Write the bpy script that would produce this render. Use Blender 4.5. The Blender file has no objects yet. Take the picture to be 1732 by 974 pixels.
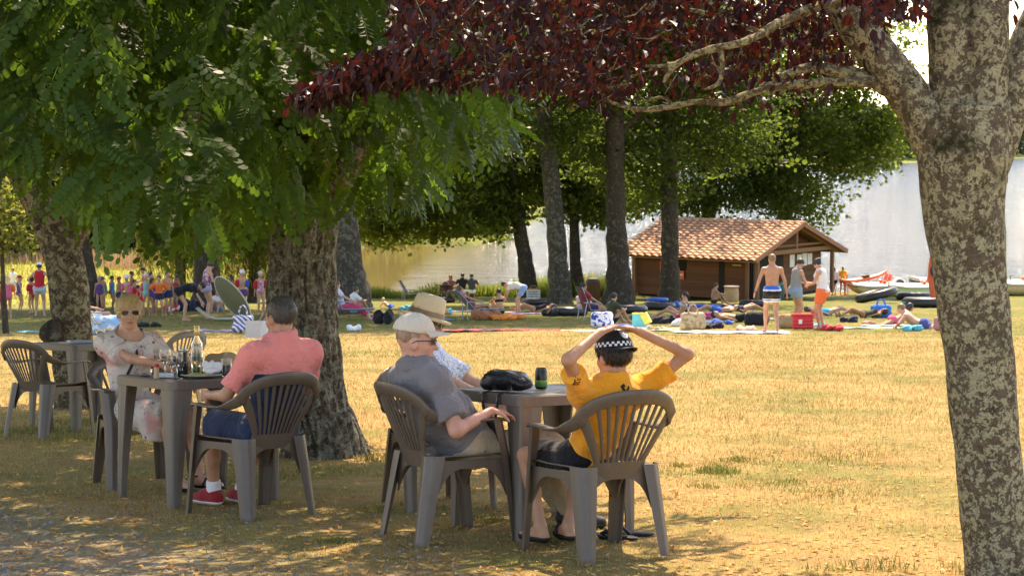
import bpy, math, random
import numpy as np
from mathutils import Vector, Matrix, noise
from mathutils.bvhtree import BVHTree
random.seed(7); RNG = np.random.default_rng(7)
SC = bpy.context.scene; COL = SC.collection
R = math.radians

# ------------------------------------------------------------------ camera, sky, sun, exposure
SLOPE = 0.0733                     # the lawn falls gently towards the lake
CAM_Z = 1.387
FPX = 3000.0                       # focal length in photo pixels (1732 wide)
PITCH = math.atan(247/FPX)
cam_d = bpy.data.cameras.new('camera'); cam = bpy.data.objects.new('camera', cam_d); COL.objects.link(cam)
cam.location = (0, 0, CAM_Z); cam.rotation_euler = (math.pi/2-PITCH, 0, 0)
cam_d.sensor_width = 36; cam_d.lens = 36*FPX/1732; cam_d.clip_start = .1; cam_d.clip_end = 6000
cam_d.dof.use_dof = True; cam_d.dof.focus_distance = 9.6; cam_d.dof.aperture_fstop = 13.0
SC.camera = cam
SUN_EL, SUN_AZ = R(57), R(9)      # azimuth measured from +Y towards +X (ahead and to the right)
SUN_DIR = Vector((math.cos(SUN_EL)*math.sin(SUN_AZ), math.cos(SUN_EL)*math.cos(SUN_AZ), math.sin(SUN_EL)))
w = bpy.data.worlds.new('World'); SC.world = w; w.use_nodes = True
nt = w.node_tree; bg = nt.nodes['Background']; sky = nt.nodes.new('ShaderNodeTexSky')
sky.sky_type = 'NISHITA'; sky.sun_disc = False; sky.sun_elevation = SUN_EL; sky.sun_rotation = SUN_AZ
sky.air_density = 1.0; sky.dust_density = 0.7; sky.ozone_density = 1.0
nt.links.new(sky.outputs[0], bg.inputs[0]); bg.inputs[1].default_value = 0.15
sl = bpy.data.lights.new('sun', 'SUN'); sl.energy = 3.5; sl.angle = R(.53); sl.color = (1, .93, .80)
so = bpy.data.objects.new('sun', sl); COL.objects.link(so)
so.rotation_euler = (-SUN_DIR).to_track_quat('-Z', 'Y').to_euler(); so.location = (40, 60, 80)
SC.view_settings.view_transform = 'Standard'; SC.view_settings.look = 'None'
SC.view_settings.exposure = 1.72; SC.view_settings.gamma = 1.0; SC.view_settings.use_curve_mapping = False
SC.view_settings.use_white_balance = True; SC.view_settings.white_balance_temperature = 8100; SC.view_settings.white_balance_tint = 18   # the photograph's warm balance
SC.render.engine = 'CYCLES'
SC.cycles.max_bounces = 8; SC.cycles.diffuse_bounces = 4; SC.cycles.transmission_bounces = 6; SC.cycles.transparent_max_bounces = 8
SC.cycles.use_denoising = True
SC.cycles.caustics_reflective = False; SC.cycles.caustics_refractive = False
SC.cycles.sample_clamp_indirect = 8
# ------------------------------------------------------------------ helpers
def lin(h):
    h = h.lstrip('#'); o = []
    for i in (0, 2, 4):
        v = int(h[i:i+2], 16)/255
        o.append(v/12.92 if v <= .04045 else ((v+.055)/1.055)**2.4)
    return tuple(o)
def tag(o, label=None, cat=None, group=None, kind=None):
    if label: o['label'] = label
    if cat: o['category'] = cat
    if group: o['group'] = group
    if kind: o['kind'] = kind
    return o
def link(o, parent=None):
    COL.objects.link(o)
    if parent is not None: o.parent = parent
    return o
def empty(name, M=None, parent=None):
    o = bpy.data.objects.new(name, None); o.empty_display_size = .1; link(o, parent)
    if M is not None: o.matrix_world = M
    return o
def obj(name, me, parent=None, M=None):
    o = bpy.data.objects.new(name, me); link(o, parent)
    if M is not None: o.matrix_basis = M
    return o
def np_mesh(name, V, F, mats, smooth=False, rnd=None, midx=None):
    V = np.asarray(V, np.float32); F = np.asarray(F, np.int32); n, k = F.shape
    me = bpy.data.meshes.new(name); me.vertices.add(len(V)); me.vertices.foreach_set('co', V.ravel())
    me.loops.add(n*k); me.loops.foreach_set('vertex_index', F.ravel())
    me.polygons.add(n); me.polygons.foreach_set('loop_start', np.arange(0, n*k, k, dtype=np.int32))
    me.polygons.foreach_set('loop_total', np.full(n, k, np.int32))
    me.polygons.foreach_set('use_smooth', np.full(n, smooth, bool))
    for m in (mats if isinstance(mats, (list, tuple)) else [mats]): me.materials.append(m)
    if midx is not None: me.polygons.foreach_set('material_index', np.asarray(midx, np.int32))
    me.update(calc_edges=True)
    if rnd is not None:
        a = me.attributes.new('rnd', 'FLOAT', 'FACE'); a.data.foreach_set('value', np.asarray(rnd, np.float32))
    me.validate()
    return me
class MB:
    """collects polygons of one part"""
    def __init__(s): s.v = []; s.f = []; s.m = []
    def poly(s, pts, mi=0):
        b = len(s.v); s.v += [tuple(p) for p in pts]; s.f.append(list(range(b, b+len(pts)))); s.m.append(mi)
    def box(s, c, d, M=None, mi=0, bev=0.0):
        cx, cy, cz = c; hx, hy, hz = d[0]/2, d[1]/2, d[2]/2
        P = [Vector((cx+sx*hx, cy+sy*hy, cz+sz*hz)) for sz in (-1, 1) for sy in (-1, 1) for sx in (-1, 1)]
        if M is not None: P = [M @ p for p in P]
        b = len(s.v); s.v += [tuple(p) for p in P]
        for f in ((0,2,3,1),(4,5,7,6),(0,1,5,4),(2,6,7,3),(0,4,6,2),(1,3,7,5)): s.f.append([b+i for i in f]); s.m.append(mi)
    def ring_sweep(s, rings, close_u=True, cap=True, mi=0):
        b = len(s.v); n = len(rings[0])
        for r in rings: s.v += [tuple(p) for p in r]
        for i in range(len(rings)-1):
            for j in range(n if close_u else n-1):
                k = (j+1) % n
                s.f.append([b+i*n+j, b+i*n+k, b+(i+1)*n+k, b+(i+1)*n+j]); s.m.append(mi)
        if cap and close_u:
            s.f.append([b+j for j in range(n)][::-1]); s.m.append(mi)
            s.f.append([b+(len(rings)-1)*n+j for j in range(n)]); s.m.append(mi)
    def tube(s, pts, rad, n=8, mi=0, cap=True):
        pts = [Vector(p) for p in pts]; rings = []
        up = Vector((0, 0, 1)); last = None
        for i, p in enumerate(pts):
            t = (pts[min(i+1, len(pts)-1)]-pts[max(i-1, 0)]).normalized()
            if last is None:
                a = t.cross(up if abs(t.z) < .9 else Vector((1, 0, 0))).normalized()
            else: a = (last-t*last.dot(t)).normalized()
            last = a; b2 = t.cross(a); r = rad[i] if isinstance(rad, (list, tuple)) else rad
            rings.append([p+a*(r*math.cos(2*math.pi*j/n))+b2*(r*math.sin(2*math.pi*j/n)) for j in range(n)])
        s.ring_sweep(rings, True, cap, mi)
    def lathe(s, prof, n=20, c=(0, 0, 0), mi=0):
        rings = [[(c[0]+r*math.cos(2*math.pi*j/n), c[1]+r*math.sin(2*math.pi*j/n), c[2]+z) for j in range(n)] for r, z in prof]
        s.ring_sweep(rings, True, True, mi)
    def band(s, pts, wv, w, th, mi=0):
        """swept rounded bar: pts, width vectors, widths, thicknesses"""
        pts = [Vector(p) for p in pts]; rings = []
        for i, p in enumerate(pts):
            t = (pts[min(i+1, len(pts)-1)]-pts[max(i-1, 0)]).normalized()
            a = Vector(wv[i]); a = (a-t*a.dot(t)).normalized(); b = t.cross(a)
            W = w[i]/2 if isinstance(w, (list, tuple)) else w/2; T = th[i]/2 if isinstance(th, (list, tuple)) else th/2
            q = min(T*.8, W*.8)
            rings.append([p+a*x+b*y for x, y in ((W, T-q), (W-q, T), (-W+q, T), (-W, T-q), (-W, -T+q), (-W+q, -T), (W-q, -T), (W, -T+q))])
        s.ring_sweep(rings, True, True, mi)
    def mesh(s, name, mats, smooth=False):
        me = bpy.data.meshes.new(name); me.from_pydata(s.v, [], s.f)
        for m in (mats if isinstance(mats, (list, tuple)) else [mats]): me.materials.append(m)
        me.polygons.foreach_set('material_index', s.m)
        me.polygons.foreach_set('use_smooth', [smooth]*len(s.f)); me.validate(); me.update()
        return me
    def obj(s, name, mats, parent=None, smooth=False, M=None): return obj(name, s.mesh(name, mats, smooth), parent, M)
def autosmooth(me, ang=40):
    me.polygons.foreach_set('use_smooth', [True]*len(me.polygons))
    try: me.set_sharp_from_angle(angle=R(ang))
    except Exception: pass
    return me

def ground_np(x, y):
    x = np.asarray(x, float); y = np.asarray(y, float)
    z = -SLOPE*np.minimum(y, 100) - .01*np.clip(y-100, 0, 60)
    und = (.05*np.sin(x*.35+1)*np.sin(y*.21) + .03*np.sin(x*.9+y*.5))*np.clip((y-22)/20, 0, 1)*np.clip((1200-y)/100, 0, 1)
    shore = np.where(x > 6, 104.0, np.where(x > -2, 98+(x+2)*.75, 98.0))+1.2*np.sin(x*.31)
    a = y-shore; b = x+13.5+1.5*np.sin(y*.11); c = np.maximum(155+2*np.sin(x*.5)-y, x+2.5-(y-155)*.12)
    far = 700+np.where(x > 131, (x-131)*1.75, (x-131)*.25)+9*np.sin(x*.03)
    d = far-y
    s = np.minimum(np.minimum(a, b), np.minimum(c, d))     # negative on land
    zl = np.where(y > 400, LAKE+.4+np.clip(y-far, 0, 900)*.05, z+und)
    zl = np.where((y > 92) & (y < 400), np.maximum(zl, LAKE+.45), zl)
    zl = np.where((y > 92) & (y < 400) & (x < -13), zl+.02*np.clip(y-110, 0, 60), zl)
    t = np.clip((s+1.6)/3.2, 0, 1); t = t*t*(3-2*t)
    return zl*(1-t)+(LAKE-1.2)*t
LAKE = -7.65
def gz(x, y): return float(ground_np(x, y))
CP, SP = math.cos(PITCH), math.sin(PITCH)
def ray(px, py):
    a, b = (px-866)/FPX, -(py-487)/FPX
    return Vector((a, CP+b*SP, -SP+b*CP))
def at(px, py, d):
    """world point seen at a photo pixel, d metres ahead"""
    r = ray(px, py); return Vector((0, 0, CAM_Z))+r*(d/r.y)
def G(px, py):
    """ground point seen at a photo pixel"""
    r = ray(px, py); s = 5.0
    for _ in range(4000):
        p = Vector((0, 0, CAM_Z))+r*s
        if p.z <= gz(p.x, p.y): break
        s += .05 if s < 150 else 2
    return Vector((p.x, p.y, gz(p.x, p.y)))
def GD(px, d):
    x = (px-866)/FPX*d*1.0; return Vector((x, d, gz(x, d)))
TILT = math.atan(SLOPE)
def place(x, y, rz, tilt=True, z=None):
    return Matrix.Translation((x, y, gz(x, y) if z is None else z)) @ (Matrix.Rotation(-TILT, 4, 'X') if tilt else Matrix.Identity(4)) @ Matrix.Rotation(R(rz), 4, 'Z')

# ------------------------------------------------------------------ materials
MATS = {}
class N:
    def __init__(s, name):
        s.m = bpy.data.materials.new(name); s.m.use_nodes = True; s.t = s.m.node_tree
        s.p = s.t.nodes['Principled BSDF']; s.out = s.t.nodes['Material Output']
    def n(s, typ, **kw):
        nd = s.t.nodes.new(typ)
        for k, v in kw.items():
            if k.startswith('i_'):
                kk = k[2:]; nd.inputs[int(kk) if kk.isdigit() else kk].default_value = v
            else: setattr(nd, k, v)
        return nd
    def l(s, a, b): s.t.links.new(a, b)
    def coord(s, kind='Object', scale=None):
        tc = s.n('ShaderNodeTexCoord'); o = tc.outputs[kind]
        if scale:
            mp = s.n('ShaderNodeMapping'); mp.inputs['Scale'].default_value = scale; s.l(o, mp.inputs[0]); o = mp.outputs[0]
        return o
    def geo(s): return s.n('ShaderNodeNewGeometry').outputs['Position']
    def noise(s, vec, scale, detail=4, rough=.55, dist=0):
        nd = s.n('ShaderNodeTexNoise', i_Scale=scale, i_Detail=detail, i_Roughness=rough, i_Distortion=dist); s.l(vec, nd.inputs['Vector']); return nd.outputs[0]
    def ramp(s, fac, stops, interp='LINEAR'):
        r = s.n('ShaderNodeValToRGB'); r.color_ramp.interpolation = interp; e = r.color_ramp.elements
        while len(e) < len(stops): e.new(.5)
        for i, (p, c) in enumerate(stops):
            e[i].position = p; e[i].color = (c, c, c, 1) if isinstance(c, (int, float)) else (*c[:3], 1)
        s.l(fac, r.inputs[0]); return r.outputs[0]
    def mix(s, f, a, b, mode='MIX'):
        m = s.n('ShaderNodeMix', data_type='RGBA', blend_type=mode)
        for i, v in ((0, f), (6, a), (7, b)):
            if isinstance(v, (int, float)): m.inputs[i].default_value = v
            elif isinstance(v, tuple): m.inputs[i].default_value = (*v[:3], 1)
            else: s.l(v, m.inputs[i])
        return m.outputs[2]
    def math(s, op, a, b=0.0, clamp=False):
        m = s.n('ShaderNodeMath', operation=op, use_clamp=clamp)
        for i, v in ((0, a), (1, b)):
            if isinstance(v, (int, float)): m.inputs[i].default_value = v
            else: s.l(v, m.inputs[i])
        return m.outputs[0]
    def bump(s, h, strength=.3, dist=.02, nrm=None):
        b = s.n('ShaderNodeBump', i_Strength=strength, i_Distance=dist); s.l(h, b.inputs['Height'])
        if nrm is not None: s.l(nrm, b.inputs['Normal'])
        s.l(b.outputs[0], s.p.inputs['Normal']); return b.outputs[0]
    def base(s, c):
        if isinstance(c, tuple): s.p.inputs['Base Color'].default_value = (*c[:3], 1)
        else: s.l(c, s.p.inputs['Base Color'])
    def set(s, **kw):
        for k, v in kw.items(): s.p.inputs[k.replace('_', ' ')].default_value = v
        return s
def basic(name, c, rough=.6, var=.12, scale=8, bump=0.0, bscale=60, bdist=.004, metal=0, coord='Object', spec=.5):
    """plain surface with some tone variation and fine relief"""
    if name in MATS: return MATS[name]
    if isinstance(c, str): c = lin(c)
    n = N(name); v = n.coord(coord); f = n.noise(v, scale, 5, .6)
    n.base(n.mix(n.ramp(f, [(.3, 0.0), (.7, 1.0)]), tuple(x*(1-var) for x in c), tuple(min(1, x*(1+var)) for x in c)))
    n.set(Roughness=rough, Metallic=metal, Specular_IOR_Level=spec)
    if bump: n.bump(n.noise(v, bscale, 4, .6), bump, bdist)
    MATS[name] = n.m; return n.m
def cloth(name, c, rough=.85, c2=None, pattern=None, ps=20.0):
    if name in MATS: return MATS[name]
    if isinstance(c, str): c = lin(c)
    if isinstance(c2, str): c2 = lin(c2)
    n = N(name); v = n.coord('Object'); f = n.noise(v, 6, 4, .6); col = n.mix(f, tuple(x*.86 for x in c), tuple(min(1, x*1.1) for x in c))
    if pattern == 'blotch':
        col = n.mix(n.ramp(n.noise(v, ps, 2, .5, .6), [(.53, 0.0), (.57, 1.0)]), col, c2)
    elif pattern == 'stripe':
        wv = n.n('ShaderNodeTexWave', wave_type='BANDS', bands_direction='DIAGONAL', i_Scale=ps); n.l(v, wv.inputs[0]); col = n.mix(n.ramp(wv.outputs[0], [(.48, 0.0), (.52, 1.0)]), col, c2)
    elif pattern == 'hstripe':
        wv = n.n('ShaderNodeTexWave', wave_type='BANDS', bands_direction='Z', i_Scale=ps); n.l(v, wv.inputs[0]); col = n.mix(n.ramp(wv.outputs[0], [(.48, 0.0), (.52, 1.0)]), col, c2)
    elif pattern == 'vor':
        vo = n.n('ShaderNodeTexVoronoi', i_Scale=ps, feature='DISTANCE_TO_EDGE'); n.l(v, vo.inputs['Vector']); col = n.mix(n.ramp(vo.outputs[0], [(.02, 0.0), (.09, 1.0)]), c2, col)
    n.base(col); n.set(Roughness=rough, Specular_IOR_Level=.25)
    try: n.set(Sheen_Weight=.15)
    except Exception: pass
    cr_ = n.math('ABSOLUTE', n.math('SUBTRACT', n.noise(v, 7, 3, .5, 1.6), .5)); cr_ = n.ramp(cr_, [(0.0, 1.0), (.07, .35), (.2, 0.0)])
    b = n.math('ADD', n.math('ADD', n.math('MULTIPLY', n.noise(v, 14, 3, .5, .8), .8), n.math('MULTIPLY', cr_, .16)), n.math('MULTIPLY', n.noise(v, 300, 2), .06))
    n.bump(b, .8, .024); MATS[name] = n.m; return n.m
def skin(name, c):
    if name in MATS: return MATS[name]
    if isinstance(c, str): c = lin(c)
    n = N(name); v = n.coord('Object'); f = n.ramp(n.noise(v, 11, 6, .7), [(.3, 0.0), (.7, 1.0)])
    n.base(n.mix(f, (c[0]*.86, c[1]*.72, c[2]*.68), (min(1, c[0]*1.1), c[1]*1.14, c[2]*1.14)))
    n.set(Roughness=.5, Subsurface_Weight=.12, Subsurface_Scale=.015, Specular_IOR_Level=.4)
    n.p.inputs['Subsurface Radius'].default_value = (1, .35, .2)
    n.bump(n.math('ADD', n.noise(v, 180, 2), n.noise(v, 30, 3)), .14, .003); MATS[name] = n.m; return n.m
def leafmat(name, ca, cb, trans, tcol, rough=.5, attr='rnd', mixamt=.4):
    """leaf: reflecting and letting light through; colour varies leaf by leaf"""
    if name in MATS: return MATS[name]
    n = N(name); at_ = n.n('ShaderNodeAttribute', attribute_name=attr); oi = n.n('ShaderNodeObjectInfo')
    f = n.math('FRACT', n.math('ADD', at_.outputs['Fac'], oi.outputs['Random']))
    n.base(n.mix(f, ca, cb)); n.set(Roughness=rough, Specular_IOR_Level=.2)
    tr = n.n('ShaderNodeBsdfTranslucent'); n.l(n.mix(f, tcol, tuple(min(1, x*1.25) for x in tcol)), tr.inputs[0])
    ms = n.n('ShaderNodeMixShader', i_0=trans); n.l(n.p.outputs[0], ms.inputs[1]); n.l(tr.outputs[0], ms.inputs[2]); n.l(ms.outputs[0], n.out.inputs[0])
    MATS[name] = n.m; return n.m
def bark(name, dark, light, lichen, lich_amt, lscale, furrow, fscale=(6, 6, 1.2), moss=None):
    n = N(name); v = n.coord('Object'); vs = n.coord('Object', fscale)
    f1 = n.noise(vs, 3.5, 8, .65, .4); f2 = n.noise(v, 22, 6, .7)
    col = n.mix(n.ramp(f1, [(.35, 0.0), (.65, 1.0)]), dark, light); col = n.mix(n.ramp(f2, [(.4, 0.0), (.75, .6)]), col, tuple(x*1.5 for x in light))
    l1 = n.noise(v, lscale, 10, .78, .3); l2 = n.noise(v, lscale*.3, 3, .5)
    lm = n.ramp(n.math('ADD', n.math('MULTIPLY', l1, .84), n.math('MULTIPLY', l2, .16)), [(.56-lich_amt, 0.0), (.60-lich_amt, 1.0)])
    lc = n.mix(n.ramp(n.noise(v, lscale*4, 5), [(.35, 0.0), (.65, 1.0)]), tuple(x*.6 for x in lichen), lichen)
    col = n.mix(lm, col, lc)
    if moss is not None:
        mm = n.ramp(n.noise(v, 3.0, 5, .6), [(.58, 0.0), (.68, .9)]); col = n.mix(mm, col, moss)
    n.base(col); n.set(Roughness=.9, Specular_IOR_Level=.15)
    h = n.math('ADD', n.math('MULTIPLY', f1, furrow), n.math('MULTIPLY', f2, .35)); h = n.math('ADD', h, n.math('MULTIPLY', lm, .12))
    n.bump(h, .9, .03); MATS[name] = n.m; return n.m
# ------------------------------------------------------------------ ground, lake, grass
def ground_material():
    n = N('lawn'); p = n.geo(); sp = n.n('ShaderNodeSeparateXYZ'); n.l(p, sp.inputs[0]); X, Y = sp.outputs[0], sp.outputs[1]
    f = n.noise(p, 1.1, 8, .7); g = n.noise(p, .45, 4, .6); h = n.noise(p, 45, 4, .7)
    straw = n.mix(n.ramp(n.noise(p, 6, 6, .7), [(.3, 0.0), (.7, 1.0)]), (.305, .190, .066), (.395, .268, .104))
    green = n.mix(n.noise(p, 9, 4), (.075, .105, .024), (.165, .175, .045))
    # dry in the open, greener towards the trees by the water
    far = n.ramp(n.math('ADD', n.math('MULTIPLY', Y, 1/120), n.math('MULTIPLY', n.math('SUBTRACT', g, .5), .10)), [(.30, 0.0), (.37, .55), (.80, .62), (.96, .70)])
    m = n.math('ADD', n.ramp(n.math('ADD', n.math('MULTIPLY', f, .6), n.math('MULTIPLY', g, .4)), [(.44, 0.0), (.60, .85)]), far, True)
    straw = n.mix(n.ramp(n.noise(p, .8, 5, .65, .4), [(.44, 0.0), (.64, .45)]), straw, (.23, .135, .052)); col = n.mix(m, straw, green)
    soil = n.ramp(n.noise(p, 2.3, 7, .75), [(.52, 0.0), (.68, .45)]); near = n.ramp(n.math('MULTIPLY', Y, 1/60), [(.22, 1.0), (.30, 0.0)])
    col = n.mix(n.math('MULTIPLY', soil, near), col, (.15, .095, .048))
    left = n.ramp(n.math('MULTIPLY', X, -1/60), [(.24, 0.0), (.30, 1.0)]); mead = n.math('MULTIPLY', left, n.ramp(n.math('MULTIPLY', Y, 1/200), [(.34, 0.0), (.40, 1.0)]))
    col = n.mix(n.math('MULTIPLY', mead, .85), col, n.mix(n.noise(p, .5, 5), (.22, .23, .035), (.37, .31, .075)))
    # worn gravel corner close by on the left
    gx = n.math('ADD', n.math('MULTIPLY', X, -1.0), n.math('MULTIPLY', Y, -.9)); gm = n.ramp(n.math('ADD', n.math('MULTIPLY', gx, .15), n.math('ADD', 1.48, n.math('MULTIPLY', n.math('SUBTRACT', n.noise(p, 2.5, 5, .7), .5), .5))), [(.45, 0.0), (.62, 1.0)])
    nearx = n.ramp(n.math('MULTIPLY', Y, 1/60), [(.17, 1.0), (.20, 0.0)])
    col = n.mix(n.math('MULTIPLY', n.math('MULTIPLY', gm, nearx), .55), col, n.mix(h, (.15, .12, .09), (.29, .25, .20)))
    farland = n.ramp(n.math('MULTIPLY', Y, 1/2000), [(.2, 0.0), (.22, 1.0)]); col = n.mix(farland, col, (.19, .22, .06))
    n.base(n.mix(n.ramp(h, [(.3, .14), (.7, 0.0)]), col, (.12, .08, .035))); n.set(Roughness=.95, Specular_IOR_Level=.1)
    n.bump(n.math('ADD', h, n.math('MULTIPLY', n.noise(p, 160, 3), .6)), .5, .02); return n.m
ys = np.concatenate([np.linspace(-20, 22, 40), np.linspace(23, 94, 90), np.linspace(94.4, 110, 50), np.linspace(111, 175, 90), np.linspace(180, 660, 40), np.linspace(668, 1000, 90), np.geomspace(1010, 5000, 25)])
xs = np.concatenate([-np.geomspace(4000, 45, 30), np.linspace(-44, 45, 190), np.linspace(47, 330, 90), np.geomspace(335, 4000, 25)])
XX, YY = np.meshgrid(xs, ys); ZZ = ground_np(XX, YY); nx, ny = len(xs), len(ys)
ii = (np.arange(ny-1)[:, None]*nx+np.arange(nx-1)[None]).ravel()
gnd = obj('ground', np_mesh('ground', np.stack([XX, YY, ZZ], -1).reshape(-1, 3), np.stack([ii, ii+1, ii+nx+1, ii+nx], -1), ground_material(), True))
tag(gnd, kind='structure')
def water_material():
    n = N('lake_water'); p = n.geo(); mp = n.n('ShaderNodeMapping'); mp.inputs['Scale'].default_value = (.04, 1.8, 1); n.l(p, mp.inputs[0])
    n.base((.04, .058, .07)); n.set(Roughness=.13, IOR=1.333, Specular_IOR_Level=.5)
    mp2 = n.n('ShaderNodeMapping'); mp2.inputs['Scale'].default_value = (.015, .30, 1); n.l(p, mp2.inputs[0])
    h = n.math('ADD', n.noise(mp.outputs[0], 1.3, 4, .6), n.math('MULTIPLY', n.noise(mp2.outputs[0], 1.0, 3, .6), 2.0)); sx = n.n('ShaderNodeSeparateXYZ'); n.l(p, sx.inputs[0]); n.base((.04, .06, .08)); calm = n.ramp(n.math('ADD', n.math('MULTIPLY', sx.outputs[0], 1/40), .5), [(.30, .012), (.58, 1.0)]); n.base(n.mix(calm, (.20, .155, .055), (.035, .06, .09))); n.l(n.ramp(calm, [(0.0, .05), (.6, .10)]), n.p.inputs['Roughness']); n.l(n.ramp(calm, [(0.0, .5), (.6, .29)]), n.p.inputs['Specular IOR Level']); n.bump(n.math('MULTIPLY', h, calm), 1.0, .55); return n.m  # inlet base colour paints in the golden reflection of the sunlit bank
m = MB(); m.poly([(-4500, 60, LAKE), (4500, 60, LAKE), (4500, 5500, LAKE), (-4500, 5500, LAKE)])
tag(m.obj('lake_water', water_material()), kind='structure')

def blades(name, P, H, W, mat, rnd, lean=.5, bend=True):
    n = len(P); a = RNG.uniform(0, 2*np.pi, n); la = RNG.uniform(0, 2*np.pi, n); L = RNG.uniform(.2, 1, n)*lean*H
    dx, dy = np.cos(a)*W/2, np.sin(a)*W/2; tip = np.stack([np.cos(la)*L, np.sin(la)*L, H*np.sqrt(np.maximum(.15, 1-(L/H)**2*.6))], -1)
    d = np.stack([dx, dy, 0*dx], -1); mid = tip*.55; mid[:, 2] *= 1.25
    V = np.stack([P-d, P+d, P+mid+d*.75, P+mid-d*.75, P+tip], 1).reshape(-1, 3); b = np.arange(n)*5
    F = np.concatenate([np.stack([b, b+1, b+2], -1), np.stack([b, b+2, b+3], -1), np.stack([b+3, b+2, b+4], -1)])
    return np_mesh(name, V, F, mat, False, np.tile(rnd, 3))
def vn(x, y, s, seed=0):
    """smooth value noise in numpy"""
    x = x*s+seed*17.3; y = y*s+seed*9.1; xi = np.floor(x).astype(int); yi = np.floor(y).astype(int); fx = x-xi; fy = y-yi
    h = lambda a, b: np.modf(np.abs(np.sin(a*127.1+b*311.7+seed)*43758.5453))[0]
    fx = fx*fx*(3-2*fx); fy = fy*fy*(3-2*fy)
    return (h(xi, yi)*(1-fx)+h(xi+1, yi)*fx)*(1-fy)+(h(xi, yi+1)*(1-fx)+h(xi+1, yi+1)*fx)*fy
def grassmat(name, stops, tr=.35):
    n = N(name); a = n.n('ShaderNodeAttribute', attribute_name='rnd'); c = n.ramp(a.outputs['Fac'], stops); n.base(c); n.set(Roughness=.7, Specular_IOR_Level=.2)
    t = n.n('ShaderNodeBsdfTranslucent'); n.l(c, t.inputs[0]); ms = n.n('ShaderNodeMixShader', i_0=tr); n.l(n.p.outputs[0], ms.inputs[1]); n.l(t.outputs[0], ms.inputs[2]); n.l(ms.outputs[0], n.out.inputs[0]); return n.m
GM = grassmat('grass_blades', [(0, (.44, .300, .125)), (.45, (.37, .250, .09)), (.6, (.24, .215, .055)), (1, (.09, .14, .028))])
nb = 420000; u = RNG.random(nb); dd = 7.4*np.power(70/7.4, u); x = RNG.uniform(-1, 1, nb)*(.30*dd+1.6)
gr = vn(x, dd, .9, 1)*.5+vn(x, dd, 3.1, 2)*.3+vn(x, dd, .3, 3)*.25
keep = (RNG.random(nb) < np.where(dd < 14, .22+1.1*vn(x, dd, 1.7, 5), .45+.5*vn(x, dd, 1.7, 5))*np.clip((70-dd)/45, 0, 1)); grav = (x < -1.2-(dd-8)*.55) & (dd < 10.3); keep &= ~(grav & (RNG.random(nb) < .85))
x, dd, gr = x[keep], dd[keep], gr[keep]; P = np.stack([x, dd, ground_np(x, dd)-.004], -1); n_ = len(x)
gg = np.clip((gr-.60)*np.where(dd > 14, .8, 3.0)+RNG.normal(.16, .22, n_), 0, 1); H = RNG.uniform(.009, .026, n_)*(1+1.2*gg)*np.clip(dd/10, .8, 1.6); W = RNG.uniform(.002, .0045, n_)*np.clip(dd/9, 1, 4)
tag(obj('grass', blades('grass', P, H, W, GM, gg, .9)), 'short dry grass of the lawn, straw coloured with green patches', 'grass', kind='stuff')
def tuft(cx, cy, r, n, h0, h1, w=.004, g=(.6, 1)):
    rr = r*np.sqrt(RNG.random(n)); a = RNG.uniform(0, 6.283, n); x = cx+rr*np.cos(a); y = cy+rr*np.sin(a)
    return np.stack([x, y, ground_np(x, y)-.004], -1), RNG.uniform(h0, h1, n)*(1-.5*rr/r), np.full(n, w), RNG.uniform(g[0], g[1], n)
tp = []
for px, py, r, n, h in ((1215, 800, .16, 260, .11), (1150, 790, .10, 90, .07), (1245, 780, .12, 120, .08), (1190, 825, .12, 90, .06), (1340, 815, .10, 60, .05), (1420, 812, .12, 60, .05), (960, 915, .12, 200, .06), (560, 918, .10, 160, .05), (630, 862, .13, 160, .05),
                        (820, 880, .2, 200, .06), (1505, 965, .12, 70, .13), (1390, 968, .12, 60, .07), (1440, 962, .1, 40, .09), (1640, 968, .15, 80, .1), (700, 760, .22, 260, .06), (640, 775, .25, 320, .07), (150, 715, .4, 420, .07), (60, 730, .4, 420, .07), (110, 745, .3, 300, .06), (880, 960, .2, 150, .05), (250, 745, .35, 260, .06), (420, 880, .12, 120, .05), (1480, 790, .2, 90, .04)):
    g_ = G(px, min(py, 969)); tp.append(tuft(g_.x, g_.y, r, n, h*.4, h, .0045*max(1, g_.y/10)))
for px, py in ((985, 957), (1115, 943), (920, 936), (1085, 925), (728, 930), (662, 906), (864, 922), (771, 895), (408, 887), (521, 872), (328, 874), (474, 854), (280, 864), (886, 924), (187, 843), (70, 744), (143, 736), (12, 742), (815, 880), (945, 878), (200, 836)):
    g_ = G(px, py); tp.append(tuft(g_.x, g_.y-.03, .07, 34, .02, .06, .004, (.1, .8)))
for _ in range(45):
    d_ = random.uniform(8.4, 22); x_ = random.uniform(-.28, .28)*d_; tp.append(tuft(x_, d_, random.uniform(.05, .22), random.randint(15, 70), .012, random.uniform(.025, .05), .0035*max(1, d_/10), (.25, 1)))
tag(obj('grass_tufts', blades('grass_tufts', *[np.concatenate([t[i] for t in tp]) for i in (0, 1, 2)], GM, np.concatenate([t[3] for t in tp]), .8)), 'scattered green grass tufts in the dry lawn', 'grass', kind='stuff')
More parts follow.
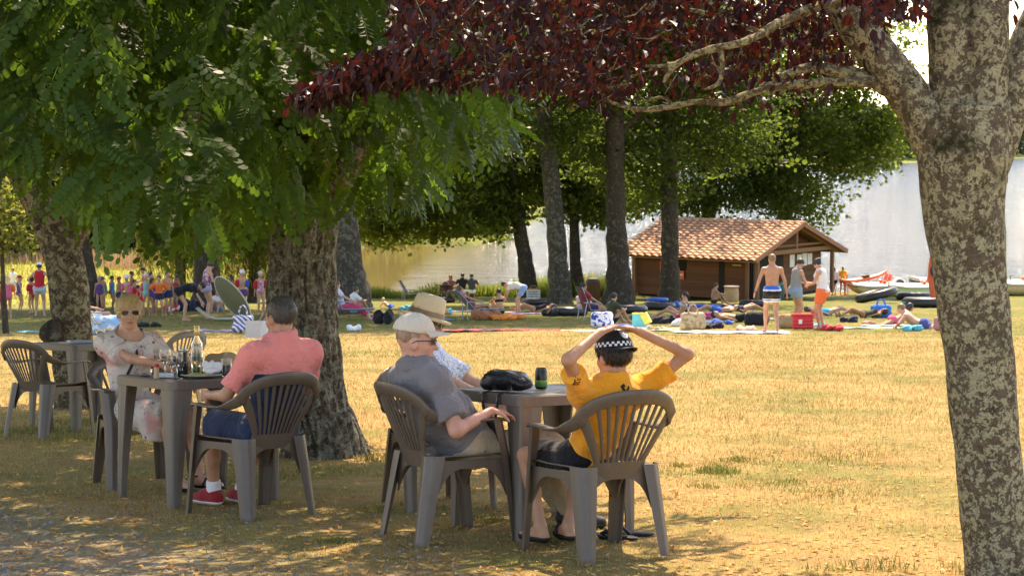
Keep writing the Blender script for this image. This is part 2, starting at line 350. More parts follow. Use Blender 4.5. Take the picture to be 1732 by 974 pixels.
# reeds and tall meadow grass
def area(n, x0, x1, y0, y1, h0, h1, w):
    x = RNG.uniform(x0, x1, n); y = RNG.uniform(y0, y1, n); z = ground_np(x, y); k = z > LAKE-.12; x, y, z = x[k], y[k], z[k]; n = len(x); pat = vn(x, y, .6, 8)
    return np.stack([x, y, z], -1), RNG.uniform(h0, h1, n)*(.4+.9*pat), RNG.uniform(.6, 1, n)*w, np.clip(RNG.normal(.45, .2, n)+.4*(vn(x, y, .35, 4)-.5), 0, 1)
RM = grassmat('shore_grass', [(0, (.45, .38, .12)), (.4, (.31, .33, .05)), (.7, (.16, .26, .04)), (1, (.08, .15, .025))], .5)
ap = [area(30000, -13.5, 6.5, 94.5, 99.5, .3, 1.25, .05), area(3000, 6.5, 9, 98, 104, .2, .8, .05), area(9000, -22, -12, 90, 108, .12, .5, .06)]
tag(obj('shore_reeds', blades('shore_reeds', *[np.concatenate([t[i] for t in ap]) for i in (0, 1, 2)], RM, np.concatenate([t[3] for t in ap]), .5)), 'bright green reeds and tall grass along the near shore', 'reeds', kind='stuff')
ap = [area(26000, -50, -13.5, 108, 150, .1, .35, .08), area(14000, -48, -14, 70, 108, .08, .28, .05)]
tag(obj('meadow_grass', blades('meadow_grass', *[np.concatenate([t[i] for t in ap]) for i in (0, 1, 2)], RM, np.concatenate([t[3] for t in ap])*.6, .5)), 'sunlit yellow green meadow grass behind the bathing children', 'grass', kind='stuff')
PM = grassmat('seed_heads', [(0, (.46, .30, .18)), (1, (.38, .25, .13))], .4)
x = RNG.uniform(-42, -17, 5000); y = RNG.uniform(114, 126, 5000); k = vn(x, y, .25, 11) > .45; x, y = x[k], y[k]
tag(obj('seeding_grass', blades('seeding_grass', np.stack([x, y, ground_np(x, y)], -1), RNG.uniform(.35, .9, len(x)), np.full(len(x), .08), PM, RNG.random(len(x)), .4)), 'pinkish tall grass gone to seed at the far edge of the meadow', 'grass', kind='stuff')
# fallen leaves and pebbles close by
def scatter(name, n, gen, shape, mat, label, cat, lift=.004, tiltk=.5):
    x, y, s = gen(n); a = RNG.uniform(0, 6.283, n); T = np.asarray(shape, float)
    c, sn = np.cos(a), np.sin(a); V = np.empty((n, len(T), 3))
    tx, ty = RNG.normal(0, tiltk, n), RNG.normal(0, tiltk, n)
    V[:, :, 0] = x[:, None]+s[:, None]*(T[:, 0]*c[:, None]-T[:, 1]*sn[:, None]); V[:, :, 1] = y[:, None]+s[:, None]*(T[:, 0]*sn[:, None]+T[:, 1]*c[:, None])
    V[:, :, 2] = ground_np(V[:, :, 0], V[:, :, 1])+lift+s[:, None]*T[:, 2]+np.abs(s[:, None]*(T[:, 0]*tx[:, None]+T[:, 1]*ty[:, None]))
    return V
def lit_gen(n):
    u = RNG.random(n); d = 7.9+8*u**1.5; x = RNG.uniform(-.31, .30, n)*d; return x, d, RNG.uniform(.5, 1.3, n)*.034
V = scatter('l', 3800, lit_gen, [(-.6, 0, .05), (0, .3, .02), (.7, 0, .1), (0, -.3, .02)], None, '', '')
LM = grassmat('fallen_leaf', [(0, (.32, .17, .06)), (.5, (.55, .30, .10)), (.8, (.62, .42, .16)), (1, (.60, .22, .05))], .25)
tag(obj('fallen_leaves', np_mesh('fallen_leaves', V.reshape(-1, 3), np.arange(3800*4).reshape(-1, 4), LM, False, RNG.random(3800))), 'small brown and orange fallen leaves strewn in the shade', 'leaves', kind='stuff')
def peb_gen(n):
    d = 7.8+RNG.random(n)**1.6*2.6; x = -.30*d+RNG.random(n)**1.5*2.4; return x, d, RNG.uniform(.4, 1.4, n)**2*.009
T = [(-1, -.3, 0), (-.4, -.9, 0), (.7, -.7, 0), (1, .2, 0), (.3, .9, 0), (-.7, .7, 0), (-.5, -.2, .6), (.4, -.3, .65), (.1, .4, .6)]
V = scatter('p', 2400, peb_gen, T, None, '', '', -.003, .05)
TF = np.array([(0, 1, 6), (1, 7, 6), (1, 2, 7), (2, 3, 7), (3, 8, 7), (3, 4, 8), (4, 5, 8), (5, 6, 8), (5, 0, 6), (6, 7, 8)])
F = (np.arange(2400)[:, None, None]*9+TF[None]).reshape(-1, 3)
tag(obj('gravel', np_mesh('gravel', V.reshape(-1, 3), F, grassmat('pebble', [(0, (.10, .085, .07)), (.6, (.19, .165, .14)), (1, (.28, .25, .21))], 0.0), False, np.repeat(RNG.random(2400), 10))), 'loose grey gravel at the worn corner of the lawn', 'gravel', kind='stuff')
# ------------------------------------------------------------------ trees
def rand_rot(n, dirs, spread=1.0, roll=None):
    """orthonormal frames whose x axis follows dirs"""
    d = dirs/np.linalg.norm(dirs, axis=1, keepdims=True); r = RNG.normal(0, 1, (n, 3)); r = r if roll is None else roll+r*spread
    z = r-d*np.sum(r*d, 1, keepdims=True); z /= np.linalg.norm(z, axis=1, keepdims=True); y = np.cross(z, d)
    return np.stack([d, y, z], -1)          # columns
def leafcloud(name, P, M, S, T, F, mat, rnd=None):
    n = len(P); T = np.asarray(T, float); V = np.einsum('nij,kj->nki', M, T)*S[:, None, None]+P[:, None, :]
    F = np.asarray(F); FF = (np.arange(n)[:, None, None]*len(T)+F[None]).reshape(-1, F.shape[1])
    r = RNG.random(n) if rnd is None else rnd
    return np_mesh(name, V.reshape(-1, 3), FF, mat, False, np.repeat(r, len(F)))
CARD = [(-.5, -.12, 0), (-.15, -.42, .08), (.25, -.25, -.05), (.55, .05, .06), (.2, .40, -.04), (-.25, .30, .07)]   # ragged leaf bunch
CARD_F = [(0, 1, 2, 5), (2, 3, 4, 5)]
def limb(m, pts, rad, n=14, amp=.12, fr=3.0, sub=6, flute=0):
    """bark-rough limb through control points (Catmull-Rom)"""
    P = [Vector(p) for p in pts]; Q, Rr = [], []
    for i in range(len(P)-1):
        a, b, c, d = P[max(i-1, 0)], P[i], P[i+1], P[min(i+2, len(P)-1)]
        for k in range(sub):
            t = k/sub; Q.append(.5*((2*b)+(c-a)*t+(2*a-5*b+4*c-d)*t*t+(3*b-a-3*c+d)*t**3)); Rr.append(rad[i]+(rad[i+1]-rad[i])*t)
    Q.append(P[-1]); Rr.append(rad[-1]); last = None; rings = []
    for i, p in enumerate(Q):
        t = (Q[min(i+1, len(Q)-1)]-Q[max(i-1, 0)]).normalized(); a = (t.cross(Vector((0, 0, 1)) if abs(t.z) < .9 else Vector((1, 0, 0))) if last is None else last-t*last.dot(t)).normalized(); last = a; b = t.cross(a); ring = []
        for j in range(n):
            th = 2*math.pi*j/n; v = a*math.cos(th)+b*math.sin(th); q = p+v*Rr[i]
            f = 1+amp*noise.noise(q*fr)+amp*.6*noise.noise(q*fr*2.7)
            if flute: f -= flute*max(0, .35-abs(noise.noise(Vector((v.x*5.5, v.y*5.5, p.z*1.6)))+.35*noise.noise(Vector((v.x*12, v.y*12, p.z*7)))))*1.4
            ring.append(p+v*Rr[i]*f)
        rings.append(ring)
    m.ring_sweep(rings, True, True)
M_BARK_OAK = bark('bark_oak', (.024, .018, .013), (.075, .058, .042), (.17, .16, .12), .02, 6, 1.0)
M_BARK_GREY = bark('bark_pale', (.026, .022, .017), (.075, .066, .052), (.18, .17, .13), .05, 6, .6)
M_BARK_LOC = bark('bark_locust', (.020, .016, .011), (.15, .115, .080), (.34, .33, .25), .075, 20, 1.6, (12, 12, 1.6))
M_BARK_LICH = bark('bark_lichen', (.030, .020, .013), (.10, .070, .046), (.30, .27, .17), .075, 15, .7, (6, 6, 2))
M_BARK_PLUM = bark('bark_plum', (.048, .034, .024), (.14, .10, .07), (.40, .36, .23), .092, 34, .5, (3, 3, 6), (.03, .03, .011))
M_BARK_BRANCH = bark('bark_branch', (.05, .036, .022), (.13, .09, .055), (.36, .31, .17), .09, 34, .7)
M_OAK = leafmat('leaf_oak', (.010, .021, .0055), (.030, .050, .011), .5, (.145, .205, .028))
M_OAK_Y = leafmat('leaf_oak_bright', (.013, .026, .006), (.042, .064, .013), .55, (.25, .31, .036))
M_BUSH = leafmat('leaf_bush', (.04, .06, .013), (.085, .10, .02), .4, (.22, .24, .035))
M_WILLOW = leafmat('leaf_willow', (.06, .075, .018), (.12, .13, .03), .5, (.26, .27, .045))
M_DARKWOOD = leafmat('leaf_wood', (.012, .024, .008), (.03, .046, .012), .25, (.07, .10, .02))
M_FAR = leafmat('leaf_far', (.03, .05, .032), (.058, .08, .042), .2, (.08, .11, .04))
M_LOC = leafmat('leaf_locust', (.007, .023, .006), (.036, .088, .016), .42, (.15, .27, .022), .5)
M_PLUM = leafmat('leaf_plum', (.009, .0055, .0065), (.021, .010, .011), .11, (.20, .018, .010), .42)
def clump_points(ells, dens, sub_r=.75, per=26):
    P = []; O = []
    for (c, r) in ells:
        c = np.array(c, float); r = np.array(r, float) if hasattr(r, '__len__') else np.array([r, r, r*.8], float)
        n = max(4, int(dens*(r[0]*r[1]+r[1]*r[2]+r[0]*r[2])/3)); u = RNG.normal(0, 1, (n, 3)); u /= np.linalg.norm(u, axis=1, keepdims=True)
        s = c+u*r*(RNG.random((n, 1))**.45)*RNG.uniform(.8, 1.12, (n, 1))
        k = RNG.normal(0, 1, (n, per, 3))*np.array([sub_r, sub_r, sub_r*.45])*.55
        P.append((s[:, None]+k).reshape(-1, 3)); O.append(np.repeat(u, per, 0))
    return np.concatenate(P), np.concatenate(O)
def crown(name, parent, ells, mat, dens=7, size=.30, sub_r=.8, per=24, lo=.6):
    size *= .82; P, O = clump_points(ells, dens, sub_r, int(per*1.4)); n = len(P)
    D = RNG.normal(0, 1, (n, 3)); D[:, 2] *= .6; M = rand_rot(n, D, .8, O*.3+np.array([0, 0, .8]))
    return obj(name, leafcloud(name, P, M, RNG.uniform(lo, 1.3, n)*size, CARD, CARD_F, mat), parent)
def px_path(pp, d): return [at(x, y, d) for x, y, *_ in pp]
def tree(name, label, px, d, trunk, ells, bmat, lmat, dens=7, size=.30, cat='tree', group=None, base_flare=1.5, limbs=(), per=24):
    """trunk: (px, py, width px) from the ground up at depth d; ells: (px, py, depth, radius)"""
    base = GD(px, d); e = empty(name, Matrix.Translation(base)); inv = Matrix.Translation(-base); m = MB()
    pts = [base-Vector((0, 0, .3))]+[at(x, y, d) for x, y, _ in trunk]; s = FPX/d
    pts[1].z = max(pts[1].z, base.z+.25); rad = [trunk[0][2]/2/s*base_flare]+[w_/2/s for _, _, w_ in trunk]
    limb(m, [inv @ p for p in pts], rad, 16, .16, 2.0, 7)
    for lb in limbs: limb(m, [inv @ at(x, y, dd) for x, y, dd, _ in lb], [w_/2/s for *_, w_ in lb], 8, .15, 2.0, 5)
    m.obj('trunk', bmat, e, True)
    E = [(inv @ at(x, y, dd), r) for x, y, dd, r in ells]
    crown('crown', e, E, lmat, dens, size, per=per); tag(e, label, cat, group); return e
GRP = 'tall trees along the lake shore'
tree('oak_tree', 'pale thick trunked tree directly behind the locust trunk, wide at its foot', 592, 59, [(598, 500, 62), (592, 460, 50), (586, 380, 40), (582, 300, 36), (580, 150, 32), (580, -100, 24)], [(580, -60, 59, (7, 7, 4)), (500, -150, 57, (6, 7, 4)), (700, -20, 58, (5, 6, 3.2)), (640, 170, 60, (3.4, 3, 2)), (560, -330, 58, (6, 6, 4)), (430, -170, 50, (6, 5, 2.4)), (640, -175, 50, (6, 5, 2.4)), (820, -170, 53, (5, 5, 2.4))], M_BARK_GREY, M_OAK, 6, .30, group=GRP)
tree('oak_tree', 'slender leaning dark tree at the water edge behind the bending bather', 893, 94, [(893, 480, 30), (888, 440, 26), (876, 370, 22), (868, 300, 20), (850, 200, 18), (840, 60, 14)], [(830, 300, 94, (3.6, 3, 2.4)), (770, 360, 95, (3.6, 3, 1.7)), (690, 300, 96, (3.6, 4, 2.4)), (660, 355, 96, (2.6, 2.5, 1.4)), (850, 180, 94, (5, 5, 4)), (740, 200, 95, (4, 4, 3.5)), (830, 372, 93, (1.8, 2, .8)), (780, 60, 95, (6, 5, 5)), (640, 120, 98, (5, 5, 5)), (720, 375, 96, (2.6, 2.5, 1.1)), (640, 392, 97, (2.2, 2.2, .8)), (600, 350, 98, (3, 3, 1.8)), (860, 345, 94, (2, 2, 1.1)), (905, 300, 95, (2.6, 2.6, 1.6))], M_BARK_OAK, M_OAK_Y, 9, .30, group=GRP, limbs=[[(868, 330, 94, 12), (830, 300, 94, 9), (780, 300, 94, 6), (730, 330, 94, 3)], [(880, 385, 94, 10), (850, 360, 94, 7), (810, 370, 94, 3)]])
tree('birch_like_tree', 'mottled grey trunk leaning left, standing left of the red topped sunbather', 947, 75, [(947, 495, 40), (944, 440, 33), (938, 360, 31), (928, 260, 29), (918, 170, 27), (905, 20, 22)], [(905, 40, 75, (5, 5, 4)), (960, 215, 75.5, (2.4, 2.6, 1.8)), (880, 235, 76, (2.2, 2.4, 1.5)), (1010, 60, 74, (4, 4, 3)), (900, -150, 75, (6, 6, 5)), (850, 90, 74, (4, 4, 3)), (900, -190, 60, (6, 6, 3)), (980, -200, 56, (5, 5, 2.6))], M_BARK_GREY, M_OAK, 6, .27, group=GRP, limbs=[[(920, 190, 75, 12), (960, 170, 74.5, 9), (1010, 190, 74, 5)]])
tree('oak_tree', 'thin dark straight tree by the water between two stouter trunks', 973, 95, [(976, 480, 24), (973, 440, 19), (971, 360, 16), (968, 280, 14), (965, 150, 12)], [(985, 330, 95, (2.8, 3, 1.8)), (950, 300, 96, (2.5, 3, 2)), (1000, 250, 95, (4, 4, 3.5)), (960, 120, 96, (5, 5, 5)), (1020, 370, 94.5, (1.4, 1.5, .8)), (1000, 345, 97, (2.6, 2.4, 1.2)), (935, 345, 97, (2.2, 2.2, 1.1)), (1060, 330, 98, (2.4, 2.4, 1.4))], M_BARK_OAK, M_OAK_Y, 8, .30, group=GRP, limbs=[[(971, 350, 95, 8), (990, 320, 95, 5), (1015, 310, 95, 3)], [(972, 380, 95, 8), (955, 345, 95, 6), (940, 320, 95, 3)]])
tree('oak_tree', 'stout straight trunk with flared foot left of the wooden hut', 1046, 75, [(1048, 492, 50), (1046, 450, 38), (1042, 380, 34), (1041, 300, 32), (1040, 180, 31), (1040, 0, 27)], [(1050, 60, 76, (5, 5, 4)), (1085, 255, 76, (2.4, 2.6, 1.5)), (1015, 275, 77, (2.2, 2.4, 1.5)), (1060, -160, 76, (6, 6, 5)), (1130, 60, 75, (4, 4, 3)), (1090, 320, 77, (1.6, 1.8, 1.0)), (1080, -190, 62, (6, 6, 3))], M_BARK_OAK, M_OAK, 6, .27, group=GRP, limbs=[[(1041, 240, 75, 12), (1075, 200, 75, 8), (1110, 215, 75, 5)], [(1040, 200, 75, 10), (1000, 175, 75, 8), (960, 200, 75, 4)]])
tree('oak_tree', 'tall trunk rising in front of the tiled hut roof', 1132, 78, [(1133, 485, 34), (1133, 440, 30), (1133, 380, 29), (1132, 300, 28), (1130, 180, 27), (1128, 0, 23)], [(1150, 80, 78, (5, 5, 4)), (1185, 255, 78.5, (2.8, 3, 1.9)), (1100, 310, 79, (1.6, 2, 1.1)), (1150, -140, 78, (6, 6, 5)), (1230, 130, 78, (4, 4, 3)), (1160, 200, 77.5, (3, 3, 1.8)), (1250, 235, 79, (2.6, 3, 1.6)), (1230, -190, 64, (6, 6, 3))], M_BARK_OAK, M_OAK, 6, .27, group=GRP, limbs=[[(1132, 260, 78, 12), (1160, 215, 78, 9), (1210, 220, 78, 5)]])
tree('oak_tree', 'leafy tree behind the hut roof ridge', 1200, 98, [(1202, 440, 26), (1200, 380, 24), (1198, 300, 22), (1196, 150, 18)], [(1220, 300, 98, (4, 4, 2.4)), (1290, 250, 98, (4, 4, 3)), (1200, 180, 98, (5, 5, 4)), (1160, 330, 98, (3, 3, 1.4)), (1290, 335, 97, (2.6, 3, 1.3)), (1230, 40, 98, (6, 6, 5)), (1345, 350, 97, (1.7, 2, .9))], M_BARK_OAK, M_OAK, 8, .28, group=GRP)
tree('oak_tree', 'broad tree with low bright boughs reaching right over the lake', 1330, 100, [(1330, 440, 30), (1328, 360, 26), (1325, 280, 22), (1325, 150, 18)], [(1400, 225, 98, (3.6, 4, 2.6)), (1472, 245, 97, (2.3, 3, 1.6)), (1330, 180, 99, (4.5, 5, 3.5)), (1365, 320, 98, (2.2, 3, 1.5)), (1500, 205, 97, (1.4, 2, 1.3)), (1380, 60, 99, (5.5, 6, 5)), (1385, 372, 97, (.9, 1.2, .6)), (1430, 275, 97, (2.4, 2.6, 1.4)), (1480, 130, 98, (3, 3, 2.5)), (1300, 300, 98, (2.6, 3, 1.5))], M_BARK_OAK, M_OAK_Y, 9, .27, group=GRP, limbs=[[(1328, 330, 100, 14), (1370, 270, 99, 9), (1440, 250, 98, 5), (1500, 230, 97, 3)]])
G2 = 'trees behind the meadow'
tree('oak_tree', 'dark trunk standing behind the swimsuited woman', 350, 68, [(351, 490, 48), (350, 450, 42), (349, 400, 38), (348, 300, 36), (346, 100, 30)], [(340, 60, 68, (6, 6, 4)), (250, 0, 66, (5, 6, 4)), (440, 40, 68, (5, 6, 4)), (350, -180, 68, (6, 6, 5)), (300, 250, 69, (3, 3, 1.6)), (400, 255, 70, (3, 3, 1.5)), (250, -170, 54, (6, 5, 2.6)), (420, -170, 58, (6, 5, 2.6))], M_BARK_OAK, M_OAK, 6, .28, group=GRP)
tree('oak_tree', 'leaning dark trunk just right of the lichened left trunk', 150, 64, [(158, 490, 38), (150, 470, 28), (142, 420, 24), (136, 370, 22), (128, 250, 20), (120, 80, 18)], [(110, 40, 64, (6, 6, 4)), (20, 0, 62, (5, 6, 4)), (180, -60, 64, (5, 6, 4)), (110, 190, 65, (3, 3, 1.6)), (60, 260, 66, (3.2, 3, 1.4)), (60, -170, 52, (6, 5, 2.6)), (200, -160, 52, (5, 5, 2.5))], M_BARK_OAK, M_OAK, 6, .28, group=GRP)
for i, (px, d, hh, lab) in enumerate(((-20, 128, 430, 'dark leafy tree at the far left edge behind the meadow'), (85, 132, 432, 'dark rounded tree behind the woman in the red top'), (190, 136, 430, 'dark tree at the middle of the meadow edge'), (290, 140, 425, 'dark tree at the meadow edge behind the hanging willow'), (400, 138, 425, 'dark tree behind the trunk and the swimsuited woman'), (500, 140, 420, 'dark tree at the meadow edge hidden mostly by the locust trunk'))):
    tree('field_tree', lab, px, d, [(px, hh, 22), (px, hh-60, 18), (px, hh-150, 14)], [(px-25, hh-25, d, (2.6, 3, 1.7)), (px+25, hh-22, d, (2.6, 3, 1.8)), (px, hh-70, d, (4, 4, 3)), (px+20, hh-150, d, (4, 4, 4)), (px-30, hh-200, d+2, (4, 4, 4)), (px+10, hh-270, d+1, (4, 4, 4))], M_BARK_OAK, M_DARKWOOD, 6, .45, group=G2)
for i, (px, d, py, r, mt, lab) in enumerate(((640, 160, 385, 3.6, M_BUSH, 'round bush on the far bank of the inlet, nearest the pale trunk'), (700, 162, 380, 3.4, M_OAK_Y, 'yellowish bush on the inlet bank, lit by the sun'), (752, 163, 384, 3.0, M_BUSH, 'dark bush on the inlet bank under the drooping oak boughs'), (800, 166, 388, 2.6, M_OAK_Y, 'last small bush on the tip of the inlet bank'), (560, 158, 380, 4, M_BUSH, 'bush on the inlet bank half hidden behind the thick trunk'))):
    tree('bank_bush', lab, px, d, [(px, py+22, 12), (px, py, 8), (px, py-40, 4)], [(px, py+8, d, (r, r, r*.62)), (px-20, py+24, d-2.5, (r*.9, r*.6, r*.4)), (px+24, py+25, d-2.5, (r*.9, r*.6, r*.4)), (px+18, py-30, d+2, (r, r, r*.9)), (px-22, py-24, d+1, (r*.8, r, r*.7)), (px, py-80, d+4, (r, r, r))], M_BARK_OAK, mt, 9, .40, 'bush', 'bushes on the inlet bank')
for px, hh, lab in ((575, 420, 'tall tree on the inlet bank behind the thick trunk'), (645, 415, 'tall tree on the inlet bank above the round bush'), (715, 415, 'tall tree on the inlet bank behind the yellowish bush'), (790, 412, 'tall tree near the tip of the inlet bank')):
    tree('bank_tree', lab, px, 174, [(px, hh-10, 16), (px, hh-80, 12), (px, hh-170, 8)], [(px, hh-50, 174, (4, 4, 2.6)), (px+18, hh-100, 175, (4.5, 4.5, 3.4)), (px-20, hh-140, 174, (4.5, 4.5, 3.4)), (px+5, hh-200, 174, (4, 4, 3.4)), (px-22, hh-35, 172, (2.6, 3, 1.6)), (px+24, hh-35, 172, (2.6, 3, 1.6))], M_BARK_OAK, M_BUSH, 8, .45, group='trees on the inlet bank')
tree('maple_sapling', 'small yellow green tree at the left edge under the locust boughs', 6, 40, [(6, 500, 9), (4, 440, 7), (2, 380, 5), (0, 300, 4)], [(8, 360, 40, (.55, .6, .35)), (-10, 330, 40, (.7, .7, .4)), (22, 405, 40, (.38, .5, .16)), (0, 395, 40, (.5, .6, .2))], M_BARK_OAK, M_WILLOW, 60, .16)
# weeping willow: hanging strands
def willow(px, d, spread, ylo, yhi, label, nstr):
    base = GD(px, d); e = empty('weeping_willow', Matrix.Translation(base)); m = MB(); top = at(px, yhi-60, d)-base
    limb(m, [Vector((0, 0, -.3)), Vector((.1, 0, 1.5)), Vector((0, .1, top.z*.6)), top], [.32, .24, .18, .08], 12, .15, 2, 6); m.obj('trunk', M_BARK_OAK, e, True)
    P = []; D = []
    for _ in range(nstr):
        a = random.uniform(0, 6.283); r = spread*math.sqrt(random.random()); g = vn(np.array([r*math.cos(a)*.9]), np.array([r*math.sin(a)]), 1.0, 3)[0]
        if g < .28: continue
        t = top+Vector((r*math.cos(a), r*math.sin(a)*.6, -.15*r+random.uniform(-.6, .6))); L = (t.z-(at(px, ylo, d).z-base.z))*random.uniform(.55, 1.0); n = int(L/.10)
        z = np.linspace(0, L, n); sw = RNG.normal(0, .10, 2)
        P.append(np.stack([t.x+sw[0]*np.sin(z)+RNG.normal(0, .05, n), t.y+sw[1]*np.sin(z)+RNG.normal(0, .05, n), t.z-z], -1)); D.append(np.stack([RNG.normal(0, .45, n), RNG.normal(0, .45, n), np.full(n, -1.0)], -1))
    P = np.concatenate(P); D = np.concatenate(D); n = len(P)
    leaf = [(0, 0, 0), (.5, .12, .03), (1, 0, 0), (.5, -.12, .03)]
    obj('crown', leafcloud('crown', P, rand_rot(n, D), RNG.uniform(.16, .30, n), leaf, [(0, 1, 2, 3)], M_WILLOW), e); tag(e, label, 'willow', 'weeping willows'); return e
willow(300, 80, 1.9, 482, 250, 'weeping willow hanging left of the dark trunk behind the children', 640)
willow(425, 82, 2.0, 492, 260, 'weeping willow hanging right of the dark trunk behind the beach shelter', 700)
# far shore wood: one mass
x = RNG.uniform(-500, 560, 52000); yf = 700+np.where(x > 131, (x-131)*1.75, (x-131)*.25)+9*np.sin(x*.03); dep = RNG.random(52000)**1.4*120; y = yf+12+dep
hgt = 9+14*vn(x, y, .035, 2)+6*vn(x, y, .12, 6); P = np.stack([x, y, ground_np(x, y)+RNG.random(52000)**.6*hgt], -1)
tag(obj('far_wood', leafcloud('far_wood', P, rand_rot(52000, RNG.normal(0, 1, (52000, 3))), RNG.uniform(2, 4.2, 52000), CARD, CARD_F, M_FAR)), 'dense wood along the far shore of the lake', 'wood', kind='stuff')

# --- the locust trees in front, pinnate leaves
def pinnate(n_pairs=8, droop=.25, seed=0):
    rs = random.Random(seed); V = []; F = []; mid = []
    for k in range(n_pairs*2+1):
        t = .18+.82*(k//2)/n_pairs if k < n_pairs*2 else 1.0; z = -droop*t*t; side = (1 if k % 2 else -1) if k < n_pairs*2 else 0
        L = (.23-.07*abs(t-.45))*rs.uniform(.85, 1.1); w_ = L*.29; base = np.array([t, side*.008, z])
        dirv = np.array([.34, side*1.0, -.18-rs.uniform(0, .25)]) if side else np.array([1, 0, -.5]); dirv = dirv/np.linalg.norm(dirv)
        sd = np.array([1, -side*.34, 0.0]) if side else np.array([0, 1, 0.0]); sd = sd/np.linalg.norm(sd); b = len(V)
        V += [base+dirv*L*.04, base+dirv*L*.4+sd*w_, base+dirv*L*.82+sd*w_*.85, base+dirv*L, base+dirv*L*.82-sd*w_*.85, base+dirv*L*.4-sd*w_]
        F += [(b, b+1, b+2, b+3), (b, b+3, b+4, b+5)]
    b = len(V); V += [np.array([t, sg*(.008-.002*t), -droop*t*t]) for t in (0, .35, .7, 1.02) for sg in (-1, 1)]; F += [(b+2*i, b+2*i+1, b+2*i+3, b+2*i+2) for i in range(3)]
    return np.array(V), np.array(F)
PIN = [pinnate(7, .25, 1), pinnate(8, .4, 2), pinnate(6, .15, 3), pinnate(9, .5, 4), pinnate(7, .05, 5)]
def locust(label, base, trunk_pts, rad, crown_c, crown_r, nspray, keep, parts, flute, bmat, limbs, seed):
    e = empty('locust_tree', Matrix.Translation(base)); m = MB(); limb(m, [p-base for p in trunk_pts], rad, 150, .10, 2.2, 26, flute)
    for lp, lr in limbs: limb(m, [p-base for p in lp], lr, 16, .15, 4, 8)
    m.obj('trunk', bmat, e, True)
    c = np.array(crown_c); r = np.array(crown_r); n = nspray; u = RNG.normal(0, 1, (n, 3)); u /= np.linalg.norm(u, axis=1, keepdims=True)
    S = c+u*r*(RNG.random((n, 1))**.33); lump = 1+.16*np.sin(u[:, :1]*9+u[:, 1:2]*7+seed)+.10*np.sin(u[:, 2:]*15+u[:, :1]*6); S = c+(S-c)*lump
    out = (S-c)/r; P = []; D = []; Sc = []; Up = []
    for k in range(8):                                   # leaves along a drooping twig
        tw = out*np.array([1, 1, .15])+np.array([0, 0, -.35])+RNG.normal(0, .25, (n, 3)); tw /= np.linalg.norm(tw, axis=1, keepdims=True)
        p = S+tw*(.06*k)+np.array([0, 0, -.004])*k*k; sd = np.cross(tw, [0, 0, 1.0]); sd /= np.linalg.norm(sd, axis=1, keepdims=True)+1e-6
        d = tw*(.75+.10*k)+sd*(1 if k % 2 else -1)*.95+np.array([0, 0, -.60])+RNG.normal(0, .25, (n, 3)); P.append(p); D.append(d); Sc.append(RNG.uniform(.22, .36, n)); Up.append(out*.7+np.array([0, 0, .9]))
    P = np.concatenate(P); D = np.concatenate(D); Sc = np.concatenate(Sc); Up = np.concatenate(Up); k = keep(P); P, D, Sc, Up = P[k], D[k], Sc[k], Up[k]
    Mx = rand_rot(len(P), D, .35, Up); var = RNG.integers(0, 5, len(P)); rel = P-np.array(base)
    # the leaves nearest the camera that are in frame become leaves of their own
    px = P[:, 0]/P[:, 1]*FPX+866; v = (CAM_Z-P[:, 2])/P[:, 1]*FPX+240; inn = (px > -20) & (px < 940) & (v > -20) & (v < 430)
    idx = np.argsort(np.where(inn, P[:, 1], 1e9))[:parts]; sel = np.zeros(len(P), bool); sel[idx] = parts > 0
    for q in range(5):
        T, F = PIN[q]; kk = (var == q) & ~sel
        o = obj('foliage', leafcloud('foliage', rel[kk], Mx[kk], Sc[kk], T, F, M_LOC), e); o['kind'] = 'stuff'
        if parts:
            me = np_mesh('leaf', T, F, M_LOC, False, np.zeros(len(F)))
            for i in np.nonzero((var == q) & sel)[0]:
                o = bpy.data.objects.new('leaf', me); link(o, e); Mm = Matrix(Mx[i].tolist()).to_4x4(); o.matrix_basis = Matrix.Translation(rel[i].tolist()) @ Mm @ Matrix.Scale(float(Sc[i]), 4)
    tag(e, label, 'tree', 'locust trees over the café tables'); return e
def up(px, py, d): return at(px, py, d)
bA = G(545, 770); dA = bA.y
tA = [bA+Vector((0, 0, -.25)), at(546, 745, dA), at(533, 700, dA), at(523, 640, dA), at(517, 560, dA), at(511, 480, dA), at(515, 400, dA), at(528, 340, dA), at(535, 280, dA), at(530, 200, dA), at(520, 100, dA)]
sA = FPX/dA; rA = [w_/2/sA for w_ in (200, 140, 124, 119, 118, 116, 112, 100, 92, 70, 50)]
limA = [([at(520, 380, dA), at(480, 330, dA-.4), at(400, 250, dA-1.2), at(300, 180, dA-2)], [.17, .13, .09, .04]), ([at(535, 330, dA), at(600, 250, dA), at(700, 150, dA+.3), at(800, 60, dA+.4)], [.16, .12, .08, .03]), ([at(530, 300, dA), at(520, 200, dA-.8), at(500, 60, dA-2)], [.15, .1, .05])]
cA = Vector((-1.95, 12.3, 0)); cA.z = gz(cA.x, cA.y)+3.75
def keepA(P):
    h = P[:, 2]-ground_np(P[:, 0], P[:, 1]); px = P[:, 0]/P[:, 1]*FPX+866; v = (CAM_Z-P[:, 2])/P[:, 1]*FPX+240
    edge = np.interp(px, [-200, 0, 60, 140, 220, 330, 400, 470, 540, 600, 700, 780, 850, 905, 960], [300, 290, 320, 350, 400, 395, 385, 350, 325, 335, 330, 290, 225, 120, -40])   # underside of the drooping crown
    jit = 60*(vn(px, P[:, 1]*40, .03, 23)-.5)+40*(vn(px, P[:, 1]*60, .09, 24)-.5)
    return (h > 1.65) & (v < edge+jit-30) & (P[:, 1] > 9.2)
locust('rough barked locust tree in front, pinnate leaves drooping over the tables', bA, tA, rA, cA, (3.0, 3.5, 2.25), 1050, keepA, 300, .24, M_BARK_LOC, limA, 1)
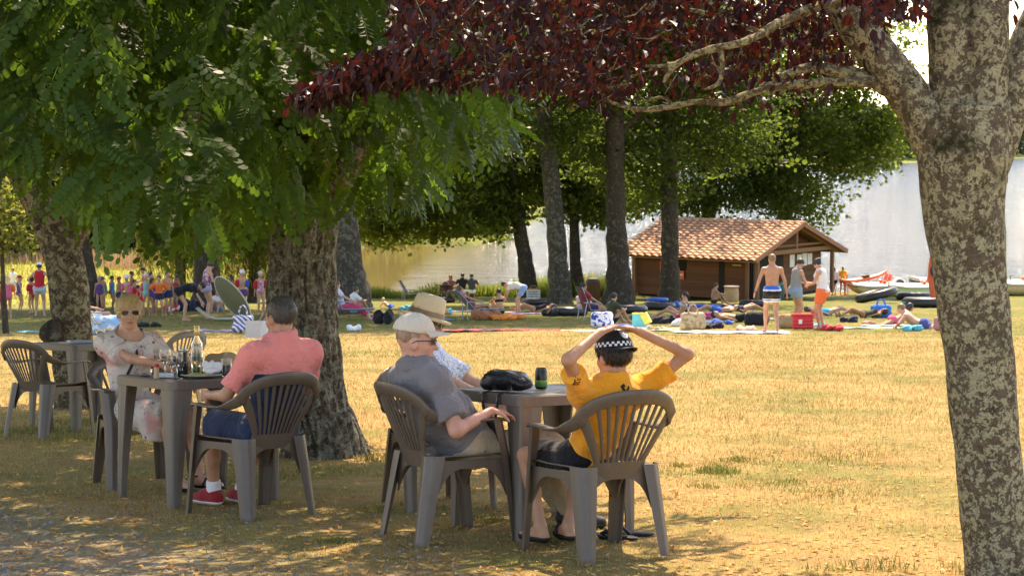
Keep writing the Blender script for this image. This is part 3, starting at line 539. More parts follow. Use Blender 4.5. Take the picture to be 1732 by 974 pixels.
bB = G(128, 690); dB = bB.y; sB = FPX/dB
tB = [bB+Vector((0, 0, -.25)), at(130, 670, dB), at(124, 600, dB), at(120, 520, dB), at(108, 440, dB), at(88, 380, dB), at(55, 320, dB), at(25, 270, dB), at(0, 200, dB)]
rB = [w_/2/sB for w_ in (100, 76, 68, 66, 66, 64, 58, 50, 36)]
cB = Vector((-5.3, 17.2, 0)); cB.z = gz(cB.x, cB.y)+4.9
def keepB(P):
    h = P[:, 2]-ground_np(P[:, 0], P[:, 1]); px = P[:, 0]/P[:, 1]*FPX+866; v = (CAM_Z-P[:, 2])/P[:, 1]*FPX+240
    return (h > 2.6) & (v < np.interp(px, [-200, 0, 120, 300, 450], [300, 270, 330, 330, 200]))
locust('lichen covered locust tree behind the empty chair, trunk bending left', bB, tB, rB, cB, (3.2, 3.2, 2.4), 1000, keepB, 0, .08, M_BARK_LICH, [([at(108, 430, dB), at(140, 370, dB), at(190, 300, dB), at(260, 220, dB)], [.15, .12, .09, .04])], 5)
m = MB(); g_ = at(92, 570, dB-.18)
limb(m, [Vector((.02, .1, .10)), Vector((0, 0, .08)), Vector((-.02, -.03, 0)), Vector((-.01, -.02, -.09))], [.05, .11, .12, .05], 14, .25, 9, 5)
burl = m.obj('burl', M_BARK_OAK, bpy.data.objects['locust_tree.001'], True); burl.location = g_-bB

# --- the purple leaved plum on the right
dP = 7.75; sP = FPX/dP; bP = GD(1690, dP); e = empty('plum_tree', Matrix.Translation(bP)); m = MB()
def W(px, py, dd=0): return at(px, py, dP+dd)-bP
limb(m, [W(1700, 1050), W(1694, 985), W(1680, 860), W(1668, 740), W(1656, 600), W(1640, 460), W(1630, 350), W(1632, 260), W(1640, 180)], [w_/2/sP for w_ in (150, 124, 112, 110, 116, 124, 136, 156, 140)], 80, .06, 3, 26)
limb(m, [W(1622, 300), W(1582, 230), W(1530, 150), W(1460, 60), W(1395, -40), W(1300, -160)], [w_/2/sP for w_ in (90, 84, 70, 64, 58, 40)], 40, .08, 5, 14)
limb(m, [W(1634, 290), W(1622, 200), W(1612, 100), W(1608, 0), W(1600, -150)], [w_/2/sP for w_ in (110, 92, 84, 80, 60)], 40, .06, 5, 14)
limb(m, [W(1650, 300), W(1662, 210, -.05), W(1668, 110, -.05), W(1672, 0, -.05), W(1690, -140)], [w_/2/sP for w_ in (110, 84, 74, 70, 50)], 40, .06, 5, 14)
limb(m, [W(1660, 290), W(1700, 190), W(1730, 100), W(1775, 0), W(1840, -120)], [w_/2/sP for w_ in (90, 74, 66, 60, 40)], 40, .06, 5, 14)
m.obj('trunk', M_BARK_PLUM, e, True)
for pts, wd in (([(1420, -10), (1380, 12), (1320, 38), (1262, 70), (1200, 84), (1160, 100), (1135, 118), (1122, 140)], (30, 22, 18, 15, 14, 13, 11, 5)), ([(1150, 108), (1120, 112), (1092, 112)], (9, 8, 5)), ([(1218, 82), (1222, 110), (1216, 140), (1192, 152)], (12, 10, 8, 4)), ([(1222, 120), (1204, 108)], (6, 3)),
                ([(1545, 178), (1500, 150), (1440, 124), (1370, 116), (1330, 126), (1270, 156)], (40, 34, 28, 22, 16, 6)), ([(1480, 140), (1400, 140), (1300, 150), (1230, 172), (1180, 172), (1135, 180), (1090, 186), (1040, 176), (1010, 150)], (22, 20, 18, 16, 12, 12, 10, 8, 4)), ([(1140, 180), (1120, 165), (1090, 170), (1075, 150)], (7, 6, 5, 3)),
                ([(1010, 150), (940, 140), (860, 130), (760, 120), (680, 105), (600, 120), (520, 160)], (7, 6, 6, 5, 4, 4, 2)), ([(1300, 60), (1180, 20), (1040, 10), (900, -10)], (10, 9, 8, 5))):
    b_ = MB(); fr_ = pts[0][0] in (1420, 1150, 1218, 1222); limb(b_, [W(x, y, (-.9 if pts[0][0] != 1420 else -.1-.8*min(1, i_/3)) if fr_ else (-.15 if pts[0][0] < 1500 else 0)) for i_, (x, y) in enumerate(pts)], [w_/2/sP*.8 for w_ in wd], 12, .32, 18, 7); b_.obj('branch', M_BARK_BRANCH if pts[0][0] < 1500 else M_BARK_PLUM, e, True)
LEAF = np.array([(0, 0, 0), (.3, .24, .05), (.68, .22, .04), (1, 0, -.12), (.68, -.22, .04), (.3, -.24, .05), (.5, 0, -.02)]); LEAF_F = np.array([(0, 1, 2, 6), (6, 2, 3, 4), (0, 6, 4, 5)])
n = 1900; u = RNG.normal(0, 1, (n, 3)); u /= np.linalg.norm(u, axis=1, keepdims=True); cP = np.array([1.15, 7.55, 0]); cP[2] = gz(1.15, 7.55)+3.55; rP = np.array([3.1, 2.35, 1.5])
S = cP+u*rP*RNG.random((n, 1))**.4; P = []; D = []
for k in range(20):
    tw = u*np.array([1, 1, .2])+np.array([0, 0, -.3]); q = S+tw*(.020*k)+RNG.normal(0, .025, (n, 3)); P.append(q); D.append(tw*.5+RNG.normal(0, .5, (n, 3))+np.array([0, 0, -.8]))
# the long bough that reaches left
bo = np.array([W(x, y, -.15)+bP for x, y in ((1010, 150), (940, 140), (860, 130), (760, 120), (680, 105), (620, 112), (560, 140), (515, 165))]); P0_ = RNG.uniform([-.95, 6.3, 2.1], [2.3, 9.4, 2.9], (900, 3)); P0_[:, 2] += ground_np(P0_[:, 0], P0_[:, 1]); P.append((P0_[:, None, :]+RNG.normal(0, .07, (900, 22, 3))).reshape(-1, 3)); D.append(RNG.normal(0, .55, (900*22, 3))+np.array([0, 0, -.7])); NB_ = n*20+900*22
tt = RNG.random(3400)*7; i0 = np.minimum(tt.astype(int), 6); f = (tt-i0)[:, None]
q = bo[i0]*(1-f)+bo[i0+1]*f+RNG.normal(0, 1, (3400, 3))*np.array([.05, .18, .038])*np.clip(2.2-tt/4, .45, 2)[:, None]+np.array([0, 0, -.015]); P.append(q); D.append(RNG.normal(0, .45, (3400, 3))+np.array([-.35, 0, -.75]))
P = np.concatenate(P); D = np.concatenate(D); px = P[:, 0]/P[:, 1]*FPX+866; v = (CAM_Z-P[:, 2])/P[:, 1]*FPX+240; h = P[:, 2]-ground_np(P[:, 0], P[:, 1])
edge = np.interp(px, [400, 490, 540, 620, 640, 800, 900, 1000, 1100, 1200, 1300, 1400, 1480, 1560, 1700, 1760], [170, 185, 190, 165, 150, 130, 155, 165, 180, 190, 195, 175, 130, 70, 60, 70])+np.repeat(0, len(px))+70*(vn(px, P[:, 1]*60, .022, 21)-.5)+50*(vn(px, P[:, 1]*90, .06, 22)-.5)
bough = np.arange(len(P)) >= NB_; k = (v < edge) & ((h > 2.05) | bough) & ~((px < 660) & (v > -60) & ~bough) & ~((px > 1490) & (px < 1575) & (v > 30) & (P[:, 1] > 4)) & ~((px > 1560) & ((v > 42) | (P[:, 1] < 7.9)))
k &= (RNG.random(len(P)) < np.clip((edge-v)/130, .10, 1)) | (bough & (RNG.random(len(P)) < .8))
k &= ~((px > 1060) & (px < 1450) & (v > -20) & (v < 135) & (P[:, 1] < 7.0))
k &= (P[:, 1] > 5.0) & ~((px > 1060) & (px < 1560) & (v > 40) & (P[:, 1] < 7.55) & (RNG.random(len(P)) < .8))
P, D, px, v = P[k], D[k], px[k], v[k]; n = len(P); Mx = rand_rot(n, D, .6, np.tile([[0., -.3, 1.]], (n, 1))); Sc = RNG.uniform(.026, .066, n); rel = P-np.array(bP)
tw_ = MB()
for i in RNG.choice(np.nonzero((v > -30) & (px > 700) & (px < 1500))[0], 260, replace=False):
    a_ = Vector(rel[i].tolist()); d_ = Vector((random.uniform(-.2, .45), random.uniform(-.15, .15), random.uniform(.05, .35))).normalized()*random.uniform(.08, .22); tw_.tube([a_, a_+d_*.5+Vector((0, 0, random.uniform(-.02, .03))), a_+d_], [.0014, .0022, .0034], 4, cap=False)
two = tw_.obj('twigs', M_BARK_PLUM, e); two['kind'] = 'stuff'
inn = (px > 480) & (px < 1740) & (v > 0); idx = np.argsort(np.where(inn, P[:, 1], 1e9))[:1500]; idx = RNG.choice(idx, 300, replace=False); sel = np.zeros(n, bool); sel[idx] = True
o = obj('foliage', leafcloud('foliage', rel[~sel], Mx[~sel], Sc[~sel], LEAF, LEAF_F, M_PLUM), e); o['kind'] = 'stuff'
me = np_mesh('leaf', LEAF, LEAF_F, M_PLUM, False, np.zeros(3))
for i in idx:
    o = bpy.data.objects.new('leaf', me); link(o, e); o.matrix_basis = Matrix.Translation(rel[i].tolist()) @ Matrix(Mx[i].tolist()).to_4x4() @ Matrix.Scale(float(Sc[i]), 4)
tag(e, 'purple leaved plum tree with lichen patched trunk at the right edge', 'tree')
# ------------------------------------------------------------------ plastic chairs and tables
def plastic(name, c):
    n = N(name); v = n.coord('Object'); f = n.noise(v, 7, 5, .6); st = n.noise(n.coord('Object', (40, 40, 3)), 2, 4, .6)
    col = n.mix(f, tuple(x*.88 for x in c), tuple(x*1.12 for x in c)); col = n.mix(n.ramp(st, [(.52, 0.0), (.8, .5)]), col, tuple(min(1, x*1.6) for x in c)); col = n.mix(n.ramp(n.noise(v, 16, 7, .7), [(.56, 0.0), (.75, .45)]), col, tuple(x*.5 for x in c))
    n.base(col); n.set(Roughness=.36, Specular_IOR_Level=.5); n.l(n.ramp(f, [(.3, .30), (.7, .48)]), n.p.inputs['Roughness']); n.bump(n.noise(v, 260, 2), .06, .002); return n.m
M_CHAIR = plastic('chair_plastic', (.118, .088, .066)); M_CHAIR_SUNLIT = plastic('chair_plastic_sunlit', (.26, .19, .12)); M_TABLE = plastic('table_plastic', (.150, .126, .104))  # lighter chair plastic: sunlight on the brown plastic painted in as tan
def yb(x, z): return -.205-.13*max(0, (z-.43))/.37*1.0-.03*max(0, (z-.43))/.37+.95*x*x
def shell_leg(foot, top, r0, r1, ang, span=125, th=.006, n=10, kink=None):
    """fluted channel leg: convex side looks along ang"""
    m = MB(); path = [Vector(foot)]+([Vector(kink)] if kink else [])+[Vector(top)]; rings = []; K = 9
    for i in range(K+1):
        t = i/K*(len(path)-1); j = min(int(t), len(path)-2); p = path[j].lerp(path[j+1], t-j); r = r0+(r1-r0)*(i/K); a, b = [], []
        for q in range(n+1):
            th_ = R(ang-span/2+span*q/n); fl = 1+.045*math.cos(q/n*2*math.pi*3); c = Vector((math.cos(th_), math.sin(th_), 0)); cc = p-Vector((math.cos(R(ang)), math.sin(R(ang)), 0))*r*.62
            a.append(cc+c*r*fl); b.append(cc+c*(r*fl-th))
        rings.append(a+b[::-1])
    m.ring_sweep(rings); return m
def chair_parts(mat):
    P = []
    # seat: shallow dished panel with a rolled front edge
    m = MB(); nx_, ny_ = 12, 14; top_, bot = [], []
    for j in range(ny_+1):
        v = j/ny_; y = -.205+.465*v; hw = .19+.055*min(1, v*1.6); z0 = .425+.012*v-.055*max(0, (v-.86)/.14)**2
        for i in range(nx_+1):
            u = -1+2*i/nx_; z = z0+.022*u*u-.012*math.cos(u*1.5)*math.sin(math.pi*min(1, v)); top_.append((u*hw, y, z)); bot.append((u*hw, y, z-.007))
    nn = len(top_); m.v = top_+bot
    for j in range(ny_):
        for i in range(nx_):
            a = j*(nx_+1)+i; m.f += [[a, a+1, a+nx_+2, a+nx_+1], [nn+a, nn+a+nx_+1, nn+a+nx_+2, nn+a+1]]; m.m += [0, 0]
    bd = list(range(nx_+1))+[j*(nx_+1)+nx_ for j in range(1, ny_+1)]+[ny_*(nx_+1)+i for i in range(nx_-1, -1, -1)]+[j*(nx_+1) for j in range(ny_-1, 0, -1)]
    for a, b in zip(bd, bd[1:]+bd[:1]): m.f.append([b, a, nn+a, nn+b]); m.m.append(0)
    P.append(('seat', autosmooth(m.mesh('seat', mat), 50)))
    # arched rails between the legs
    def apron(A_, B_, name='apron'):
        m = MB(); A_, B_ = Vector(A_), Vector(B_); nrm = (B_-A_).cross(Vector((0, 0, 1))).normalized()*.005; rings = []
        for i in range(13):
            t = i/12; p = A_.lerp(B_, t); lo = .385-.15*abs(2*t-1)**3.5; hi = .425; rings.append([Vector((p.x, p.y, lo))-nrm, Vector((p.x, p.y, lo))+nrm, Vector((p.x, p.y, hi))+nrm, Vector((p.x, p.y, hi))-nrm])
        m.ring_sweep(rings); P.append((name, m.mesh(name, mat)))
    apron((-.235, .235, 0), (.235, .235, 0)); apron((-.19, -.195, 0), (.19, -.195, 0))
    for sg in (1, -1): apron((sg*.225, -.18, 0), (sg*.252, .21, 0))
    for sg in (1, -1):
        P.append(('leg', autosmooth(shell_leg((sg*.265, .255, 0), (sg*.268, .15, .628), .040, .060, 90-sg*40, kink=(sg*.256, .205, .42)).mesh('leg', mat), 60)))
        P.append(('leg', autosmooth(shell_leg((sg*.225, -.27, 0), (sg*.195, -.188, .45), .044, .070, -90+sg*35, 135).mesh('leg', mat), 60)))
    # hoop of the back running down into the arms
    half = [(0, .790), (.07, .788), (.14, .778), (.205, .753), (.248, .712), (.268, .672)]; pts, wv, wd = [], [], []
    arm = [((.279, -.170, .640), (.55, -.1, .8), .056), ((.282, -.11, .625), (.9, 0, .35), .056), ((.283, -.01, .625), (1, 0, .05), .056), ((.280, .09, .632), (1, 0, 0), .058), ((.272, .165, .632), (1, 0, 0), .056), ((.268, .195, .624), (1, 0, 0), .052)]
    for sg in (-1, 1):
        seq = [((sg*x, yb(x, z)-.006, z), (sg*x*1.2, -.30+.2*x, 1), .078-.05*x) for x, z in half]+[((sg*p[0], p[1], p[2]), (sg*q[0], q[1], q[2]), w_) for p, q, w_ in arm]
        if sg < 0: A1 = seq[::-1]
        else: pts = [q[0] for q in A1]+[q[0] for q in seq[1:]]; wv = [(-Vector(q[1]) if Vector(q[1]).z < .0 else Vector(q[1])) for q in A1]+[Vector(q[1]) for q in seq[1:]]; wd = [q[2] for q in A1]+[q[2] for q in seq[1:]]
    # split the hoop: back rail and two arms
    def cr(pts, k):
        out = []
        for i in range(len(pts)-1):
            a, b, c, d = (Vector(pts[j]) for j in (max(i-1, 0), i, i+1, min(i+2, len(pts)-1)))
            for q in range(k): t = q/k; out.append(.5*((2*b)+(c-a)*t+(2*a-5*b+4*c-d)*t*t+(3*b-a-3*c+d)*t**3))
        return out+[Vector(pts[-1])]
    PT, WV = cr(pts, 4), cr(wv, 4); WD = [q.x for q in cr([(w_, 0, 0) for w_ in wd], 4)]
    ia = 6*4; ib = len(PT)-1-ia
    m = MB(); m.band(PT[ia:ib+1], WV[ia:ib+1], WD[ia:ib+1], .015); P.append(('back_rail', autosmooth(m.mesh('back_rail', mat), 50)))
    m = MB(); m.band(PT[:ia+1], WV[:ia+1], WD[:ia+1], .015); P.append(('armrest', autosmooth(m.mesh('armrest', mat), 50)))
    m = MB(); m.band(PT[ib:], WV[ib:], WD[ib:], .015); P.append(('armrest', autosmooth(m.mesh('armrest', mat), 50)))
    # fan of slats
    for i in range(-5, 6):
        wide = abs(i) == 5; x0, x1 = .0245*i, .046*i; zt = .770-.95*x1*x1*.8-.004; 
        if wide: x1 = math.copysign(.245, i); zt = .695
        s_, wvv = [], []
        for k in range(9):
            t = k/8; x = x0+(x1-x0)*t**1.15; z = .45+(zt-.45)*t; s_.append((x, yb(x, z), z)); wvv.append((1, -1.9*x*-1, 0))
        m = MB(); m.band(s_, wvv, [(.034 if wide else .0145)+(.020 if wide else .008)*k/8 for k in range(9)], .011); P.append(('slat', autosmooth(m.mesh('slat', mat), 60)))
    m = MB(); rings = []
    for i in range(11):
        x = -.145+.29*i/10; rings.append([(x, yb(x, z)+dy, z) for z, dy in ((.385, .012), (.47, .004), (.47, -.006), (.385, .0))])
    m.ring_sweep(rings); P.append(('back_panel', autosmooth(m.mesh('back_panel', mat), 40)))
    return P
CHAIR = chair_parts(M_CHAIR); CHAIR_SUNLIT = [(n_, (lambda q: (q.materials.clear(), q.materials.append(M_CHAIR_SUNLIT), q)[2])(me.copy())) for n_, me in CHAIR]
def chair(x, y, rz, label, parts=CHAIR):
    e = empty('garden_chair', place(x, y, rz))
    for n_, me in parts: obj(n_, me, e)
    return tag(e, label, 'chair', 'plastic garden chairs at the tables')
def table_parts():
    P = []; s = .375; m = MB(); H = .75
    def rr(q, z, r=.05): return [(cx*(q-r)+r*math.cos(a), cy*(q-r)+r*math.sin(a), z) for cx, cy, a0 in ((1, 1, 0), (-1, 1, 90), (-1, -1, 180), (1, -1, 270)) for a in [R(a0+90*i/5) for i in range(6)]]
    m.ring_sweep([rr(s-.012, H-.058), rr(s, H-.056), rr(s+.001, H-.008), rr(s-.006, H), rr(s-.035, H-.001), rr(s-.040, H-.004)]); P.append(('table_top', autosmooth(m.mesh('table_top', M_TABLE), 35)))
    for sx in (1, -1):
        for sy in (1, -1):
            m = MB(); rings = []
            for i in range(7):
                t = i/6; z = (H-.0565)*t; wf = .062+.075*t**1.4; off = .014*(1-t)*-1; cx, cy = sx*(s-.010+off*0), sy*(s-.010); th = .012
                q = [(0, 0), (-wf*.5, .004), (-wf, 0), (-wf, -th), (-th*1.6, -th), (-th*1.6, -th)]
                prof = [(-.018, 0), (-wf*.35, 0), (-wf*.45, .003), (-wf*.6, .003), (-wf*.7, 0), (-wf, 0), (-wf, -th), (-th*1.5, -th*1.5), (-th, -wf), (0, -wf), (0, -wf*.7), (.003, -wf*.6), (.003, -wf*.45), (0, -wf*.35), (0, -.018), (-.006, -.006)]
                rg = [(cx+sx*a, cy+sy*b, z) for a, b in prof]; rings.append(rg if sx*sy > 0 else rg[::-1])
            m.ring_sweep(rings); P.append(('leg', autosmooth(m.mesh('leg', M_TABLE), 40)))
    return P
TABLE = table_parts()
def table(F, L, label):
    """front corner and left corner on the ground (x, depth)"""
    F, L = Vector(F), Vector(L); u = (L-F).normalized(); ctr = F+u*.375+Vector((u.y, -u.x))*.375*(1 if Vector((u.y, -u.x)).x > 0 else -1)
    rz = math.degrees(math.atan2(u.y, u.x)); e = empty('garden_table', place(ctr.x, ctr.y, rz))
    for n_, me in TABLE: obj(n_, me, e)
    tag(e, label, 'table', 'plastic garden tables'); return e
T1 = table((-1.989, 10.2), (-2.442, 10.78), 'grey square plastic table with bottle and plate between the woman and the pink shirted man')
T2 = table((.039, 8.93), (-.335, 9.53), 'grey square plastic table carrying a black bag, nearest the camera')
T3 = table((-3.80, 15.25), (-4.35, 15.75), 'grey plastic table with an orange drink beside the lichened trunk')
chair(.42, 8.61, 29, 'brown plastic armchair in which the orange shirted boy sits, seen from behind')
chair(-.335, 9.13, -61, 'brown plastic armchair of the man in the grey shirt')
chair(-1.49, 10.05, 44, 'brown plastic armchair of the man in the pink and navy shirt')
chair(-3.92, 14.85, -33, 'empty brown plastic armchair at the left edge of the picture')
chair(-2.42, 11.42, -152, 'brown plastic armchair under the woman in the flowered dress')
chair(-.45, 10.40, -155, 'brown plastic armchair of the woman in the straw hat')
chair(-3.28, 16.6, 140, 'empty brown plastic armchair behind the wine bottle, sunlit tan painted into its colour', CHAIR_SUNLIT)
# ------------------------------------------------------------------ people: smooth blended bodies
def rx(a): a = R(a); return np.array([[1, 0, 0], [0, math.cos(a), -math.sin(a)], [0, math.sin(a), math.cos(a)]])
def ry(a): a = R(a); return np.array([[math.cos(a), 0, math.sin(a)], [0, 1, 0], [-math.sin(a), 0, math.cos(a)]])
def rzm(a): a = R(a); return np.array([[math.cos(a), -math.sin(a), 0], [math.sin(a), math.cos(a), 0], [0, 0, 1]])
I3 = np.eye(3)
A = lambda *v: np.array(v, float)
class Cap:      # tapered limb; cut=True ends it with a flat hem at b
    def __init__(s, a, b, ra, rb, k=.02, cut=False, cut0=False): s.a, s.b, s.ra, s.rb, s.k, s.cut, s.cut0 = A(*a), A(*b), ra, rb, k, cut, cut0
    def box(s): r = max(s.ra, s.rb); return np.minimum(s.a, s.b)-r, np.maximum(s.a, s.b)+r
    def f(s, X, Y, Z):
        ab = s.b-s.a; L2 = max(ab@ab, 1e-9); t = ((X-s.a[0])*ab[0]+(Y-s.a[1])*ab[1]+(Z-s.a[2])*ab[2])/L2; tc = np.clip(t, 0, 1)
        d = np.sqrt((X-s.a[0]-tc*ab[0])**2+(Y-s.a[1]-tc*ab[1])**2+(Z-s.a[2]-tc*ab[2])**2)-(s.ra+(s.rb-s.ra)*tc)
        if s.cut: d = np.maximum(d, (t-1)*math.sqrt(L2))
        if s.cut0: d = np.maximum(d, -t*math.sqrt(L2))
        return d
    def grow(s, g, k=None): return Cap(s.a, s.b, s.ra+g, s.rb+g, s.k if k is None else k, s.cut, s.cut0)
class Ell:
    def __init__(s, c, r, M=I3, k=.03): s.c, s.r, s.M, s.k = A(*c), A(*r), M, k
    def box(s): e = np.abs(s.M)@s.r; return s.c-e, s.c+e
    def f(s, X, Y, Z):
        dx, dy, dz = X-s.c[0], Y-s.c[1], Z-s.c[2]; q = [s.M[0, i]*dx+s.M[1, i]*dy+s.M[2, i]*dz for i in range(3)]
        k0 = np.sqrt((q[0]/s.r[0])**2+(q[1]/s.r[1])**2+(q[2]/s.r[2])**2); k1 = np.sqrt((q[0]/s.r[0]**2)**2+(q[1]/s.r[1]**2)**2+(q[2]/s.r[2]**2)**2)+1e-6
        return k0*(k0-1)/k1
    def grow(s, g, k=None): return Ell(s.c, s.r+g, s.M, s.k if k is None else k)
def sdf_mesh(name, prims, h, mats, cuts=(), subs=(), wrinkle=0, seed=0, parts=None, mfun=None):
    """blend primitives and extract the surface (surface nets). cuts: (point, normal) keep the side n.(p-point)<0; subs: carved away"""
    lo = np.min([p.box()[0] for p in prims], 0)-3*h-.02; hi = np.max([p.box()[1] for p in prims], 0)+3*h+.02
    n = np.ceil((hi-lo)/h).astype(int)+1; ax = [(lo[i]+h*np.arange(n[i])).astype(np.float32) for i in range(3)]; Fd = np.full(n, .3, np.float32)
    def win(p, pad):
        a, b = p.box(); i0 = np.clip(np.floor((a-pad-lo)/h).astype(int), 0, n); i1 = np.clip(np.ceil((b+pad-lo)/h).astype(int)+1, 0, n); return tuple(slice(i0[i], i1[i]) for i in range(3))
    def grid(sl): return ax[0][sl[0]][:, None, None], ax[1][sl[1]][None, :, None], ax[2][sl[2]][None, None, :]
    for p in prims:
        sl = win(p, p.k+2.5*h); d = p.f(*grid(sl)); o = Fd[sl]; hh = np.maximum(p.k-np.abs(o-d), 0)/p.k; Fd[sl] = np.minimum(o, d)-hh*hh*p.k*.25
    full = tuple(slice(0, k) for k in n)
    if wrinkle:
        X, Y, Z = grid(full); s = seed*1.7
        wv = np.sin(23*X+9*np.sin(7*Z+s)+5*Y+s)*.5+np.sin(31*Z+7*np.sin(9*X+s)+11*Y)*.35+np.sin(41*Y-17*Z+6*np.sin(13*X)+s)*.3+np.sin(55*(X+Z)+4*np.sin(20*Y)+s)*.2+.6*np.sin(14*X-19*Z+5*np.sin(8*Y+6*Z+s))*np.sin(9*Z+3*X+s)
        Fd += wrinkle*wv.astype(np.float32)
    for p in subs: sl = win(p, 2.5*h); Fd[sl] = np.maximum(Fd[sl], -p.f(*grid(sl)))
    for c, nn in cuts: X, Y, Z = grid(full); c = A(*c); nn = A(*nn)/np.linalg.norm(nn); Fd = np.maximum(Fd, ((X-c[0])*nn[0]+(Y-c[1])*nn[1]+(Z-c[2])*nn[2]).astype(np.float32))
    Fd[0], Fd[-1], Fd[:, 0], Fd[:, -1], Fd[:, :, 0], Fd[:, :, -1] = (np.maximum(q, .01) for q in (Fd[0], Fd[-1], Fd[:, 0], Fd[:, -1], Fd[:, :, 0], Fd[:, :, -1]))
    S = Fd < 0; c8 = [(i, j, k) for i in (0, 1) for j in (0, 1) for k in (0, 1)]; m = n-1
    cnt = sum(S[i:i+m[0], j:j+m[1], k:k+m[2]].astype(np.int8) for i, j, k in c8); cell = np.argwhere((cnt > 0) & (cnt < 8))
    if not len(cell): return None
    vid = np.full(m, -1, np.int32); vid[tuple(cell.T)] = np.arange(len(cell)); acc = np.zeros((len(cell), 3)); num = np.zeros(len(cell))
    val = {c: Fd[cell[:, 0]+c[0], cell[:, 1]+c[1], cell[:, 2]+c[2]] for c in c8}
    for a in c8:
        for axi in range(3):
            if a[axi]: continue
            b = list(a); b[axi] = 1; b = tuple(b); va, vb = val[a], val[b]; x = (va < 0) != (vb < 0); t = np.where(x, va/np.where(x, va-vb, 1), 0)
            p = np.array(a, float)[None]+t[:, None]*(np.arange(3) == axi); acc += np.where(x[:, None], p, 0); num += x
    V = (cell+acc/num[:, None])*h+lo; Q = []
    for axi in range(3):
        o1, o2 = [i for i in range(3) if i != axi]; s0 = [slice(None)]*3; s1 = [slice(None)]*3; s0[axi] = slice(0, -1); s1[axi] = slice(1, None)
        a, b = S[tuple(s0)], S[tuple(s1)]; e = np.argwhere(a != b); k = (e[:, o1] > 0) & (e[:, o2] > 0) & (e[:, o1] < m[o1]) & (e[:, o2] < m[o2]); e = e[k]; inside = a[tuple(e.T)]
        def at_(d1, d2): q = e.copy(); q[:, o1] -= d1; q[:, o2] -= d2; return vid[tuple(q.T)]
        q = np.stack([at_(0, 0), at_(1, 0), at_(1, 1), at_(0, 1)], -1); flip = inside if axi != 1 else ~inside; q[~flip] = q[~flip][:, ::-1]; Q.append(q)
    Q = np.concatenate(Q); Q = Q[(Q >= 0).all(1)]
    for _ in range(2):                                   # light smoothing
        ac = np.zeros_like(V); ct = np.zeros(len(V))
        for i in range(4):
            np.add.at(ac, Q[:, i], V[Q[:, (i+1) % 4]]); np.add.at(ct, Q[:, i], 1)
        V = V*.5+.5*ac/np.maximum(ct, 1)[:, None]
    mi = None
    if mfun is not None: mi = mfun(V[Q].mean(1))
    return np_mesh(name, V, Q, mats, True, midx=mi)
def ik(a, t, l1, l2, pole):
    a, t = A(*a), A(*t); v = t-a; d = np.linalg.norm(v); dm = (l1+l2)*.995
    if d > dm: v = v*dm/d; d = dm; t = a+v
    d = max(d, abs(l1-l2)+.02); u = v/np.linalg.norm(v); x = (l1*l1-l2*l2+d*d)/(2*d); y = math.sqrt(max(0, l1*l1-x*x)); p = A(*pole); p = p-u*(p@u); p = p/(np.linalg.norm(p)+1e-9)
    return a+u*x+p*y, t
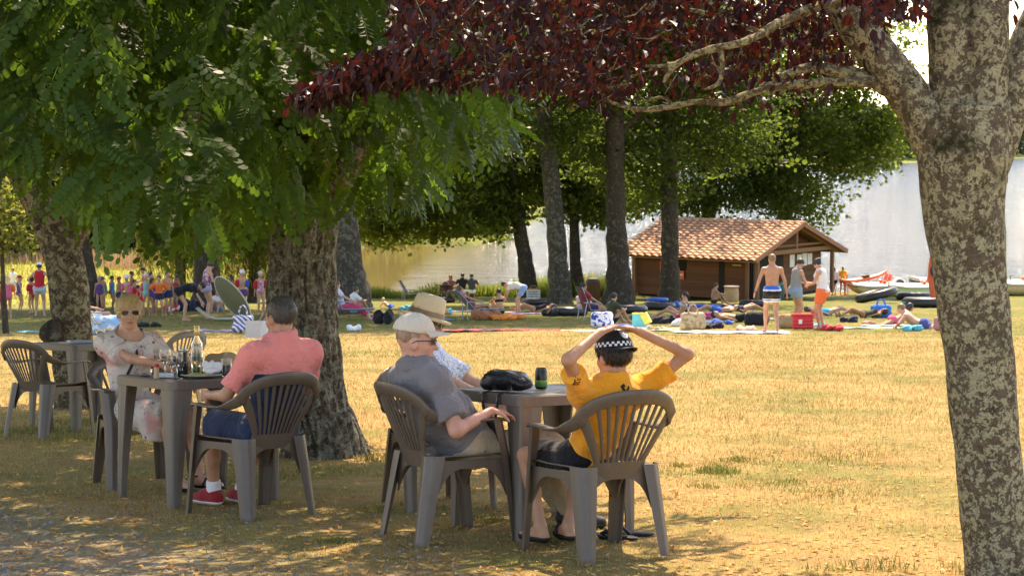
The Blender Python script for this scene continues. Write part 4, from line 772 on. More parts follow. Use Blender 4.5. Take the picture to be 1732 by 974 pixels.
class Fig:
    """joints and body primitives of one figure, facing +Y, right hand on +X"""
    def __init__(s, h=1.72, sex='m', build=1.0, pel=None, lean=(0, 0), roll=0, twist=0, head=(0, 0), hands=None, feet=None, footdir=None, hs=1.0, fingers=False, belly=0, pelR=None, hscale=1.0, curl=.5, feetskip=False, handdir=None, sit=False, armk=1.0):
        k = s.k = h/1.75; f = sex == 'f'; s.f = f; b = build; T = s.T = []; s.h = h
        pel = A(0, 0, .945) if pel is None else A(*pel); s.pel = pel = pel*k
        R0 = I3 if pelR is None else pelR; R1 = R0@rx(-lean[0])@ry(roll*.5); R2 = rzm(twist)@R0@rx(-lean[1])@ry(roll); RH = rzm(head[1])@R0@rx(-head[0]); s.R0, s.R1, s.R2, s.RH = R0, R1, R2, RH
        s.waist = pel+R1@A(0, 0, .18)*k; s.chest = s.waist+R2@A(0, .01, .2)*k; s.neck = s.chest+R2@A(0, -.015, .145)*k; hk = k*hs; s.hk = hk
        s.head = s.neck+RH@A(0, .025, 0)*hk+(R2@A(0, .01, .05)*k+RH@A(0, 0, .095)*hk)
        sw = (.165 if f else .188)*(.5+.5*b); s.sh = {q: s.chest+R2@A(sg*sw, -.01, .072)*k for q, sg in (('R', 1), ('L', -1))}; s.hip = {q: pel+R1@A(sg*.088, 0, -.03)*k for q, sg in (('R', 1), ('L', -1))}
        hands = hands or {}; feet = feet or {}; s.el, s.wr, s.kn, s.an = {}, {}, {}, {}
        for q, sg in (('R', 1), ('L', -1)):
            t, pole = hands.get(q, (A(sg*.27, .06, .83), A(sg*.3, -1, 0))); s.el[q], s.wr[q] = ik(s.sh[q], A(*t)*k, .285*k*armk, .25*k*armk, pole)
            t, pole = feet.get(q, (A(sg*.10, .0, .08), A(sg*.05, 1, 0))); s.kn[q], s.an[q] = ik(s.hip[q], A(*t)*k, .44*k, .425*k, pole)
        T += [Ell(pel, A(.158 if not f else .172, .112 if not sit else .105, .115 if not sit else .095)*k*b, R1, .04*k), Ell(s.waist, A(.132 if not f else .122, .096, .14)*k*b, R1, .07*k), Ell(s.chest+R2@A(0, 0, -.01)*k, A(.162 if not f else .142, .108, .175)*k*(.4+.6*b), R2, .08*k)]
        for sg in (1, -1):
            if not sit: T.append(Ell(pel+R1@A(sg*.075, -.05, -.045)*k, A(.09, .09, .09)*k*b, R1, .04*k))
        if belly: T.append(Ell(s.waist+R1@A(0, .05, -.03)*k, A(.12, .09+belly, .13)*k, R1, .06*k))
        if f and h > 1.4:
            for sg in (1, -1): T.append(Ell(s.chest+R2@A(sg*.068, .075, -.02)*k, A(.062, .058, .06)*k*b, R2, .03*k))
        s.Sh = [Cap(s.sh['L'], s.sh['R'], .050*k, .050*k, .07*k), Cap(s.chest+R2@A(0, -.02, .09)*k, s.neck+R2@A(0, .0, .03)*k, .075*k, .052*k, .07*k)]
        s.N = [Cap(s.neck, s.head+RH@A(0, -.02, -.05)*hk, (.052 if not f else .045)*k, (.055 if not f else .047)*hk, .03*k)]
        a1, a2 = (.045, .035) if not f else (.040, .031); s.Ua = {q: Cap(s.sh[q], s.el[q], a1*k*b, a2*k*b, .03*k) for q in 'RL'}
        s.Fa = {}; s.Th = {}; s.Sn = {}; s.Ca = {}; s.Ft = []; s.Hn = []
        for q, sg in (('R', 1), ('L', -1)):
            s.Fa[q] = Cap(s.el[q], s.wr[q], a2*1.02*k*b, .025*k, .02*k); s.Th[q] = Cap(s.hip[q], s.kn[q], .084*k*b*(.92 if sit else 1), .052*k*b, .04*k); s.Sn[q] = Cap(s.kn[q], s.an[q], .05*k*b, .033*k, .02*k)
            u = (s.an[q]-s.kn[q])/(.425*k); th = (s.kn[q]-s.hip[q]); bk = -(R0@A(0, 1, 0)); bk = bk-u*(bk@u); nb = np.linalg.norm(bk); bk = bk/nb if nb > .15 else (lambda w: w/(np.linalg.norm(w)+1e-6))(-(th-u*(th@u)))
            if nb <= .15 or (th@bk) > .1: pass
            s.Ca[q] = Cap(s.kn[q]+u*.06*k+bk*.012*k, s.kn[q]+u*.22*k+bk*.012*k, .047*k*b, .035*k*b, .03*k)
            fd = A(*(footdir or {}).get(q, (sg*.15, 1, 0))); fd = fd/np.linalg.norm(fd); dn = A(*((footdir or {}).get(q+'n', (0, 0, -1)))); 
            if not feetskip: s.Ft += [Cap(s.an[q]-fd*.03*k+dn*.042*k, s.an[q]+fd*.10*k+dn*.045*k, .034*k, .033*k, .02*k), Cap(s.an[q]+fd*.08*k+dn*.045*k, s.an[q]+fd*.165*k+dn*.055*k, .036*k, .024*k, .02*k), Cap(s.an[q], s.an[q]+fd*.06*k+dn*.03*k, .036*k, .035*k, .02*k)]
            s.fd = fd
            hd = s.wr[q]-s.el[q]; hd = hd/np.linalg.norm(hd)
            if handdir and q in handdir: hd = A(*handdir[q][0]); hd = hd/np.linalg.norm(hd); pn = A(*handdir[q][1])
            else: pn = -sg*A(1, 0, 0)
            pn = pn-hd*(pn@hd); pn = pn/(np.linalg.norm(pn)+1e-9); sd = np.cross(hd, pn)*sg; M = np.stack([sd, hd, pn], -1); w_ = s.wr[q]
            s.Hn.append(Ell(w_+hd*.048*k, A(.040, .056, .017)*k, M, .018*k))
            if fingers:
                for i, (off, L) in enumerate(((-.029, .068), (-.0095, .078), (.0095, .074), (.028, .058))):
                    p0 = w_+hd*.085*k+sd*off*k; d1 = hd+pn*curl*.5+sd*off*2.5; d1 /= np.linalg.norm(d1); p1 = p0+d1*L*.5*k; d2 = hd+pn*curl*1.5+sd*off*2.5; d2 /= np.linalg.norm(d2); p2 = p1+d2*L*.5*k
                    s.Hn += [Cap(p0-hd*.02*k, p1, .0098*k, .009*k, .006), Cap(p1, p2, .009*k, .0078*k, .006)]
                p0 = w_+hd*.02*k-sd*.03*k; p1 = p0+(hd*.6-sd*.7+pn*.3)*.045*k; p2 = p1+(hd*.9-sd*.25+pn*curl)*.035*k; s.Hn += [Cap(p0, p1, .014*k, .0115*k, .01), Cap(p1, p2, .0115*k, .009*k, .006)]
            else:
                p1 = w_+hd*.10*k; s.Hn += [Ell(w_+(hd*.115+pn*.012)*k, A(.034, .045, .014)*k, M, .015*k), Cap(w_+(hd*.02-sd*.03)*k, w_+(hd*.075-sd*.06)*k, .013*k, .010*k, .01*k)]
        H = s.H = []
        def hp(x, y, z): return s.head+RH@A(x, y, z)*hk
        s.hp = hp; sh_ = hk*(1 if not f else .95)
        H += [Ell(hp(0, -.012, .028), A(.075, .095, .09)*sh_, RH, .03), Ell(hp(0, .028, -.045), A(.056, .064, .074)*sh_, RH, .04*hk), Ell(hp(0, .062, -.098), A(.026, .022, .02)*sh_, RH, .025*hk), Cap(hp(0, .088, .004), hp(0, .112, -.034), .0085*hk, .0145*hk, .016*hk),
              Cap(hp(-.035, .076, .02), hp(.035, .076, .02), .014*hk, .014*hk, .02*hk), Cap(hp(-.018, .082, -.066), hp(.018, .082, -.066), .0095*hk, .0095*hk, .012*hk), Ell(hp(.04, .06, -.03), A(.022, .02, .024)*hk, RH, .02*hk), Ell(hp(-.04, .06, -.03), A(.022, .02, .024)*hk, RH, .02*hk)]
        for sg in (1, -1): H.append(Ell(hp(sg*.077, -.008, -.018), A(.010, .024, .033)*hk, RH@rzm(-sg*22), .008*hk))
    def body(s, h, mat, skip=()):
        P = s.T+s.Sh+s.N+s.H+[s.Ua[q] for q in 'RL']+[s.Fa[q] for q in 'RL']+s.Hn
        for q in 'RL': P += [s.Th[q], s.Sn[q], s.Ca[q]]
        return sdf_mesh('person', P+s.Ft, h, mat)
    # garments ---------------------------------------------------------------
    def top(s, g=.014, sleeve=.6, hem=.02, neck=.075, low=None, flare=.008, straps=False, h=.02, mats=None, wrinkle=.0, seed=0, mfun=None, neckf=.03):
        P = [p.grow(g) for p in s.T]+[p.grow(g*.9) for p in s.Sh[:1]]+([s.Sh[1].grow(g*.7)] if not straps else [])
        k = s.k
        if sleeve > 0:
            for q in 'RL':
                e = s.sh[q]+(s.el[q]-s.sh[q])*min(sleeve, 1.0); P.append(Cap(s.sh[q], e, s.Ua[q].ra+g*.6, s.Ua[q].ra+(s.Ua[q].rb-s.Ua[q].ra)*sleeve+g*.7+flare, .07*k, sleeve <= 1.0))
                if sleeve > 1.0: P.append(Cap(s.el[q], s.el[q]+(s.wr[q]-s.el[q])*(sleeve-1), s.Ua[q].rb+g, s.Fa[q].rb+g+.004, .02*k, True))
        subs = [Ell(s.neck+s.R2@A(0, neckf, .055)*k, A(neck, neck, neck*1.05)*k, s.R2)] if neck else []
        if straps: subs += [Ell(s.sh[q]+s.R2@A(.02 if q == 'R' else -.02, 0, .0)*k, A(.075, .13, .085)*k, s.R2) for q in 'RL']+[Ell(s.neck+s.R2@A(0, .05, .0)*k, A(.09, .09, .12)*k, s.R2)]
        d = s.R1@A(0, 0, -1); return sdf_mesh('top', P, h, mats, [(s.pel+d*hem*k, d)], subs, wrinkle, seed, mfun=mfun)
    def shorts(s, g=.014, leg=.5, rise=.06, h=.02, mats=None, wrinkle=0, flare=.012, seed=0, mfun=None, shin=0.0):
        P = [p.grow(g) for p in s.T if np.linalg.norm(p.c-s.pel) < .12*s.k]+[s.T[1].grow(g)]
        for q in 'RL':
            e = s.hip[q]+(s.kn[q]-s.hip[q])*min(leg, 1); P.append(Cap(s.hip[q], e, s.Th[q].ra+g, s.Th[q].ra+(s.Th[q].rb-s.Th[q].ra)*leg+g+flare, .04*s.k, shin == 0))
            if shin: P.append(Cap(s.kn[q], s.kn[q]+(s.an[q]-s.kn[q])*shin, s.Sn[q].ra+g+.008, s.Sn[q].rb+g+flare+.012, .03*s.k, True))
        u = s.R1@A(0, 0, 1); return sdf_mesh('shorts', P, h, mats, [(s.pel+u*rise*s.k, u)], (), wrinkle, seed, mfun=mfun)
    def swim(s, h=.02, mats=None, top_=True, g=.008, mfun=None):      # one-piece suit
        u = s.R2@A(0, 0, 1); k = s.k
        subs = [Ell(s.hip[q]+s.R1@A((.08 if q == 'R' else -.08), 0, -.09)*k, A(.09, .2, .10)*k, s.R1) for q in 'RL']+[Ell(s.sh[q]+s.R2@A(0, 0, .02)*k, A(.095, .13, .11)*k, s.R2) for q in 'RL']+[Ell(s.neck+s.R2@A(0, .03, .0)*k, A(.075, .12, .10)*k, s.R2)]
        return sdf_mesh('swimsuit', [p.grow(g) for p in s.T]+[s.Sh[0].grow(g)], h, mats, [], subs, mfun=mfun)
    def bra(s, h, mats, g=.009):
        u = s.R2@A(0, 0, 1); return sdf_mesh('bikini_top', [p.grow(g) for p in s.T if np.linalg.norm(p.c-s.chest) < .14*s.k], h, mats, [(s.chest+u*.03*s.k, u), (s.chest-u*.075*s.k, -u)])
    def hair(s, h, mat, style='short', g=.012):
        RH, hk = s.RH, s.hk; P = [Ell(s.hp(0, -.018, .034), A(.076, .092, .09)*hk+g, RH, .02)]; subs = [Ell(s.hp(0, .115, -.03), A(.085, .075, .105)*hk, RH)]; cuts = []
        if style == 'short': subs += [Ell(s.hp(0, .03, -.125), A(.12, .10, .12)*hk, RH)]+[Ell(s.hp(sg*.09, .008, -.022), A(.03, .04, .048)*hk, RH) for sg in (1, -1)]; cuts = [(s.hp(0, 0, -.032), RH@A(0, .30, -1))]
        elif style == 'bob': P += [Ell(s.hp(0, -.05, -.03), A(.08, .058, .095)*hk, RH, .04), Cap(s.hp(.072, -.02, .0), s.hp(.07, -.01, -.10), .024*hk, .014*hk, .03), Cap(s.hp(-.072, -.02, .0), s.hp(-.068, -.01, -.11), .024*hk, .012*hk, .03)]
        elif style == 'long': P += [Cap(s.hp(0, -.06, .0), s.hp(0, -.09, -.26), .07*hk, .045*hk, .05), Cap(s.hp(.065, -.03, -.02), s.hp(.05, -.06, -.2), .03*hk, .022*hk, .03), Cap(s.hp(-.065, -.03, -.02), s.hp(-.05, -.06, -.2), .03*hk, .022*hk, .03)]
        elif style == 'bun': P += [Ell(s.hp(0, -.10, .065), A(.045, .045, .045)*hk, RH, .02)]; cuts = [(s.hp(0, 0, -.06), RH@A(0, .3, -1))]
        elif style == 'tail': P += [Cap(s.hp(0, -.11, .03), s.hp(0, -.15, -.13), .03*hk, .016*hk, .03)]; cuts = []; subs.append(Ell(s.hp(0, .03, -.14), A(.12, .1, .11)*hk, RH))
        return sdf_mesh('hair', P, h, mat, cuts, subs, .0025, 3)
    def cap(s, h, mat, brim=1, back=False, g=.018, lift=0.0):
        RH, hk = s.RH, s.hk; P = [Ell(s.hp(0, -.015, .04+lift), A(.078, .097, .086)*hk+g, RH, .01)]; cuts = [(s.hp(0, 0, .035+lift), RH@A(0, -.12, -1))]; sg = -1 if back else 1
        me = sdf_mesh('cap', P, h, mat, cuts); m = MB(); n = 14
        if brim:
            r0, r1 = [], []
            for i in range(n+1):
                a = R(-62+124*i/n); y0, x0 = math.cos(a)*(.094+g), math.sin(a)*(.076+g*.9); ex = .075*math.cos(a*1.25)**.7
                r0.append((x0, sg*y0*.97, .047+lift)); r1.append((x0*1.02, sg*(y0+ex), .038+lift-.10*x0*x0/.01*.25))
            top_ = [s.hp(*p) for p in r0]; out = [s.hp(*p) for p in r1]; th = RH@A(0, 0, -.006)*hk
            ring = lambda i: [top_[i], out[i], out[i]+th, top_[i]+th]
            m.ring_sweep([ring(i) for i in range(n+1)]); bm = m.mesh('brim', mat, False); return me, bm
        return me, None
def person(label, fig, M, h, skinm, garments, cat='person', group=None):
    o = obj('person', fig.body(h, skinm)); o.matrix_world = M; tag(o, label, cat, group)
    for g in garments:
        if g is None: continue
        name, me = g
        if isinstance(me, tuple):
            c = obj(name, me[0], o)
            if me[1] is not None: obj('brim', me[1], c)
        elif me is not None: obj(name, me, o)
    return o
def strands(o, mat, n, L, wd=.0016, seed=0, flow=(0, -.25, -1), lift=.35):
    """fine hair over the hair volume"""
    me = o.data; nv = len(me.vertices); co = np.empty(nv*3, np.float32); no = np.empty(nv*3, np.float32); me.vertices.foreach_get('co', co); me.vertices.foreach_get('normal', no); co = co.reshape(-1, 3); no = no.reshape(-1, 3)
    rg = np.random.default_rng(seed); i = rg.integers(0, nv, n); p, nn = co[i]+rg.normal(0, .003, (n, 3)), no[i]; f = np.array(flow)+rg.normal(0, .28, (n, 3)); f = f-nn*np.sum(f*nn, 1, keepdims=True); f /= np.linalg.norm(f, axis=1, keepdims=True)+1e-6
    l = rg.uniform(.5, 1.1, (n, 1))*L; sd = np.cross(f, nn); q = p+f*l*.5+nn*l*lift*.5; t = p+f*l+nn*l*lift*rg.uniform(-.2, .6, (n, 1)); w_ = sd*wd; V = np.stack([p-w_, p+w_, q+w_*.8, q-w_*.8, t], 1).reshape(-1, 3); b = np.arange(n)*5
    obj('hair_strands', np_mesh('hair_strands', V, np.concatenate([np.stack([b, b+1, b+2], -1), np.stack([b, b+2, b+3], -1), np.stack([b+3, b+2, b+4], -1)]), mat), o)['kind'] = 'stuff'
def hair_of(o): return [c for c in o.children if c.name.startswith('hair')][0]
def lips(fig, mat, w=.022): return sdf_mesh('lips', [Cap(fig.hp(-w, .086, -.066), fig.hp(w, .086, -.066), .005*fig.hk, .005*fig.hk, .003), Ell(fig.hp(0, .089, -.063), A(w*.75, .008, .005)*fig.hk, fig.RH, .004), Ell(fig.hp(0, .089, -.071), A(w*.65, .008, .006)*fig.hk, fig.RH, .004)], .0028, mat)
def shades(fig, o, lensmat, framemat, wide=.03):
    g = MB(); hp = fig.hp; m = MB()
    for sg in (1, -1):
        pts = []
        for j in range(14):
            a = 2*math.pi*j/14; cx, cz = math.cos(a), math.sin(a); x = sg*.036+.028*math.copysign(abs(cx)**.7, cx); z = .004+.019*math.copysign(abs(cz)**.7, cz); pts.append((x, .106-1.6*x*x-.0*z, z))
        m.poly([hp(*p) for p in (pts if sg > 0 else pts[::-1])]); m.poly([hp(p[0], p[1]-.003, p[2]) for p in (pts[::-1] if sg > 0 else pts)])
        g.tube([hp(*p) for p in pts]+[hp(*pts[0])], .0022*fig.hk, 5)
        g.tube([hp(sg*.064, .099, .008), hp(sg*.078, .075, .008), hp(sg*.086, .0, .004), hp(sg*.085, -.02, -.008)], .0026*fig.hk, 5)
    g.tube([hp(-.01, .108, .006), hp(0, .111, .010), hp(.01, .108, .006)], .0022*fig.hk, 5)
    s_ = g.obj('sunglasses', framemat, o, True); m.obj('lenses', lensmat, s_); return s_
# common materials
SK = {k: skin('skin_'+k, c) for k, c in dict(fair=(.62, .36, .25), tan=(.50, .27, .165), warm=(.56, .31, .20), brown=(.36, .19, .115), pink=(.64, .35, .26)).items()}
def hairmat(name, c):
    if name in MATS: return MATS[name]
    n = N(name); v = n.coord('Object', (90, 90, 14)); f = n.noise(v, 1.0, 4, .6); n.base(n.mix(n.ramp(f, [(.3, 0.0), (.7, 1.0)]), tuple(x*.55 for x in c), tuple(min(1, x*1.35) for x in c))); n.set(Roughness=.45); n.bump(f, .5, .01); MATS[name] = n.m; return n.m
HR = dict(dark=hairmat('hair_dark', (.022, .016, .012)), brown=hairmat('hair_brown', (.075, .045, .026)), blond=hairmat('hair_blond', (.66, .45, .20)), grey=hairmat('hair_greying', (.075, .062, .052)), sandy=hairmat('hair_sandy', (.25, .15, .07)), buzz=hairmat('hair_buzz', (.34, .21, .14)))
# ------------------------------------------------------------------ the people at the tables
HF = .0085
def um(k, *v): return tuple(x/k for x in v)
def decal(target, pts, faces, origin, xd, yd, nd, mat, name, parent, lift=.0035):
    """flat print laid on a garment: pts in metres, projected along -nd"""
    me = target.data; bv = BVHTree.FromPolygons([v.co for v in me.vertices], [list(p.vertices) for p in me.polygons]); m = MB(); V = []
    for a, b in pts:
        p = Vector(origin)+Vector(xd)*a+Vector(yd)*b+Vector(nd)*.3; hit = bv.ray_cast(p, -Vector(nd)); V.append((hit[0] if hit[0] else p-Vector(nd)*.3)+Vector(nd)*lift)
    m.v = [tuple(v) for v in V]; m.f = faces; m.m = [0]*len(faces); return m.obj(name, mat, parent)
def strokes(segs, w):
    P = []; F = []
    for (x0, y0), (x1, y1) in segs:
        d = Vector((x1-x0, y1-y0)); n_ = max(1, int(d.length/.012)); t = Vector((-d.y, d.x)).normalized()*w/2
        for i in range(n_):
            b = len(P); a0, a1 = i/n_, (i+1)/n_
            for a, s_ in ((a0, 1), (a0, -1), (a1, -1), (a1, 1)): P.append((x0+d.x*a+t.x*s_, y0+d.y*a+t.y*s_))
            F.append([b, b+1, b+2, b+3])
    return P, F
def shoe(fig, q, upper, sole, o, g=.008):
    an = fig.an[q]; P = [p.grow(g) for p in fig.Ft if np.linalg.norm((p.a+p.b)/2-an) < .14*fig.k]; lo = min(min(p.a[2]-p.ra, p.b[2]-p.rb) for p in P)
    u = obj('shoe', sdf_mesh('shoe', P, .007, upper, [((0, 0, an[2]+.03), (0, 0, 1))]), o)
    s_ = sdf_mesh('sole', [p.grow(.004) for p in P], .007, sole, [((0, 0, lo+.026), (0, 0, 1)), ((0, 0, lo+.002), (0, 0, -1))])
    if s_: obj('sole', s_, u)
    return u
SIT = dict(pel=(0, -.10, .50), feet={'R': ((.10, .42, .09), (.15, .4, 1)), 'L': ((-.10, .42, .09), (-.15, .4, 1))})

# man in pink and navy
f = Fig(1.72, 'm', 1.05, sit=True, pel=(0, -.02, .505), lean=(-25, -11), hs=.95, head=(4, 6), hands={'L': ((-.27, .22, .69), (-.6, -.4, -1)), 'R': ((.26, .26, .72), (.6, -.4, -1))}, feet={'R': ((.10, .46, .09), (.5, .4, 1)), 'L': ((-.07, .50, .09), (-.2, .4, 1))}, fingers=True)
def two_tone(c): return ((c[:, 2]+.06*c[:, 0] < .80) & (np.abs(c[:, 0]) < .20) & (c[:, 1] < .16)).astype(int)
MPINK = cloth('shirt_pink', (.90, .27, .235)); MNAVY = cloth('shirt_navy', (.022, .036, .08)); MDEN = cloth('shorts_navy', (.022, .038, .085))
pm = person('seated man seen from behind in a pink and navy shirt, by the trunk', f, place(-1.40, 10.05, 40), HF, SK['tan'], [('hair', f.hair(.006, HR['grey'], 'short', .008)), ('shirt', f.top(.021, .80, .06, .07, h=HF, mats=[MPINK, MNAVY], wrinkle=.0072, seed=1, mfun=two_tone)), ('shorts', f.shorts(.018, .92, .04, HF, MDEN, .003, .02))])
MRED = cloth('shoe_red', (.34, .02, .025)); MSOLE = basic('sole_white', (.75, .72, .68), .6)
for q in 'RL':
    shoe(f, q, MRED, MSOLE, pm); c0 = f.an[q]; c1 = f.kn[q]; obj('sock', sdf_mesh('sock', [Cap(c0, c0+(c1-c0)*.16, .044, .044, .01, True)], .008, basic('sock_white', (.8, .8, .8), .9)), pm)
strands(hair_of(pm), HR['grey'], 5000, .014, .0011, 1)
# woman in the flowered dress
def floral():
    n = N('dress_floral'); v = n.coord('Object'); base = (.62, .53, .46)
    c = n.mix(n.ramp(n.noise(v, 7, 2, .5, .5), [(.51, 0.0), (.63, .85)]), base, (.64, .30, .27)); wv = n.n('ShaderNodeTexVoronoi', i_Scale=9, feature='DISTANCE_TO_EDGE'); mp = n.mix(.35, v, n.noise(v, 5, 3)); n.l(mp, wv.inputs['Vector'])
    c = n.mix(n.ramp(wv.outputs[0], [(.008, .6), (.022, 0.0)]), c, (.20, .14, .14)); vo = n.n('ShaderNodeTexVoronoi', i_Scale=16); n.l(v, vo.inputs['Vector']); c = n.mix(n.ramp(vo.outputs[0], [(.13, 1.0), (.2, 0.0)]), c, n.mix(n.noise(v, 3), (.09, .06, .07), (.5, .12, .14)))
    n.base(c); n.set(Roughness=.8); n.bump(n.noise(v, 14, 3, .5, .8), .4, .02); return n.m
MFLO = floral()
f = Fig(1.64, 'f', 1.05, hs=.95, sit=True, pel=um(.937, 0, -.01, .50), lean=(-8, -2), twist=-30, head=(2, -40), hands={'R': (um(.937, .10, .36, .80), (1, -.1, -1.2)), 'L': (um(.937, -.12, .42, .80), (-.9, -.3, -.8))}, feet={'R': (um(.937, .07, .43, .09), (.1, .4, 1)), 'L': (um(.937, -.08, .50, .09), (-.1, .4, 1))}, fingers=True)
skirt = []
for q in 'RL':
    e = f.hip[q]+(f.kn[q]-f.hip[q])*.98; skirt.append(Cap(f.hip[q], e, .115, .085, .10, True))
skirt += [Cap((f.hip['R']+f.hip['L'])/2, (f.kn['R']+f.kn['L'])/2*.96+A(0, 0, -.02), .11, .08, .08, True), Ell(f.pel, (.2, .15, .13), f.R1, .05)]+[Cap((f.kn[q]*.7+f.hip[q]*.3), (f.kn[q]*.75+f.hip[q]*.25)+A(0, -.02, -.17), .07, .085, .06, True) for q in 'RL']
wm = person('seated blond woman in sunglasses and a pale flowered dress facing the camera', f, place(-2.45, 11.32, -122), HF, SK['warm'], [('hair', f.hair(.007, HR['blond'], 'tail', .010)), ('dress', f.top(.016, .58, .10, .118, h=HF, mats=MFLO, wrinkle=.005, seed=4, flare=.006, neckf=.080)), ('skirt', sdf_mesh('skirt', skirt, .010, MFLO, wrinkle=.005, seed=6))])
strands(hair_of(wm), HR['blond'], 4200, .045, .0014, 2, (0, -.5, -.6), .22); obj('lips', lips(f, basic('lip_rose', (.40, .10, .09), .4)), wm); GLASS_D = basic('lens_brown', (.03, .015, .01), .08, var=.02); shades(f, wm, GLASS_D, basic('frame_gold', (.65, .5, .35), .25, metal=.6))
m = MB(); S0 = f.sh['L']*.55+f.neck*.45; pth = [S0+f.R2@A(0, -.06, .035), S0+f.R2@A(0, .0, .062), S0+f.R2@A(.04, .10, -.02), f.chest+f.R2@A(.0, .155, -.02), f.chest+f.R2@A(.06, .155, -.14), f.waist+f.R1@A(.14, .10, -.08)]; m.band(pth, [f.R2@A(1, 0, .6)]*6, .02, .006); m.obj('bag_strap', basic('strap_black', (.012, .011, .012), .5), wm)
MBLK = basic('sandal_black', (.012, .012, .014), .6)
for q in 'RL':
    s_ = sdf_mesh('sandal', [p.grow(.006) for p in f.Ft if np.linalg.norm((p.a+p.b)/2-f.an[q]) < .14], .008, MBLK, [((0, 0, f.an[q][2]-.055), (0, 0, 1))]); obj('sandal', s_, wm) if s_ else None
    a = f.an[q]; m = MB(); m.tube([a+A(-.05, .07, -.05), a+A(-.02, .075, -.005), a+A(.03, .075, -.012), a+A(.05, .07, -.05)], .007, 6); m.tube([a+A(-.045, .0, .0), a+A(0, .045, .012), a+A(.045, .0, .0), a+A(0, -.045, .01), a+A(-.045, 0, 0)], .006, 6); m.obj('sandal_strap', MBLK, wm, True)
# man in the grey polo shirt
f = Fig(1.68, 'm', 1.16, sit=True, pel=(0, .10, .505), lean=(-46, -30), head=(2, -27), belly=.03, hands={'R': ((.275, .12, .70), (.45, -.6, -1)), 'L': ((-.16, .22, .60), (-.7, -.4, -.8))}, feet={'R': ((.10, .74, .09), (.2, .3, 1)), 'L': ((-.08, .80, .09), (-.2, .3, 1))}, fingers=True, curl=.8, handdir={'R': ((.0, 1, -.15), (0, -.1, -1))})
MGRY = cloth('polo_grey', (.20, .185, .19)); MKHA = cloth('trousers_beige', (.46, .36, .24))
gm = person('seated man in a grey shirt, beige cap and dark sunglasses, in profile', f, place(-.335, 9.13, -61), HF, SK['pink'], [('hair', f.hair(.007, HR['buzz'], 'short', .001)), ('shirt', f.top(.020, .78, .10, .066, h=HF, mats=MGRY, wrinkle=.0085, seed=2, flare=.022)), ('trousers', f.shorts(.018, 1.0, .05, HF, MKHA, .004, .012, shin=.92)), ('cap', f.cap(.007, cloth('cap_beige', (.66, .59, .48)), lift=.012))])
obj('lips', lips(f, basic('lip_pale', (.45, .16, .13), .5), .02), gm); shades(f, gm, GLASS_D, basic('frame_black', (.015, .014, .014), .3))
m = MB(); rg = [[f.neck+f.R2@(A(math.cos(a)*r_, math.sin(a)*r_*1.05+.012, z-.02*math.sin(a))) for a in [2*math.pi*j/24 for j in range(24)]] for r_, z in ((.088, .005), (.076, .05), (.070, .052), (.080, .005))]; m.ring_sweep(rg, True, False); m.obj('collar', MGRY, gm, True)
MSHO = basic('shoe_dark', (.03, .028, .026), .6)
for q in 'RL': shoe(f, q, MSHO, MSHO, gm)
# woman in the straw hat
f = Fig(1.62, 'f', 1.10, sit=True, pel=um(.926, 0, -.02, .49), lean=(-18, -12), head=(16, 6), hands={'R': (um(.937, .16, .34, .64), (.8, -.5, -.6)), 'L': (um(.937, -.14, .34, .66), (-.8, -.5, -.6))}, feet={'R': (um(.937, .02, .82, .10), (.1, .3, 1)), 'L': (um(.937, -.10, .78, .09), (-.1, .3, 1))}, fingers=True)
MLACE = cloth('blouse_lace', (.72, .74, .80), c2=(.25, .32, .45), pattern='vor', ps=38)
MCRM = cloth('trousers_cream', (.66, .57, .46))
hw = person('seated woman in a straw hat and white lace blouse behind the grey shirted man', f, place(-.41, 10.33, -100), HF, SK['fair'], [('hair', f.hair(.008, HR['sandy'], 'bob')), ('blouse', f.top(.022, 1.0, .12, .07, h=HF, mats=MLACE, wrinkle=.0075, seed=5, flare=.03)), ('trousers', f.shorts(.02, 1.0, .05, HF, MCRM, .004, .02, shin=.72))])
strands(hair_of(hw), HR['sandy'], 3000, .06, .0016, 3, (0, -.1, -1), .15); shades(f, hw, GLASS_D, MATS['frame_black']); obj('lips', lips(f, MATS['lip_rose']), hw)
def straw():
    n = N('straw_hat'); v = n.coord('Object', (60, 60, 160)); a = n.noise(v, 1.5, 3); n.base(n.mix(a, (.58, .44, .26), (.78, .63, .42))); n.set(Roughness=.8); n.bump(a, .5, .006); return n.m
prof = [(.156, -.005), (.150, -.012), (.125, -.004), (.104, .004), (.100, .03), (.096, .08), (.088, .115), (.06, .128), (.0, .112), (.0, .106), (.058, .120), (.084, .108), (.092, .07), (.098, .0), (.125, -.009), (.150, -.017), (.156, -.010)]
m = MB(); base = f.hp(0, -.012, .042)
def hat_ring(r, z, n_=36): return [base+f.RH@A(r*.86*math.cos(a), r*1.0*math.sin(a), z+.14*(abs(math.cos(a))**2*.15)*max(0, r-.1)*4) for a in [2*math.pi*j/n_ for j in range(n_)]]
m.ring_sweep([hat_ring(max(r, .001), z) for r, z in prof]); hat = m.obj('straw_hat', straw(), hw, True)
m = MB(); m.ring_sweep([hat_ring(r, z) for r, z in ((.1065, .006), (.1045, .034), (.1015, .034), (.1035, .006))], True, False); m.obj('hat_band', basic('hat_band_brown', (.30, .19, .10), .7), hat, True)
for q in 'RL':
    s_ = sdf_mesh('sandal', [p.grow(.006) for p in f.Ft if np.linalg.norm((p.a+p.b)/2-f.an[q]) < .14], .008, basic('sandal_red', (.25, .04, .03), .6), [((0, 0, f.an[q][2]-.05), (0, 0, 1))]); obj('sandal', s_, hw) if s_ else None
